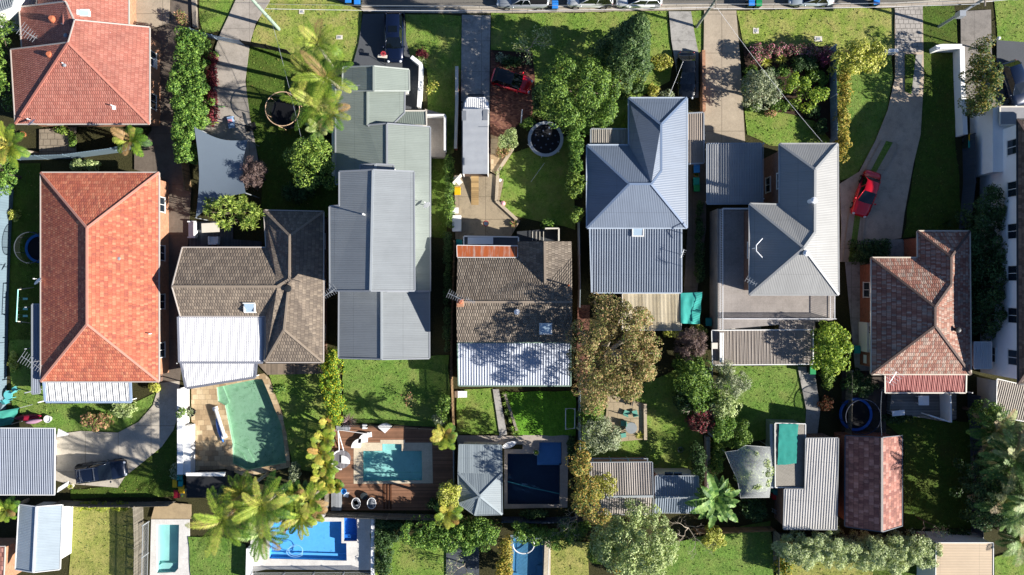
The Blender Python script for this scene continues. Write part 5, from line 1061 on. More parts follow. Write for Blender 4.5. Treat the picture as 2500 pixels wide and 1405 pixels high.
banana('banana plant with long radiating leaves between shed and netted tree', 1745, 1218, 3.4, 19, 3.2, l_ban, 230)
# strap leaved plants and bare trees
rr = random.Random(3); pts = []
for cx, cy, rx, ry, n in ((548, 512, 48, 42, 34), (612, 518, 32, 44, 26)):
    for _ in range(n):
        a, q = rr.uniform(0, 6.28), math.sqrt(rr.random()); pts.append((cx+rx*q*math.cos(a), cy+ry*q*math.sin(a), rr.uniform(3.6, 4.6)-1.4*q))
rosettes('rosette_tree', 'branching rosette leaved tree at the corner of the shade sail', pts, l_ros, 240, 26, .55, .09, cat='tree')
rosettes('flax_clump', 'spiky pale flax clump on the front garden path', [(1907,146,.5),(1868,152,.4),(1945,146,.4)], l_yel, 241, 60, .75, .07, stem=False)
rosettes('flax_clump', 'row of striped flax along the narrow path', [(1232,965,.2),(1236,985,.2),(1240,1005,.2),(1248,1025,.2),(1254,1045,.2),(1260,1058,.2)], l_lime, 242, 30, .5, .07, stem=False)
rosettes('cordyline', 'pinkish spiky cordyline at the deck end of the back lawn', [(852,1028,.3)], LM('pink_strap_leaves', '#6a5058', '#9a8080', '#b8a0a0'), 243, 60, .9, .07, stem=False)
rosettes('bromeliad', 'yellow bromeliad at the corner of the stone patio', [(1562,1063,.2)], l_gold, 244, 40, .55, .08, stem=False)
rosettes('flax_clump', 'bright green strap plant by the sandstone path', [(1218,425,.2),(1224,414,.2)], l_lime, 245, 26, .5, .12, stem=False)
rosettes('fan_palm', 'fan leaved palm head inside the spreading green tree', [(1362,173,5.6)], l_yel, 246, 30, .7, .1, cat='palm')
rosettes('cycad', 'dark cycad on the shaded lawn by the mottled tiled house', [(2310,545,.5)], l_dpalm, 247, 40, .9, .06, stem=False)
bare_tree('frangipani', 'pale limbed sparse tree beside the red hatchback', 1290, 132, 4.2, .95, 250, 'barkpale', l_pale, 500, .18, r=.1)
bare_tree('dead_tree', 'dead pale branch standing in the shaded yard', 1672, 990, 3.2, .8, 251, 'barkpale', None, r=.07, depth=3)
bare_tree('bare_tree', 'leafless grey tree behind the blue grey shed', 1672, 1278, 3.8, .95, 252, 'barkpale', None, r=.08, depth=5)
bare_tree('bare_tree', 'grey twiggy tree tangled beside the navy pool corner', 1405, 1255, 4.0, .9, 253, 'barkpale', l_dark, 350, .14, depth=5)
bare_tree('bare_tree', 'small twiggy tree with a few leaves on the slate paving', 1135, 1372, 2.8, 1.0, 254, 'barkpale', l_pale, 420, .12, depth=5)
bare_tree('bare_tree', 'grey leafless tree on the shaded lawn by the red garage', 2238, 1262, 3.2, .9, 255, 'bark', l_dark, 300, .1, depth=5)
bare_tree('sapling', 'yellow leaved sapling on the lawn beside the brick driveway wall', 1062, 222, 1.8, .9, 256, 'bark', l_gold, 110, .22, depth=3, r=.04)
bare_tree('sapling', 'brown twiggy shrub in the middle of the back lawn edge', 1010, 972, 1.5, .9, 257, 'bark', l_flow, 110, .14, depth=4, r=.04)
bare_tree('bare_tree', 'tangled brown branches beside the stone patio', 1478, 1030, 2.4, 1.1, 258, 'barkpale', None, depth=5, r=.06)

# grass tufts and fallen leaves, too many to count
rs = np.random.RandomState(99); V = []; LV = []
for poly, z in LAWNS:
    P = np.array([tuple(p)[:2] for p in poly]); lo, hi = P.min(0), P.max(0); hi = np.minimum(hi, (52, 30)); lo = np.maximum(lo, (-52, -30))
    if (hi-lo).min() <= 0: continue
    n = int((hi-lo).prod()*8); q = rs.uniform(lo, hi, (n, 2)); q = q[edge_dist(q, P) > -.06]; ok = np.ones(len(q), bool)
    for pp in PW.values(): ok &= edge_dist(q, np.array([tuple(p)[:2] for p in pp])) < -.1
    q = q[ok]; r3 = np.concatenate([q, np.full((len(q), 1), z+.04)], 1); nn_ = rs.normal(size=r3.shape); nn_[:, 2] = np.abs(nn_[:, 2])*.7; V.append(leaf_quads(r3, nn_, rs, .16, .4, .5))
    m_ = r3[rs.uniform(size=len(r3)) < .02]+np.array([0, 0, .02]); LV.append(leaf_quads(m_, np.tile([0, 0, 1.0], (len(m_), 1))+rs.normal(size=m_.shape)*.3, rs, .13, .6))
tag(quads_mesh('grass_tufts', np.concatenate(V), LM('tuft_blades', '#3f6024', '#64823a', '#8a9a4c', trans=.15)), 'short tufts of grass standing across the lawns', 'grass', kind='stuff')
tag(quads_mesh('fallen_leaves', np.concatenate(LV), LM('fallen_leaf', '#6a4a2c', '#9a7a4c', '#b8a070', trans=.1)), 'brown leaves scattered over the lawns', 'leaves', kind='stuff')
# ---------------------------------------------------------------- fences, walls, poles and wires
def fence(name, label, pts, h, mat, post=None, cat='fence', sp=2.4, style='panel', thick=.05):
    P = W2(pts); c = sum(P, Vector())/len(P); t = thing(name, label, cat, (c.x, c.y, 0)); mb = MB(); pm = post or mat
    for a, b in zip(P, P[1:]):
        d = (b-a); L = d.length; d.normalize(); n = max(1, int(L/sp))
        if style == 'panel':
            bar(mb, a, b, thick, h); bar(mb, a, b, thick+.03, .06, h-.12, .01)
        elif style == 'paling':
            k = int(L/.115)
            for i in range(k):
                p = a+d*(L*(i+.5)/k); mb.box(p+Vector((0, 0, h/2-.02+(i*7 % 5)*.008)), (.095, .022, h), math.atan2(d.y, d.x))
            for z in (.35, h-.35): bar(mb, a, b, .06, .08, z, .04)
        elif style == 'rail':
            k = int(L/.13); bar(mb, a, b, .045, .045, h-.05); bar(mb, a, b, .04, .04, .1)
            for i in range(k+1): p = a+d*(L*i/k); mb.box(p+Vector((0, 0, h/2)), (.022, .022, h-.1))
        elif style == 'slat':
            k = int(h/.12)
            for i in range(k): bar(mb, a, b, .03, .09, .05+i*.12)
    mb.build('panel', mat, t)
    for a, b in zip(P, P[1:]):
        d = b-a; n = max(1, int(d.length/sp))
        for i in range(n):
            q = a+d*((i+.02)/n); pb = MB(); pb.box(q+Vector((0, 0, h/2)), (.09, .09, h+.06), math.atan2(d.y, d.x)); pb.box(q+Vector((0, 0, h+.035)), (.12, .12, .02), math.atan2(d.y, d.x)); pb.build('post', pm, t)
    return t
def gwall(name, label, pts, h, w, mat, capm=None, cat='wall'):
    P = W2(pts); c = sum(P, Vector())/len(P); t = thing(name, label, cat, (c.x, c.y, 0)); mb = MB(); cb = MB()
    for a, b in zip(P, P[1:]): bar(mb, a, b, w, h); bar(cb, a, b, w+.05, .06, h+.003)
    mb.build('wall_body', mat, t); cb.build('coping', capm or mat, t); return t
fb = metal_mat('pale_blue_fence', '#71848f', .25, .01); fd = metal_mat('navy_fence', '#33404f', .25, .01); fg = metal_mat('grey_fence', '#8b959c', .25, .01); ft = board_mat('timber_fence', '#8c7456', .12, 1, .3); fw = board_mat('grey_timber_fence', '#7a7468', .12, 1, .25); fbk = plain('black_fence', '#1c1e20', .7)
fence('metal_fence', 'long pale blue metal fence along the left edge', [(34,455),(26,620),(20,760),(14,1000)], 1.8, fb)
fence('metal_fence', 'pale blue metal fence behind the red roofed courtyard', [(50,391),(180,387),(295,372),(370,352)], 1.8, fb)
fence('paling_fence', 'brown paling fence along the top of the dry lawn', [(150,1222),(240,1226),(335,1226),(430,1224)], 1.6, fw, style='paling')
fence('paling_fence', 'grey paling fence between dry lawn and plunge pool', [(349,1224),(352,1320),(350,1425)], 1.8, fw, style='paling')
fence('batten_fence', 'grey batten fence along the west side of the timber deck', [(812,1040),(806,1140),(803,1246)], 1.7, fw, style='paling')
fence('batten_fence', 'grey batten fence along the bottom of the timber deck', [(803,1249),(950,1254),(1106,1258)], 1.7, fw, style='paling')
fence('paling_fence', 'sunlit timber fence between back lawn and brown tiled house', [(1112,590),(1106,760),(1104,900),(1110,1060)], 1.8, ft, style='paling')
fence('metal_fence', 'dark metal fence between timber deck and cabana', [(1110,1062),(1112,1260)], 1.8, fg)
fence('metal_fence', 'grey metal fence between brown tiled house and blue house', [(1410,545),(1412,700),(1411,750)], 1.8, fg)
fence('metal_fence', 'grey metal fence beside the white goal frame', [(1412,930),(1412,1095)], 1.9, fg)
fence('metal_fence', 'blue grey metal fence east of the front garden', [(2022,122),(2024,240),(2026,350)], 1.6, metal_mat('blue_fence', '#6c8096', .25, .01), M['white'])
fence('metal_fence', 'navy metal fence beside the dark lawn and the apartment wall', [(2350,335),(2352,450),(2340,560)], 1.8, fd)
fence('metal_fence', 'navy metal fence east of the shaded rear lawn', [(2362,960),(2368,1130),(2370,1300)], 1.8, fd)
fence('metal_fence', 'dark metal fence under the wattles behind the red garage', [(1890,1300),(2060,1306),(2290,1312)], 1.6, fd)
fence('slat_fence', 'blue grey slatted gate across the driveway entrance', [(478,82),(530,98),(598,112)], 1.4, metal_mat('gate_metal', '#9db0c2', .2, .01), cat='gate', style='slat')
fence('slat_fence', 'dark slatted front fence behind the golden palms', [(600,112),(660,122),(712,135)], 1.5, fbk, style='slat')
fence('paling_fence', 'timber fence between mottled house yard and patio path', [(2062,900),(2060,1060)], 1.6, fw, style='paling')
fence('pool_fence', 'thin black railing fence between back lawn and timber deck', [(840,1036),(960,1038),(1090,1044)], 1.2, fbk, style='rail')
fence('pool_fence', 'pale railing beside the plunge pool', [(364,1272),(361,1425)], 1.2, M['steel'], style='rail')
fence('pool_fence', 'steel railing along the bottom of the cobalt pool paving', [(622,1398),(912,1396)], 1.2, M['steel'], style='rail')
fence('pool_fence', 'white railing along the lap pool coping', [(1340,1310),(1336,1425)], 1.1, M['white'], style='rail')
fence('metal_fence', 'grey metal fence behind the navy pool and hedge', [(1225,1262),(1320,1264),(1420,1262)], 1.6, fd)
fence('paling_fence', 'grey fence along the west edge of the shed yard with ladder', [(1888,1290),(1886,1390)], 1.7, fw, style='paling')
fence('paling_fence', 'timber fence behind the banana plant', [(1690,1290),(1790,1288),(1880,1284)], 1.5, ft, style='paling')
fence('metal_fence', 'grey metal fence between purple bush yard and patio roof house', [(1727,895),(1732,990),(1728,1060)], 1.6, fg)
fence('paling_fence', 'old timber fence beside the tall lime hedge', [(462,400),(468,470)], 1.6, ft, style='paling')
gwall('garden_wall', 'thick white rendered wall beside the sandstone pool paving', [(456,945),(456,1150)], 1.3, .5, M['render'])
gwall('garden_wall', 'broad white bench wall along the sandstone paving', [(470,1035),(470,1152)], 1.0, .55, M['render'])
gwall('garden_wall', 'white wall with return at the edge of the shaded front lawn', [(2268,127),(2282,124),(2330,124),(2332,200),(2338,335)], 1.1, .4, M['render'])
gwall('garden_wall', 'low brick wall beside the dark parked sedan', [(1711,132),(1712,278)], 1.0, .25, M['brickp'])
gwall('garden_wall', 'brick wall with pale coping along the truck driveway', [(1117,170),(1117,260),(1114,368)], .9, .25, M['brick'], M['offwhite'])
gwall('garden_wall', 'white stepped wall around the porch path of the sage roofed house', [(1008,148),(1031,166),(1030,200),(1026,268)], 1.0, .3, M['render'])
gwall('garden_wall', 'concrete retaining wall between the shed yard and shrubs', [(1722,1062),(1724,1200)], .9, .3, M['conc'])
gwall('retaining_wall', 'curved stone edge of the lawn beside the stained patio', [(1252,365),(1216,420),(1212,492),(1262,538)], .35, .25, M['stone'])
gwall('retaining_wall', 'timber edge between the two rear lawns', [(1232,960),(1262,1050)], .3, .2, M['wood'])
gwall('retaining_wall', 'stone block edge on the east side of the flagstone patio', [(1573,985),(1574,1072)], .4, .25, M['stone'])
gwall('garden_wall', 'white front pillar wall by the gravel drive', [(2148,132),(2180,132)], .9, .25, M['render'])
gwall('garden_wall', 'slim white pool wall beside the ivy hedge', [(914,1262),(913,1405)], .7, .25, M['render'])
gwall('garden_wall', 'white wall left of the plunge pool steps and palms', [(616,1330),(614,1410)], 1.0, .3, M['render'])
gwall('low_wall', 'brown brick border along the brown driveway, beside the orange house', [(394,435),(398,640),(396,930)], .5, .25, M['brickb'])
gwall('low_wall', 'grey driveway edge kerb at the verge by the hedge', [(476,-20),(480,70)], .35, .35, M['wood'])
# poles and wires
def pole(label, px, py, h, r, mat, arms=()):
    b = W(px, py, 0); t = thing('power_pole', label, 'pole', b); mb = MB(); mb.tube([b-Vector((0, 0, .1)), b+Vector((0, 0, h))], [r, r*.72], 10); mb.build('shaft', mat, t)
    for z, L in arms:
        mb = MB(); mb.box(b+Vector((0, .12, z)), (.1, .12, L) if False else (.1, L, .12)); mb.build('crossarm', M['wood'], t)
    return t
PW_ = plain('pole_timber', '#7d8478', .85, .2, 3)
pole('green grey timber power pole on the verge by the driveway gate', 681, 72, 10, .17, plain('green_pole', '#94a898', .8, .15, 3), ((8.8, 2.0),))
pole('slender timber power pole between two driveways', 1700, 67, 9, .13, PW_, ((6.4, 1.6),))
pole('power pole with a grey transformer box near the right corner', 2291, 66, 10, .14, M['steel'], ((6.6, 1.6),))
b = W(2383, 122, 0); t = thing('street_lamp', 'grey street lamp post standing in the tree by the right driveway', 'lamp', b); mb = MB(); mb.tube([b-Vector((0, 0, .1)), b+Vector((0, 0, 3.1))], [.09, .06], 8); mb.build('shaft', M['steel'], t); mb = MB(); mb.ell(b+Vector((0, 0, 3.15)), .16, .16, .12, 10, 6); mb.build('lamp_head', M['whitepl'], t)
def wire(label, a, b, sag, r=.015, m='steel'):
    p, q = W(*a), W(*b); n = 14; c = (p+q)/2; mb = MB()
    mb.tube([p.lerp(q, i/n)-Vector((0, 0, sag*4*(i/n)*(1-i/n)))-c for i in range(n+1)], r, 5); o = mb.build('overhead_wire', M[m], None, loc=None); o.location = c; tag(o, label, 'wire')
wire('upper overhead cable from the green pole to the slender pole', (628,10,6.2), (1742,8,6.2), .5); wire('lower overhead cable from the green pole to the slender pole', (650,22,5.4), (1742,18,5.6), .6, .018, 'whitepl')
wire('overhead cable from the slender pole to the transformer pole', (1742,10,6.2), (2398,2,6.2), .3); wire('lower overhead cable from the slender pole to the transformer pole', (1742,22,5.6), (2392,10,5.8), .3, .018, 'whitepl'); wire('overhead cable running off the right edge', (2392,6,6.0), (2620,-20,6.0), .2)
wire('service wire from the slender pole to the pale grey house', (1745,12,6.2), (2012,352,5.0), .4, .013, 'whitepl'); wire('service wire from the green pole into the palm garden', (660,40,4.5), (738,350,3.0), .3, .014, 'steel'); wire('twisted service wire down to the blue house', (1668,150,4.6), (1633,236,4.0), .05, .014, 'whitepl')
wire('service wire down to the red tiled garage', (2153,955,3.4), (2153,1065,4.0), .2, .02)
# ---------------------------------------------------------------- vehicles
CG = glass('car_glass', '#0b1116', .05); CHR = plain('chrome', '#b8bcc0', .2, .03, metal=.9); RUB = M['black']; LGT = glass('headlight_glass', '#c8ced4', .08); TLG = glass('tail_light_glass', '#7a1014', .15)
def car(name, label, cat, px, py, deg, col, L=4.5, Wd=1.82, Ht=1.46, kind='sedan', roofc=None, rails=False, sunroof=False):
    b = W(px, py, .6); t = thing(name, label, cat, (b.x, b.y, .02), R(deg)); hw = Wd/2; body = paint(name+'_paint', col) if isinstance(col, str) else col; h2 = L/2
    lay = dict(sedan=(.20, -.02, -.26, -.36), hatch=(.25, .03, -.36, -.46), suv=(.24, .06, -.40, -.475), ute=(.22, .07, -.10, -.14))[kind]
    ws, rf, rr_, rb = [q*L for q in lay]; belt = Ht*.60; hood = Ht*.60 if kind != 'suv' else Ht*.6
    xs = [(-h2, .80, .45, belt*.9), (-h2+.06*L, .95, .28, belt*.97), (-h2+.16*L, 1, .2, belt), (rb, 1, .2, belt), (0, 1, .2, belt), (ws, 1, .2, belt), (h2-.2*L, .99, .2, hood*.97), (h2-.08*L, .94, .22, hood*.88), (h2-.025*L, .84, .28, hood*.74), (h2, .70, .36, hood*.62)]
    mb = MB(); vs = []; fs = []
    for x, w, z0, z1 in xs:
        w *= hw
        for y, z in ((-w*.93, z0), (-w, z0+(z1-z0)*.35), (-w*.99, z0+(z1-z0)*.75), (-w*.88, z1-.01), (-w*.5, z1+.025), (0, z1+.035), (w*.5, z1+.025), (w*.88, z1-.01), (w*.99, z0+(z1-z0)*.75), (w, z0+(z1-z0)*.35), (w*.93, z0)): vs.append((x, y, z))
    k = 11
    for i in range(len(xs)-1):
        for j in range(k): a, c = i*k+j, i*k+(j+1) % k; fs.append((a, c, c+k, a+k))
    fs += [tuple(range(k-1, -1, -1)), tuple((len(xs)-1)*k+j for j in range(k))]; mb.add(vs, fs); mb.build('body', body, t, local=True, smooth=True)
    zt, wb, wt = Ht, hw*.86, hw*.68; mb = MB()
    # roof panel, pillars
    gx = [(rf+.02, .98, zt-.03), (rf-.12*L*.3, 1, zt), ((rf+rr_)/2, 1.02, zt+.02), (rr_+.1, 1, zt-.01), (rr_, .97, zt-.04)]; vs = []
    for x, s_, z in gx:
        for y, dz in ((-1, -.05), (-.8, 0), (0, .025), (.8, 0), (1, -.05)): vs.append((x, y*wt*s_, z+dz))
    mb.add(vs, [(i*5+j, (i+1)*5+j, (i+1)*5+j+1, i*5+j+1) for i in range(4) for j in range(4)]); n_ = len(vs)
    mb.add([(v[0], v[1], v[2]-.04) for v in vs], [(i*5+j+1, (i+1)*5+j+1, (i+1)*5+j, i*5+j) for i in range(4) for j in range(4)])
    for sg in (-1, 1):
        for p, q in (((ws, sg*wb, belt), (rf, sg*wt, zt-.06)), ((rb, sg*wb, belt), (rr_, sg*wt, zt-.06)), (((ws+rb)/2-.05, sg*(wb+.02), belt), ((rf+rr_)/2, sg*(wt+.01), zt-.05))): mb.tube([p, q], .045, 5)
    mb.build('roof', roofc or body, t, local=True, smooth=True)
    def pane(nm, pts): m_ = MB(); m_.poly(pts); return m_.build(nm, CG, t, local=True)
    pane('windscreen', [(ws, -wb*.97, belt+.02), (ws+.06, 0, belt+.04), (ws, wb*.97, belt+.02), (rf+.01, wt*.97, zt-.06), (rf+.01, -wt*.97, zt-.06)]); pane('rear_window', [(rb, wb*.95, belt+.02), (rb, -wb*.95, belt+.02), (rr_-.01, -wt*.95, zt-.06), (rr_-.01, wt*.95, zt-.06)])
    for sg in (-1, 1):
        p = [(ws-.02, sg*(wb-.005), belt), (rb+.02, sg*(wb-.005), belt), (rr_, sg*(wt-.005), zt-.07), (rf, sg*(wt-.005), zt-.07)]; pane('side_window', p if sg < 0 else p[::-1])
        mb = MB(); mb.ell((ws-.12, sg*(hw+.1), belt+.06), .09, .12, .07, 8, 5); mb.build('mirror', body, t, local=True, smooth=True)
        mb = MB(); mb.ell((h2-.15, sg*hw*.62, hood*.66), .2, .17, .1, 10, 6); mb.build('headlight', LGT, t, local=True, smooth=True); mb = MB(); mb.ell((-h2+.08, sg*hw*.7, belt*.8), .1, .16, .11, 8, 5); mb.build('tail_light', TLG, t, local=True, smooth=True)
        for x in (h2*.62, -h2*.6):
            r_ = .33 if kind != 'suv' else .37; y = sg*(hw-.1); mb = MB(); n = 16; mb.tube([(x, y-.1, r_), (x, y+.1, r_)], r_, n); w_ = mb.build('wheel', RUB, t, local=True); mb = MB(); mb.tube([(x, y+sg*.102-.01, r_), (x, y+sg*.102+.01, r_)], r_*.62, 10); mb.build('rim', CHR, w_, local=True)
        if rails: mb = MB(); mb.tube([(rf-.2, sg*wt*.92, zt+.06), (rr_+.2, sg*wt*.92, zt+.06)], .025, 5); mb.build('roof_rail', CHR, t, local=True)
    if rails:
        for x in (rf-.35, rr_+.5): mb = MB(); mb.tube([(x, -wt, zt+.08), (x, wt, zt+.08)], .03, 5); mb.build('roof_bar', CHR, t, local=True)
    if sunroof: mb = MB(); mb.box((rf-.75, 0, zt+.03), (.6, .85, .03)); mb.build('sunroof', CG, t, local=True)
    if kind == 'ute':
        mb = MB(); mb.box((-h2*.55, 0, belt+.06), (L*.36, Wd*.82, .05)); mb.build('tray_cover', M['black'], t, local=True)
    return t
car('parked_car', 'dark blue estate car with a sunroof on the asphalt driveway', 'car', 963, 93, -90, '#0b1630', 4.75, 1.86, 1.62, 'suv', sunroof=True)
car('parked_car', 'red hatchback with a black roof on the brick patio', 'car', 1249, 198, -17, '#c80f24', 3.9, 1.72, 1.46, 'hatch', roofc=paint('black_roof_paint', '#0c0d10'))
car('parked_car', 'black sedan parked beside the low brick wall', 'car', 1676, 185, -90, '#0a0d12', 4.5, 1.8, 1.44, 'sedan')
car('parked_car', 'bright red sedan parked at an angle on the gravel drive', 'car', 2114, 474, -108, '#d01226', 4.45, 1.82, 1.44, 'sedan')
car('parked_car', 'dark navy four wheel drive with roof bars by the blue grey garage', 'car', 250, 1150, 7, '#131c2e', 4.7, 1.88, 1.8, 'suv', rails=True)
car('parked_car', 'dark blue car in the shaded drive at the right edge', 'car', 2476, 205, -72, '#132038', 4.4, 1.8, 1.5, 'hatch')
car('parked_car', 'silver grey utility truck parked at the kerb', 'ute', 1277, -3, 180, '#9aa0a4', 5.1, 1.85, 1.7, 'ute')
car('parked_car', 'white and silver four wheel drive at the kerb beside the blue bin', 'car', 1440, -5, 180, '#cfd2d2', 4.4, 1.85, 1.75, 'suv', rails=True)
car('parked_car', 'white hatchback at the kerb above the tall conifer', 'car', 1560, -4, 180, '#e4e6e6', 4.4, 1.8, 1.5, 'hatch')
car('parked_car', 'silver sedan at the kerb above the dry verge lawn', 'car', 1980, -8, 180, '#a9b4ba', 4.3, 1.8, 1.46, 'sedan')
# the little truck with its loading ramp
b = W(1162, 340, 1.2); t = thing('box_truck', 'white small truck with a grey box roof and open rear on the concrete drive', 'truck', (b.x, b.y, 0)); P_ = lambda x, y, z: W(x, y, z)
mb = MB(); q = [W(1141,238,1.9), W(1184,238,1.9), W(1193,252,1.9), W(1194,268,1.9), W(1132,268,1.9), W(1133,252,1.9)]; mb.prism([(p.x, p.y) for p in q], .5, 1.95)
q2 = [(p.x*.999, p.y) for p in q]; mb.prism([(b.x+(x-b.x)*.9, b.y+(y-b.y)*1.0-.04) for x, y in q2], 1.95, 2.02); mb.build('cab', M['whitepl'], t)
mb = MB()
for i in range(10): x = 1140+i*4.9; a, c_ = W(x, 241, 2.03), W(x, 266, 2.03); bar(mb, a, c_, .05, .03)
mb.build('roof_rib', M['white'], t); mb = MB(); p, q = W(1143,236,1.2), W(1182,236,1.2); mb.prism([p, q, q+Vector((0, .08, 0)), p+Vector((0, .08, 0))], 1.15, 1.75); mb.build('windscreen', CG, t)
a, c_ = W(1129, 267, 2.6), W(1191, 425, 2.6); mb = MB(); mb.box(((a.x+c_.x)/2, a.y-(a.y-c_.y)/2, 2.55), (c_.x-a.x, a.y-c_.y, .1)); rr = random.Random(2); vs = []
for i in range(22):
    for j in range(6): vs.append((a.x+.04+(c_.x-a.x-.08)*j/5, a.y+(c_.y-a.y)*i/21, 2.615+rr.uniform(0, .035)+(.04 if i % 3 == 0 else 0)))
mb.build('box_roof', plain('grey_tarp', '#8d9196', .6, .12, 1.2, .2, 3), t)
mb = MB(); mb.add(vs, [(i*6+j, (i+1)*6+j, (i+1)*6+j+1, i*6+j+1) for i in range(21) for j in range(5)]); mb.build('tarpaulin', plain('pale_grey_tarp', '#989ca1', .55, .1, 1.5, .3, 4), t, smooth=True)
mb = MB()
for x in (a.x+.03, c_.x-.03): mb.box((x, (a.y+c_.y)/2, 1.6), (.05, a.y-c_.y, 1.85))
mb.box(((a.x+c_.x)/2, a.y-.03, 1.6), (c_.x-a.x-.12, .05, 1.85)); mb.build('box_side', M['whitepl'], t); mb = MB(); mb.box(((a.x+c_.x)/2, (a.y+c_.y)/2, .7), (c_.x-a.x-.1, a.y-c_.y-.1, .1)); mb.build('load_floor', M['woodd'], t)
for x, y, w, d in ((1133, 283, .4, .9), (1185, 281, .45, 1.0), (1134, 395, .12, .7), (1180, 310, .9, .06)): p = W(x, y, 2.68); mb = MB(); mb.box((p.x, p.y, 2.68), (w, d, .04)); mb.build('roof_hatch', plain('grey_hatch', '#70757c', .5), t)
for sg in (a.x+.12, c_.x-.12):
    for y in (a.y+.5, c_.y+1.1): mb = MB(); mb.tube([(sg-.1, y, .38), (sg+.1, y, .38)], .38, 14); mb.build('wheel', RUB, t)
for px in (1128, 1197): mb = MB(); mb.box(W(px, 250, 1.6), (.1, .12, .3)); mb.build('mirror', M['black'], t)
mb = MB(); bar(mb, W(1159.5, 430, .72), W(1159.5, 511, .08), .72, .05); tag(mb.build('loading_ramp', board_mat('ramp_boards', '#9a8058', .2, 1), loc=W(1160, 470)), 'wooden loading ramp with blue ends behind the white truck', 'ramp')
mb = MB(); bar(mb, W(1108, 452, .9), W(1128, 430, .9), .06, 1.4); mb.box(W(1118, 441, 1.6), (.5, .9, .05), .7); tag(mb.build('door_panel', M['offwhite'], loc=W(1118, 441)), 'cream door panel swung open beside the truck', 'door')
# ---------------------------------------------------------------- wheelie bins
def bin_(label, px, py, lid, rz=0, bodyc='#22302a'):
    b = W(px, py, 1.0); t = thing('wheelie_bin', label, 'bin', (b.x, b.y, .03), rz, group='wheelie bins'); mb = MB()
    vs = [(-.22, -.26, 0), (.22, -.26, 0), (.22, .26, 0), (-.22, .26, 0), (-.28, -.34, .98), (.28, -.34, .98), (.28, .34, .98), (-.28, .34, .98)]; mb.add(vs, [(3, 2, 1, 0), (4, 5, 6, 7), (0, 1, 5, 4), (1, 2, 6, 5), (2, 3, 7, 6), (3, 0, 4, 7)]); mb.build('tub', plain('bin_body', bodyc, .5), t, local=True)
    mb = MB(); mb.add([(-.3, -.38, 1.0), (.3, -.38, 1.0), (.3, .36, 1.0), (-.3, .36, 1.0), (-.27, -.34, 1.07), (.27, -.34, 1.07), (.27, .3, 1.07), (-.27, .3, 1.07)], [(3, 2, 1, 0), (4, 5, 6, 7), (0, 1, 5, 4), (1, 2, 6, 5), (2, 3, 7, 6), (3, 0, 4, 7)]); mb.tube([(-.28, .4, 1.0), (.28, .4, 1.0)], .025, 6); mb.build('lid', plain('bin_lid', lid, .4, .06), t, local=True)
    for x in (-.27, .27): mb = MB(); mb.tube([(x-.03, .3, .1), (x+.03, .3, .1)], .1, 10); mb.build('wheel', RUB, t, local=True)
B_, Y_, G_, T_, R_ = '#2f7fd0', '#d8a818', '#1f8a50', '#1f9088', '#8a1c28'
for a in (('blue lidded bin at the kerb between the utility truck and the white four wheel drive', 1355, 12, B_), ('blue lidded bin at the kerb above the beige driveway', 1835, 5, B_), ('green lidded bin at the kerb next to a blue one', 1853, 6, G_), ('blue lidded bin near the kerb at the gravel drive', 2140, 3, B_), ('blue lidded bin on the verge edge at the top left', 872, 2, B_), ('second blue lidded bin on the verge edge, left of its twin', 850, -2, B_),
          ('yellow lidded bin by the stained patio fence', 1117, 467, Y_), ('blue lidded bin behind the brown side roof', 1701, 413, B_), ('green lidded bin, upper of a pair by the carport', 1700, 444, T_), ('green lidded bin, lower of a pair by the carport', 1701, 459, G_), ('yellow lidded bin by the white apartment wall', 2372, 338, Y_), ('teal lidded bin next to the yellow one by the apartment wall', 2371, 352, T_),
          ('yellow lidded bin beside the bright green tree', 2069, 830, Y_), ('teal lidded bin by the white bay window', 2093, 854, T_), ('green lidded bin at the patio roof corner', 1984, 905, G_), ('teal lidded bin in the passage beside the terrace', 1730, 787, T_), ('teal lidded bin, topmost in the cluster by the black shed', 439, 1166, T_), ('teal lidded bin in the middle of the cluster by the black shed', 440, 1180, T_), ('yellow lidded bin left of the teal ones by the black shed', 429, 1181, Y_), ('yellow lidded bin below the teal ones by the black shed', 443, 1195, Y_), ('red lidded bin, lowest in the cluster by the black shed', 432, 1207, R_), ('teal lidded bin near the rusty strip roof', 1121, 596, T_)): bin_(*a)
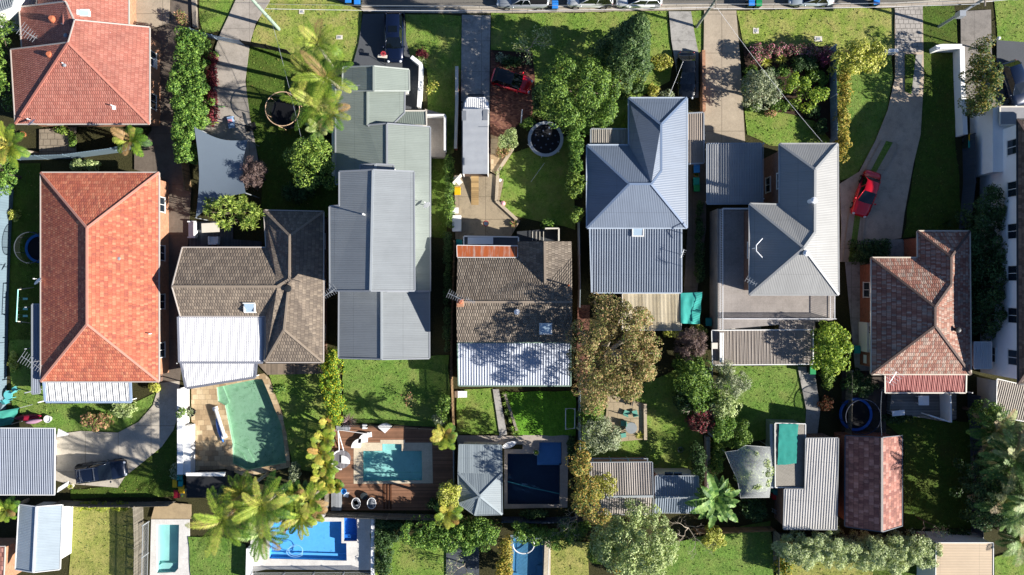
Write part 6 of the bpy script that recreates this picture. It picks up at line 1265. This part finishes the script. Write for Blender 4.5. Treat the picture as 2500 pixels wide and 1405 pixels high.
# ---------------------------------------------------------------- trampolines
def trampoline(label, px, py, r, padc, net=True, h=.8, padw=.32, rim='#2a2d30', nh=1.7, dots=False):
    b = W(px, py, h); t = thing('trampoline', label, 'trampoline', (b.x, b.y, 0)); n = 32; c = Vector((b.x, b.y, h)); mb = MB(); mb.lathe(c, [(r-padw, -.02), (r-padw, .0)], n); mt = mb.build('jump_mat', plain('jump_mat_cloth', '#0c0e14', .8), t)
    mb = MB(); pr = [(r-padw, .0), (r-padw, .05), (r, .05), (r, .0)]
    vs = []; fs = []
    for i in range(n):
        q = 2*math.pi*i/n
        for rr_, z in pr: vs.append((c.x+rr_*math.cos(q), c.y+rr_*math.sin(q), c.z+z))
    for i in range(n):
        for k in range(4): j = (i+1) % n; fs.append((i*4+k, i*4+(k+1) % 4, j*4+(k+1) % 4, j*4+k))
    mb.add(vs, fs); mb.build('safety_pad', plain('pad', padc, .55, .08), t)
    for i in range(6):
        q = 2*math.pi*i/6+.3; p = c+Vector((math.cos(q)*r, math.sin(q)*r, 0)); mb = MB(); mb.tube([(p.x, p.y, 0), (p.x, p.y, h), (p.x+math.cos(q)*.1, p.y+math.sin(q)*.1, h+(nh if net else .05))], .03, 6); mb.build('pole', plain('tramp_pole', rim, .6), t)
    if net:
        mb = MB(); mb.ring(c+Vector((0, 0, nh)), r+.06, .04, 32, 6); mb.build('net_hoop', plain('hoop', rim, .6), t); mb = MB(); vs = []
        for i in range(n):
            q = 2*math.pi*i/n; vs += [(c.x+r*math.cos(q), c.y+r*math.sin(q), c.z+.06), (c.x+(r+.05)*math.cos(q), c.y+(r+.05)*math.sin(q), c.z+nh)]
        mb.add(vs, [(2*i, 2*((i+1) % n), 2*((i+1) % n)+1, 2*i+1) for i in range(n)]); mb.build('safety_net', net_mat('tramp_net', '#15171a', .35), t)
    if dots:
        rr = random.Random(8); mb = MB()
        for i in range(14): q = 2.4*i; d = (r-.45)*math.sqrt((i+.5)/14); mb.lathe(c+Vector((d*math.cos(q), d*math.sin(q), .004)), [(.09, 0), (.09, .004)], 6)
        mb.build('mat_print', plain('print', '#4a566a', .7), mt)
trampoline('large black trampoline with a tan hoop under the golden palms', 702, 276, 1.55, '#16181c', True, rim='#c8a888', nh=1.5)
trampoline('round trampoline with a white safety pad beside the brick patio', 1332, 340, 1.72, '#a3a8ac', False, .75, .3, dots=True, rim='#c9ced2')
trampoline('blue padded trampoline in the dark yard behind the mottled house', 2089, 1012, 1.6, '#1f5fb8', True, .8, .24, rim='#1c2a44', nh=1.4)
trampoline('blue padded trampoline half hidden by the orange roof', 97, 607, 1.4, '#1f66a8', True, .8, .24, rim='#3a4048', nh=1.4)
# shade sail
t = thing('shade_sail', 'large blue grey shade sail stretched over the driveway', 'shade sail', W(540, 400)); cs = [W(474,310,3.4), W(605,342,2.9), W(600,472,3.3), W(478,532,2.6)]; n = 14; vs = []
for i in range(n+1):
    for j in range(n+1):
        u, v = i/n, j/n; su = u+.0; p = cs[0].lerp(cs[1], u).lerp(cs[3].lerp(cs[2], u), v); ctr = (cs[0]+cs[1]+cs[2]+cs[3])/4; pull = .16*(4*u*(1-u)*(abs(2*v-1)**3)+4*v*(1-v)*(abs(2*u-1)**3)); q = p.lerp(ctr, pull); q.z -= 0.0; vs.append(q)
mb = MB(); mb.add(vs, [(i*(n+1)+j, i*(n+1)+j+1, (i+1)*(n+1)+j+1, (i+1)*(n+1)+j) for i in range(n) for j in range(n)]); mb.build('sail_cloth', plain('sail_fabric', '#66727d', .75, .05, .8), t, smooth=True)
for p in cs: mb = MB(); mb.tube([(p.x, p.y, 0), (p.x, p.y, p.z)], .05, 8); mb.build('post', M['steel'], t)
# bird net over the fruit tree
t = thing('bird_net', 'white bird net draped over the pale green fruit tree', 'net', W(1840, 1150)); oc = W2([(1770,1104),(1800,1100),(1820,1088),(1880,1092),(1886,1150),(1878,1215),(1808,1216),(1800,1170),(1785,1140)], 2.7); cc = sum(oc, Vector())/len(oc); vs = []; fs = []; K = 6; rr = random.Random(6); m_ = len(oc)
for k in range(K+1):
    for i in range(m_): f = k/K; p = cc.lerp(oc[i], f); vs.append((p.x, p.y, 4.0-1.3*f**2+rr.uniform(-.06, .06)))
for k in range(K):
    for i in range(m_): j = (i+1) % m_; fs.append((k*m_+i, k*m_+j, (k+1)*m_+j, (k+1)*m_+i))
mb = MB(); mb.add(vs, fs); mb.build('mesh_cloth', net_mat('white_net', '#dce0de', .32), t, smooth=True); mb = MB(); mb.tube([p for p in oc], .02, 5, True); mb.build('net_edge', M['white'], t)
for i in (0, 3, 5, 6): mb = MB(); mb.tube([(oc[i].x, oc[i].y, 0), (oc[i].x, oc[i].y, 2.68)], .03, 6); mb.build('pole', M['greym'], t)
def drape(name, label, cat, pts, mat, amp=.12, seed=1, rope=True):
    cs = [W(*p) for p in pts]; c = sum(cs, Vector())/len(cs); t = thing(name, label, cat, (c.x, c.y, 0)); rr = random.Random(seed); n = 12; vs = []
    for i in range(n+1):
        for j in range(n+1):
            u, v = i/n, j/n; p = cs[0].lerp(cs[1], u).lerp(cs[3].lerp(cs[2], u), v); p.z += amp*(math.sin(9*u+5*v)+rr.uniform(-.4, .4))*.6*math.sin(math.pi*u)*math.sin(math.pi*v)+amp*.5*math.sin(14*u*v); vs.append(p)
    mb = MB(); mb.add(vs, [(i*(n+1)+j, i*(n+1)+j+1, (i+1)*(n+1)+j+1, (i+1)*(n+1)+j) for i in range(n) for j in range(n)]); mb.build('cloth', mat, t, smooth=True)
    for p in cs: mb = MB(); mb.tube([(p.x, p.y, 0), (p.x, p.y, p.z)], .03, 6); mb.build('pole', M['steel'], t)
    return t
drape('shade_tarp', 'rumpled teal shade tarp tied beside the cream patio roof', 'tarp', [(1662,716,2.5),(1714,714,2.2),(1708,792,2.0),(1662,790,2.4)], plain('teal_tarp', '#2a8f86', .8, .2, 3), .25, 3)
drape('shade_net', 'teal shade net at the left edge above the garage', 'net', [(-30,1010,2.2),(48,996,1.8),(28,1036,1.5),(-30,1048,1.7)], net_mat('teal_net', '#4aa494', .75), .2, 5)
# ---------------------------------------------------------------- garden and pool furniture
def single(name, label, cat, mb, mat, px, py, smooth=False, group=None):
    o = mb.build(name, mat, loc=W(px, py), smooth=smooth); return tag(o, label, cat, group)
def lounge(label, px, py, a0, r=.62, sweep=95, z=.35):
    c = W(px, py, z); c.z = 0; t = thing('corner_seat', label, 'seat', (c.x, c.y, 0), group='white wedge seats'); p = [(c.x, c.y)]+[(c.x+r*1.55*math.cos(R(a0+sweep*i/8)), c.y+r*1.55*math.sin(R(a0+sweep*i/8))) for i in range(9)]
    mb = MB(); mb.prism(p, .08, .3); mb.build('base', plain('wicker', '#a9a49a', .8), t); q = [(c.x+(x-c.x)*.97+.01, c.y+(y-c.y)*.97) for x, y in p]; mb = MB(); mb.prism(q, .303, .42); mb.build('cushion', M['whitepl'], t)
lounge('white wedge seat nearest the pool fence', 940, 1058, 45); lounge('white wedge seat in the middle of the deck', 897, 1080, 90, .6); lounge('white wedge seat at the pool corner', 880, 1094, 85, .6) ; 
t = thing('daybed', 'round grey daybed with a white rim and half round cushion on the deck', 'daybed', W(833, 1122)); c = W(833, 1122, .4); c.z = .1; mb = MB(); mb.lathe(c, [(.86, 0), (.9, .3)], 28); mb.build('base', board_mat('grey_slats', '#77757a', .12, 0), t); mb = MB(); mb.tube([c+Vector((.9*math.cos(R(100+i*11)), .9*math.sin(R(100+i*11)), .5)) for i in range(17)], .09, 8); mb.build('backrest', M['whitepl'], t); mb = MB(); mb.prism([(c.x+.05, c.y-.35)]+[(c.x+.05+.8*math.cos(R(95*i/8-5)), c.y-.35+.75*math.sin(R(95*i/8-5))) for i in range(9)], .405, .52); mb.build('cushion', M['whitepl'], t)
def egg(label, px, py, az, cush):
    c = W(px, py, .5); c.z = 0; t = thing('egg_chair', label, 'chair', (c.x, c.y, 0), group='round wire chairs on the deck'); mb = MB(); mb.lathe(c+Vector((0, 0, .3)), [(.1, 0), (.3, .06), (.4, .2), (.43, .36)], 16, .9, 1.15); mb.build('shell', plain('grey_cord', '#70757c', .8), t, smooth=True); mb = MB(); mb.ring(c+Vector((0, 0, .68)), .46, .035, 24, 6, .9, 1.15); mb.build('rim', M['whitepl'], t); mb = MB()
    for i in range(4): mb.tube([(c.x+.3*math.cos(1.57*i+.8), c.y+.3*math.sin(1.57*i+.8), .06), (c.x+.15*math.cos(1.57*i+.8), c.y+.15*math.sin(1.57*i+.8), .36)], .02, 5)
    mb.build('leg', M['darkm'], t)
    if cush: mb = MB(); mb.box(c+Vector((0, .05, .6)), (.4, .4, .12), .4); mb.build('cushion', M['whitepl'], t)
egg('round wire chair with a white cushion on the dark deck', 870, 1228, 0, True); egg('round wire chair without a cushion on the dark deck', 908, 1228, 0, False)
mb = MB(); c = W(890, 1209); mb.lathe(c, [(.3, .06), (.36, .2), (.34, .4), (.1, .43)], 18); single('pouf', 'dark round pouf table between the wire chairs', 'table', mb, plain('dark_pouf', '#2c3438', .7), 890, 1209)
def cushion(label, px, py, rz, w=.48, col='whitepl'):
    c = W(px, py); mb = MB(); mb.box(c+Vector((0, 0, .13)), (w, w, .1), rz); mb.box(c+Vector((0, 0, .2)), (w*.8, w*.8, .06), rz); single('cushion', label, 'cushion', mb, M[col], px, py)
cushion('white square cushion by the pool fence', 891, 1041, .05); cushion('white square cushion in the middle of the deck', 902, 1061, .1); cushion('white square cushion near the blue basket', 846, 1207, -.2)
mb = MB(); mb.lathe(W(841, 1198), [(.22, .06), (.28, .35), (.24, .35), (.2, .12)], 14); single('basket', 'blue round basket on the deck', 'basket', mb, plain('blue_basket', '#2f86c8', .6), 841, 1198)
for lab, x0, y0, x1, y1 in (('grey slatted bench box in the lower deck corner', 810, 1201, 833, 1246), ('grey storage box at the upper deck corner', 822, 1040, 853, 1051)):
    p, q = W(x0, y0, .4), W(x1, y1, .4); t = thing('storage_bench', lab, 'bench', ((p.x+q.x)/2, (p.y+q.y)/2, 0)); mb = MB(); mb.box(((p.x+q.x)/2, (p.y+q.y)/2, .24), (abs(q.x-p.x), abs(p.y-q.y), .36)); mb.build('box', M['greym'], t); mb = MB(); mb.box(((p.x+q.x)/2, (p.y+q.y)/2, .46), (abs(q.x-p.x)+.06, abs(p.y-q.y)+.06, .06)); mb.build('lid', board_mat('grey_lid_slats', '#8d9196', .12, 0), t)
t = thing('umbrella_frame', 'folded white umbrella frame lying at the deck edge', 'umbrella', W(828, 1075)); mb = MB()
for q in ((828, 1099), (839, 1101)): mb.tube([W(825, 1052, .5), W(*q, .35)], .05, 6)
mb.build('arm', M['whitepl'], t); mb = MB(); mb.tube([W(826, 1050, .6), W(898, 1060, .5)], .03, 6); mb.build('pole', M['whitepl'], t)
for lab, px, py in (('white sun chaise beside the timber fence', 1128, 962),):
    c = W(px, py); t = thing('sun_chaise', lab, 'chaise', c); mb = MB(); mb.box(c+Vector((0, 0, .3)), (1.0, .62, .1)); mb.build('seat', M['whitepl'], t); mb = MB(); mb.box(c+Vector((-.5, 0, .42)), (.4, .62, .08), 0, .5); mb.build('backrest', M['whitepl'], t); mb = MB()
    for dx in (-.4, .4):
        for dy in (-.25, .25): mb.box(c+Vector((dx, dy, .14)), (.05, .05, .24))
    mb.build('leg', M['steel'], t)
def table(name, label, px, py, w, d, rz, mat, h=.74, rnd=False, cat='table'):
    c = W(px, py); t = thing(name, label, cat, c); mb = MB()
    if rnd: mb.lathe(c+Vector((0, 0, h-.05)), [(w/2, 0), (w/2, .05)], 22)
    else: mb.box(c+Vector((0, 0, h)), (w, d, .05), rz)
    mb.build('table_top', mat, t)
    for dx in (-.35, .35):
        for dy in (-.35, .35): mb = MB(); x, y = dx*w, dy*(w if rnd else d); mb.box(c+Vector((x*math.cos(rz)-y*math.sin(rz), x*math.sin(rz)+y*math.cos(rz), h/2-.02)), (.05, .05, h-.06), rz); mb.build('leg', mat, t)
    return t
def chair(label, px, py, rz, mat, w=.5, group=None):
    c = W(px, py); t = thing('garden_chair', label, 'chair', (c.x, c.y, .03), rz, group=group)
    def bx(nm, *a): mb = MB(); mb.box(*a); mb.build(nm, mat, t, local=True)
    bx('seat', (0, 0, .43), (w, w, .05)); bx('backrest', (-w*.48, 0, .68), (.05, w, .45))
    for dx in (-.2, .2):
        for dy in (-.2, .2): bx('leg', (dx, dy, .21), (.04, .04, .4))
tq = plain('turquoise_plastic', '#5fb4b8', .5, .06); gp = plain('green_plastic', '#5f9a8a', .5, .06)
table('garden_table', 'round turquoise table on the left lawn', 33, 962, .85, .85, 0, tq, rnd=True); chair('turquoise chair in front of the round table', 25, 976, .8, tq); chair('turquoise chair behind the round table on the left lawn', 44, 950, 2.2, tq)
table('garden_table', 'white long table under the rosette tree', 522, 558, 1.7, .9, .05, M['offwhite']); 
def sofa(label, px, py, rz, w=1.4):
    c = W(px, py); t = thing('garden_sofa', label, 'sofa', (c.x, c.y, .03), rz); P2 = lambda nm, *a: (lambda mb: (mb.box(*a), mb.build(nm, M['whitepl'], t, local=True)))(MB()); P2('seat', (0, 0, .3), (w, .7, .25)); P2('backrest', (0, -.38, .5), (w, .12, .65)); P2('armrest', (-w/2-.06, 0, .38), (.12, .75, .45)); P2('armrest', (w/2+.06, 0, .38), (.12, .75, .45))
sofa('white bench sofa against the courtyard wall', 474, 562, R(90)); sofa('low white sofa at the front of the courtyard', 527, 588, 0, .75)
tag(sheet('courtyard_deck', [(462,542),(570,542),(570,585),(640,590),(640,606),(462,606)], board_mat('charcoal_deck', '#4b4f54', .14, 0), z=.12, kind=None, thick=.12, loc=W(520, 575)), 'charcoal boarded courtyard deck below the rosette tree', 'deck')
for i, (x, y, rz) in enumerate(((1527,1007,1.2),(1548,1007,1.8),(1520,1060,-1.4),(1520,1032,3.1))): chair(('green chair, left one at the top of the stone patio', 'green chair, right one at the top of the stone patio', 'green chair at the bottom of the stone patio', 'green chair on the left of the stone patio')[i], x, y, rz, gp, group='chairs on the stone patio')
table('garden_table', 'round glass grey table on the stone patio', 1538, 1042, 1.1, 1.1, 0, plain('glass_grey', '#8a8f90', .3), rnd=True)
mb = MB(); c = W(1538, 978)
for i in range(4): mb.box(c+Vector((0, -.25+i*.16, .45)), (.5, .11, .04), 1.3)
mb.box(c+Vector((.22, 0, .65)), (.06, .9, .4), -.25); mb.box(c+Vector((-.1, .3, .22)), (.4, .05, .4)); mb.box(c+Vector((-.1, -.3, .22)), (.4, .05, .4)); single('garden_bench', 'slatted bench beneath the bronze tree at the patio', 'bench', mb, M['wood'], 1538, 978)
# goal frame, swing, hoop, toys
def frame(name, label, cat, pts, r, mat, px, py, posts=()):
    t = thing(name, label, cat, W(px, py)); mb = MB(); mb.tube([W(*p) for p in pts], r, 6, True); mb.build('frame', mat, t)
    for a, b in posts: mb = MB(); mb.tube([W(*a), W(*b)], r, 6); mb.build('post', mat, t)
    return t
t = frame('goal_frame', 'white goal frame lying on the shaded lawn', 'goal', [(1381,998,.9),(1404,998,.9),(1403,1046,.9),(1381,1049,.9)], .05, M['white'], 1392, 1022, [((1384,1000,.05),(1381,998,.9)), ((1384,1045,.05),(1381,1049,.9)), ((1401,1000,.05),(1404,998,.9)), ((1401,1045,.05),(1403,1046,.9))])
t = thing('swing_set', 'pale teal swing set on the narrow left lawn', 'swing', W(60, 748)); tl = plain('teal_frame', '#8fd0c8', .5)
mb = MB(); mb.tube([W(44, 707, 2.0), W(40, 786, 2.0)], .05, 8); mb.build('top_bar', tl, t)
for y, yy in ((708, 702), (785, 790)):
    for x in (52, 84): mb = MB(); mb.tube([W(43, y, 2.0), W(x, yy, 0)], .04, 6); mb.build('leg', M['offwhite'], t)
for y in (730, 755, 772): mb = MB(); p = W(62, y, .5); mb.box(p, (.45, .2, .04)); f = mb.build('seat', tl, t); mb = MB(); mb.tube([W(43, y-3, 2.0), p+Vector((-.2, .1, 0))], .012, 4); mb.tube([W(43, y+3, 2.0), p+Vector((-.2, -.1, 0))], .012, 4); mb.build('chain', M['steel'], f)
t = thing('basketball_hoop', 'basketball hoop with a dark backboard on the driveway', 'basketball hoop', W(610, 305)); mb = MB(); mb.tube([W(614, 312, 0), W(612, 306, 2.7)], .06, 8); mb.build('post', M['darkm'], t); mb = MB(); p = W(598, 290, 2.9); mb.box(p, (.06, 1.1, .75), .25); mb.build('backboard', plain('backboard', '#2b2f36', .4), t); mb = MB(); mb.ring(p+Vector((-.35, .05, -.25)), .23, .02, 16, 5); mb.build('hoop', plain('orange_hoop', '#c05a20', .5), t); mb = MB(); c = W(614, 312); mb.box(c+Vector((0, 0, .12)), (1.0, .7, .2), .3); mb.build('base', M['black'], t)
def toy_car(label, px, py, rz, col):
    c = W(px, py); t = thing('toy_car', label, 'toy', (c.x, c.y, .03), rz); mb = MB(); mb.box((0, 0, .22), (1.1, .6, .24)); mb.box((-.1, 0, .38), (.5, .5, .12)); mb.build('body', col, t, local=True)
    mb = MB(); mb.box((-.1, 0, .46), (.3, .4, .06)); mb.build('seat', plain('toy_seat', '#c08a90', .5), t, local=True)
    for dx in (-.35, .35):
        for dy in (-.3, .3): mb = MB(); mb.tube([(dx, dy-.05, .14), (dx, dy+.05, .14)], .14, 10); mb.build('wheel', RUB, t, local=True)
toy_car('pale blue ride on toy car on the driveway', 567, 301, R(-80), plain('toy_blue', '#8fa8c8', .4))
def bike(label, px, py, rz, col):
    c = W(px, py); t = thing('bicycle', label, 'bicycle', (c.x, c.y, .03), rz)
    for dx in (-.45, .45): mb = MB(); mb.tube([(dx+.28*math.cos(6.283*i/14), 0, .3+.28*math.sin(6.283*i/14)) for i in range(14)], .025, 5, True); mb.build('wheel', RUB, t, local=True)
    mb = MB(); mb.tube([(-.45, 0, .3), (-.1, 0, .6), (.35, 0, .62), (.45, 0, .3)], .03, 5); mb.tube([(-.1, 0, .6), (0, 0, .3), (.35, 0, .62)], .025, 5); mb.build('frame', col, t, local=True); mb = MB(); mb.tube([(.35, -.25, .8), (.35, .25, .8)], .02, 5); mb.tube([(.35, 0, .6), (.35, 0, .8)], .02, 5); mb.build('handlebar', M['darkm'], t, local=True); mb = MB(); mb.ell((-.15, 0, .7), .13, .08, .04); mb.build('saddle', M['black'], t, local=True)
bike('small yellow green bicycle on the driveway', 526, 306, .3, plain('lime_frame', '#a8c030', .4)); bike('small bicycle lying near the toy car with a green frame', 541, 265, .1, plain('green_frame', '#5a9a4a', .4))
mb = MB(); mb.tube([W(1296, 445, .06), W(1329, 399, .06)], .05, 6); single('white_pole', 'white plastic pole lying on the lawn by the trampoline', 'pole', mb, M['whitepl'], 1312, 422)
mb = MB(); mb.tube([W(1272, 303, .4), W(1275, 268, 1.2)], .06, 6); single('white_post', 'white leaning post beside the brick patio', 'post', mb, M['whitepl'], 1273, 285)
for lab, px, py, r_, col in (('pink ball on the lawn edge', 1228, 498, .26, '#d8a0a4'), ('white ball lamp on the lawn edge', 1220, 441, .18, '#e0e0dc'), ('red ball shaped pot beside the brick path', 1509, 199, .24, '#c02a24'), ('white ball lamp near the dead branch', 1668, 998, .2, '#e0e0dc')):
    mb = MB(); mb.ell(W(px, py)+Vector((0, 0, r_)), r_, r_, r_, 14, 9); single('garden_ball', lab, 'ball', mb, plain('ball', col, .4, .05), px, py, True)
def pot(label, px, py, r_, h, mat, plant=None, seed=0):
    c = W(px, py); t = thing('plant_pot', label, 'pot', c); mb = MB(); mb.lathe(c, [(r_*.7, .02), (r_, h), (r_*.85, h), (r_*.8, h*.8)], 16); mb.build('bowl', mat, t)
    if plant:
        rs = np.random.RandomState(seed); quads_mesh('foliage', np.array(strap_quads(rs, (c.x, c.y, h*.85), 26, r_*1.4, .1)), plant, t)
pot('round black planter with a grey plant on the sandstone paving', 471, 1005, .45, .5, M['black'], l_olive, 1); pot('dark pot with a reddish plant on the stained patio', 1254, 548, .36, .5, M['darkm'], l_flow, 2); pot('white pot with a bare shrub at the navy pool edge', 1309, 1103, .28, .4, M['whitepl'], l_lime, 3); pot('white pot by the garage door', 178, 1185, .26, .4, M['offwhite'], l_yel, 4); pot('terracotta pot beside the carport bins', 1698, 428, .25, .4, M['terracotta'], l_mid, 5); pot('dark pot in the porch corner of sage roofed house', 1080, 297, .2, .5, M['darkm'], l_dark, 6); pot('small black pot on the white bench wall end', 470, 1141, .18, .3, M['black'], None)
pot('terracotta bowl on the courtyard rubble paving', 60, 330, .3, .3, M['terracotta'], l_lime, 8); pot('white basin on the lawn by the curved drive', 122, 1022, .36, .4, M['whitepl'], None); pot('grey tyre planter on the shaded lawn', 1660, 1097, .28, .25, M['greym'], l_dark, 10)
# surfboard, kayak, solar and small bits
mb = MB(); p0, p1 = W(1225, 1093, .5), W(1262, 1081, .7); d = (p1-p0); s_ = Vector((-d.y, d.x, 0)).normalized(); q = []
for sg in (1, -1):
    for i in range(9):
        f = i/8 if sg > 0 else 1-i/8; p = p0+d*f+s_*sg*.3*math.sin(math.pi*f)**.7; q.append((p.x, p.y))
mb.prism(q, .5, .57); single('surfboard', 'white surfboard resting by the navy pool steps', 'surfboard', mb, M['whitepl'], 1243, 1087)
def kayak(lab, x0, y0, x1, y1, mat, w=.33):
    p0, p1 = W(x0, y0, .3), W(x1, y1, .3); d = p1-p0; s_ = Vector((-d.y, d.x, 0)).normalized(); vs = []; fs = []; K = 10
    for i in range(K+1):
        f = i/K; w_ = w*math.sin(math.pi*min(.98, max(.02, f)))**.6; c = p0+d*f; vs += [c-s_*w_, c+Vector((0, 0, -.2)), c+s_*w_, c+Vector((0, 0, .1))]
    for i in range(K):
        for k in range(4): fs.append((i*4+k, i*4+(k+1) % 4, i*4+4+(k+1) % 4, i*4+4+k))
    fs += [(3, 2, 1, 0), tuple(K*4+k for k in range(4))]; mb = MB(); mb.add(vs, fs); single('kayak', lab, 'kayak', mb, mat, (x0+x1)/2, (y0+y1)/2, True)
kayak('dark red kayak beside the teal net', 36, 1022, 100, 1016, plain('red_kayak', '#8a1c34', .4)); kayak('pink paddle board behind the red kayak', 62, 1032, 102, 1026, plain('mauve_board', '#b08aa0', .4), .25)
kayak('blue kayak leaning on the pool cover roller', 528, 1022, 545, 1080, plain('blue_kayak', '#1c66b8', .35), .25)
t = thing('pool_cover_roller', 'long white pool cover roller on the sandstone paving', 'roller', W(535, 1035)); mb = MB(); mb.tube([W(526, 998, .5), W(548, 1066, .5)], .17, 12); mb.build('roll', plain('roller_cloth', '#c8c8c4', .6), t)
for q in ((526, 998), (548, 1066)): mb = MB(); mb.box(W(q[0], q[1], .25), (.35, .35, .5), .3); mb.build('stand', M['whitepl'], t)
mb = MB(); mb.tube([W(1268+26*math.cos(R(a))+10, 1330+22*math.sin(R(a)), -.05) for a in range(-140, 190, 12)], .06, 6); single('pool_hose', 'white pool cleaning hose floating in the lap pool', 'hose', mb, M['whitepl'], 1278, 1330)
mb = MB(); mb.tube([W(722+17*math.cos(R(a))*(1 if a < 400 else 1.3), 1342+14*math.sin(R(a))+a*.01, -.05) for a in range(0, 640, 15)], .03, 5); single('pool_hose', 'coiled pale pool hose floating in the cobalt pool', 'hose', mb, plain('pale_blue_hose', '#8fc0e8', .5), 722, 1342)
mb = MB(); mb.tube([W(1239, 1176, -.06), W(1300, 1192, -.06), W(1366, 1206, -.06)], .05, 6); single('lane_rope', 'teal rope line across the navy pool', 'rope', mb, plain('teal_rope', '#2f7f90', .6), 1300, 1190)
for lab, px, py, w, d in (('square metal pit cover on the dry verge lawn', 1845, 76, .55, .55), ('long pale pit cover near the pink hedge', 1997, 96, .75, .5), ('concrete pit cover by the golden palms', 829, 92, .6, .4), ('round looking pit lid on the verge beside the pole', 737, 30, .5, .4)):
    c = W(px, py); t = thing('pit_cover', lab, 'pit cover', c); mb = MB(); mb.box(c+Vector((0, 0, .05)), (w, d, .06)); mb.build('surround', M['offwhite'], t); mb = MB(); mb.box(c+Vector((0, 0, .09)), (w*.5, d*.5, .03)); mb.build('lid', M['steel'], t)
tag(MB().box(W(253, 1096)+Vector((0, 0, .055)), (.22, 2.9, .04)).build('drain_grate', M['darkm'], loc=W(253, 1096)), 'long dark drain grate across the concrete driveway', 'drain')
for lab, x0, y0, w, d, h, m_ in (('white cabinet beside the patio fence', 1117, 548, .8, 1.5, .9, 'white'), ('white storage tub above the patio cabinet', 1113, 516, .55, .5, .5, 'whitepl'), ('tan cardboard box on the brown patio roof corner', 1742, 844, .5, .5, .3, 'offwhite')):
    c = W(x0, y0); z = 2.5 if 'roof' in lab else 0; c = W(x0, y0, z); mb = MB(); mb.box(c+Vector((0, 0, h/2+.03)), (w, d, h)); mb.box(c+Vector((0, 0, h+.06)), (w+.06, d+.06, .05)); o = single('cabinet' if z == 0 else 'cardboard_box', lab, 'box', mb, M[m_], x0, y0)
t = thing('barbecue', 'red rimmed round barbecue on the stained patio', 'barbecue', W(1187, 548)); c = W(1187, 548); mb = MB(); mb.lathe(c+Vector((0, 0, .5)), [(.1, 0), (.24, .1), (.28, .25)], 16); mb.build('bowl', plain('red_enamel', '#a8322c', .4), t); mb = MB(); mb.lathe(c+Vector((0, 0, .75)), [(.2, 0), (.2, .02)], 14); mb.build('grill', M['steel'], t)
for i in range(3): mb = MB(); mb.tube([(c.x+.3*math.cos(2.09*i), c.y+.3*math.sin(2.09*i), .02), (c.x+.1*math.cos(2.09*i), c.y+.1*math.sin(2.09*i), .55)], .02, 5); mb.build('leg', M['darkm'], t)
t = thing('ladder', 'aluminium ladder leaning in the yard beside the workshop', 'ladder', W(1895, 1253)); mb = MB()
for dy in (-4, 4): mb.tube([W(1884, 1245+dy, .9), W(1908, 1259+dy, .3)], .025, 5)
mb.build('rail', M['steel'], t); mb = MB()
for i in range(6): f = (i+.5)/6; mb.tube([W(1884+24*f, 1241+14*f, .9-.6*f), W(1884+24*f, 1249+14*f, .9-.6*f)], .02, 4)
mb.build('rung', M['steel'], t)
mb = MB(); mb.box(W(1890, 1210)+Vector((0, 0, .25)), (.6, .5, .45)); mb.box(W(1890, 1210)+Vector((0, 0, .49)), (.66, .56, .04)); single('red_crate', 'red lidded crate in the workshop side yard', 'crate', mb, plain('red_plastic', '#a01c28', .5), 1890, 1210)
mb = MB(); mb.lathe(W(1888, 1196), [(.3, .03), (.32, .8), (.28, .85)], 16); single('water_drum', 'teal drum in the workshop side yard', 'drum', mb, plain('teal_drum', '#1f6f70', .5), 1888, 1196)
table('garden_table', 'white table on the rear deck of the mottled tiled house', 2232, 972, 1.0, .9, 0, M['whitepl'], 1.54); table('outdoor_bench', 'white plastic tables among plants on the rear deck', 2175, 1003, 1.2, .5, .1, M['whitepl'], 1.3)
t = thing('windmill_ornament', 'red and white garden windmill on the asphalt drive', 'ornament', W(941, 152)); c = W(936, 132, 1.4); mb = MB(); mb.tube([W(942, 163, 0), c], .025, 6); mb.build('stake', M['darkm'], t); mb = MB()
for i in range(10): q = 6.283*i/10; u = Vector((math.cos(q), math.sin(q), 0)); w_ = Vector((-u.y, u.x, 0)); mb.prism([c+u*.05, c+u*.26-w_*.06, c+u*.26+w_*.06], 1.4, 1.415)
mb.build('wheel', plain('red_vane', '#b84048', .5, .3), t); mb = MB(); mb.box(W(934, 138, 1.2), (.9, .3, .03), -.1); mb.build('tail_panel', M['offwhite'], t)
t = thing('mini_bench', 'white street side transformer box on its pole arm', 'transformer', W(2345, 35)); mb = MB(); p = W(2345, 36, 5.2); mb.box(p, (.55, .5, .7)); mb.build('tank', M['steel'], t); mb = MB(); q = W(2291, 66, 0); bar(mb, Vector((q.x, q.y, 5.0)), p-Vector((0, 0, .3)), .1, .1); mb.build('bracket', M['steel'], t); t.name = 'transformer_box'
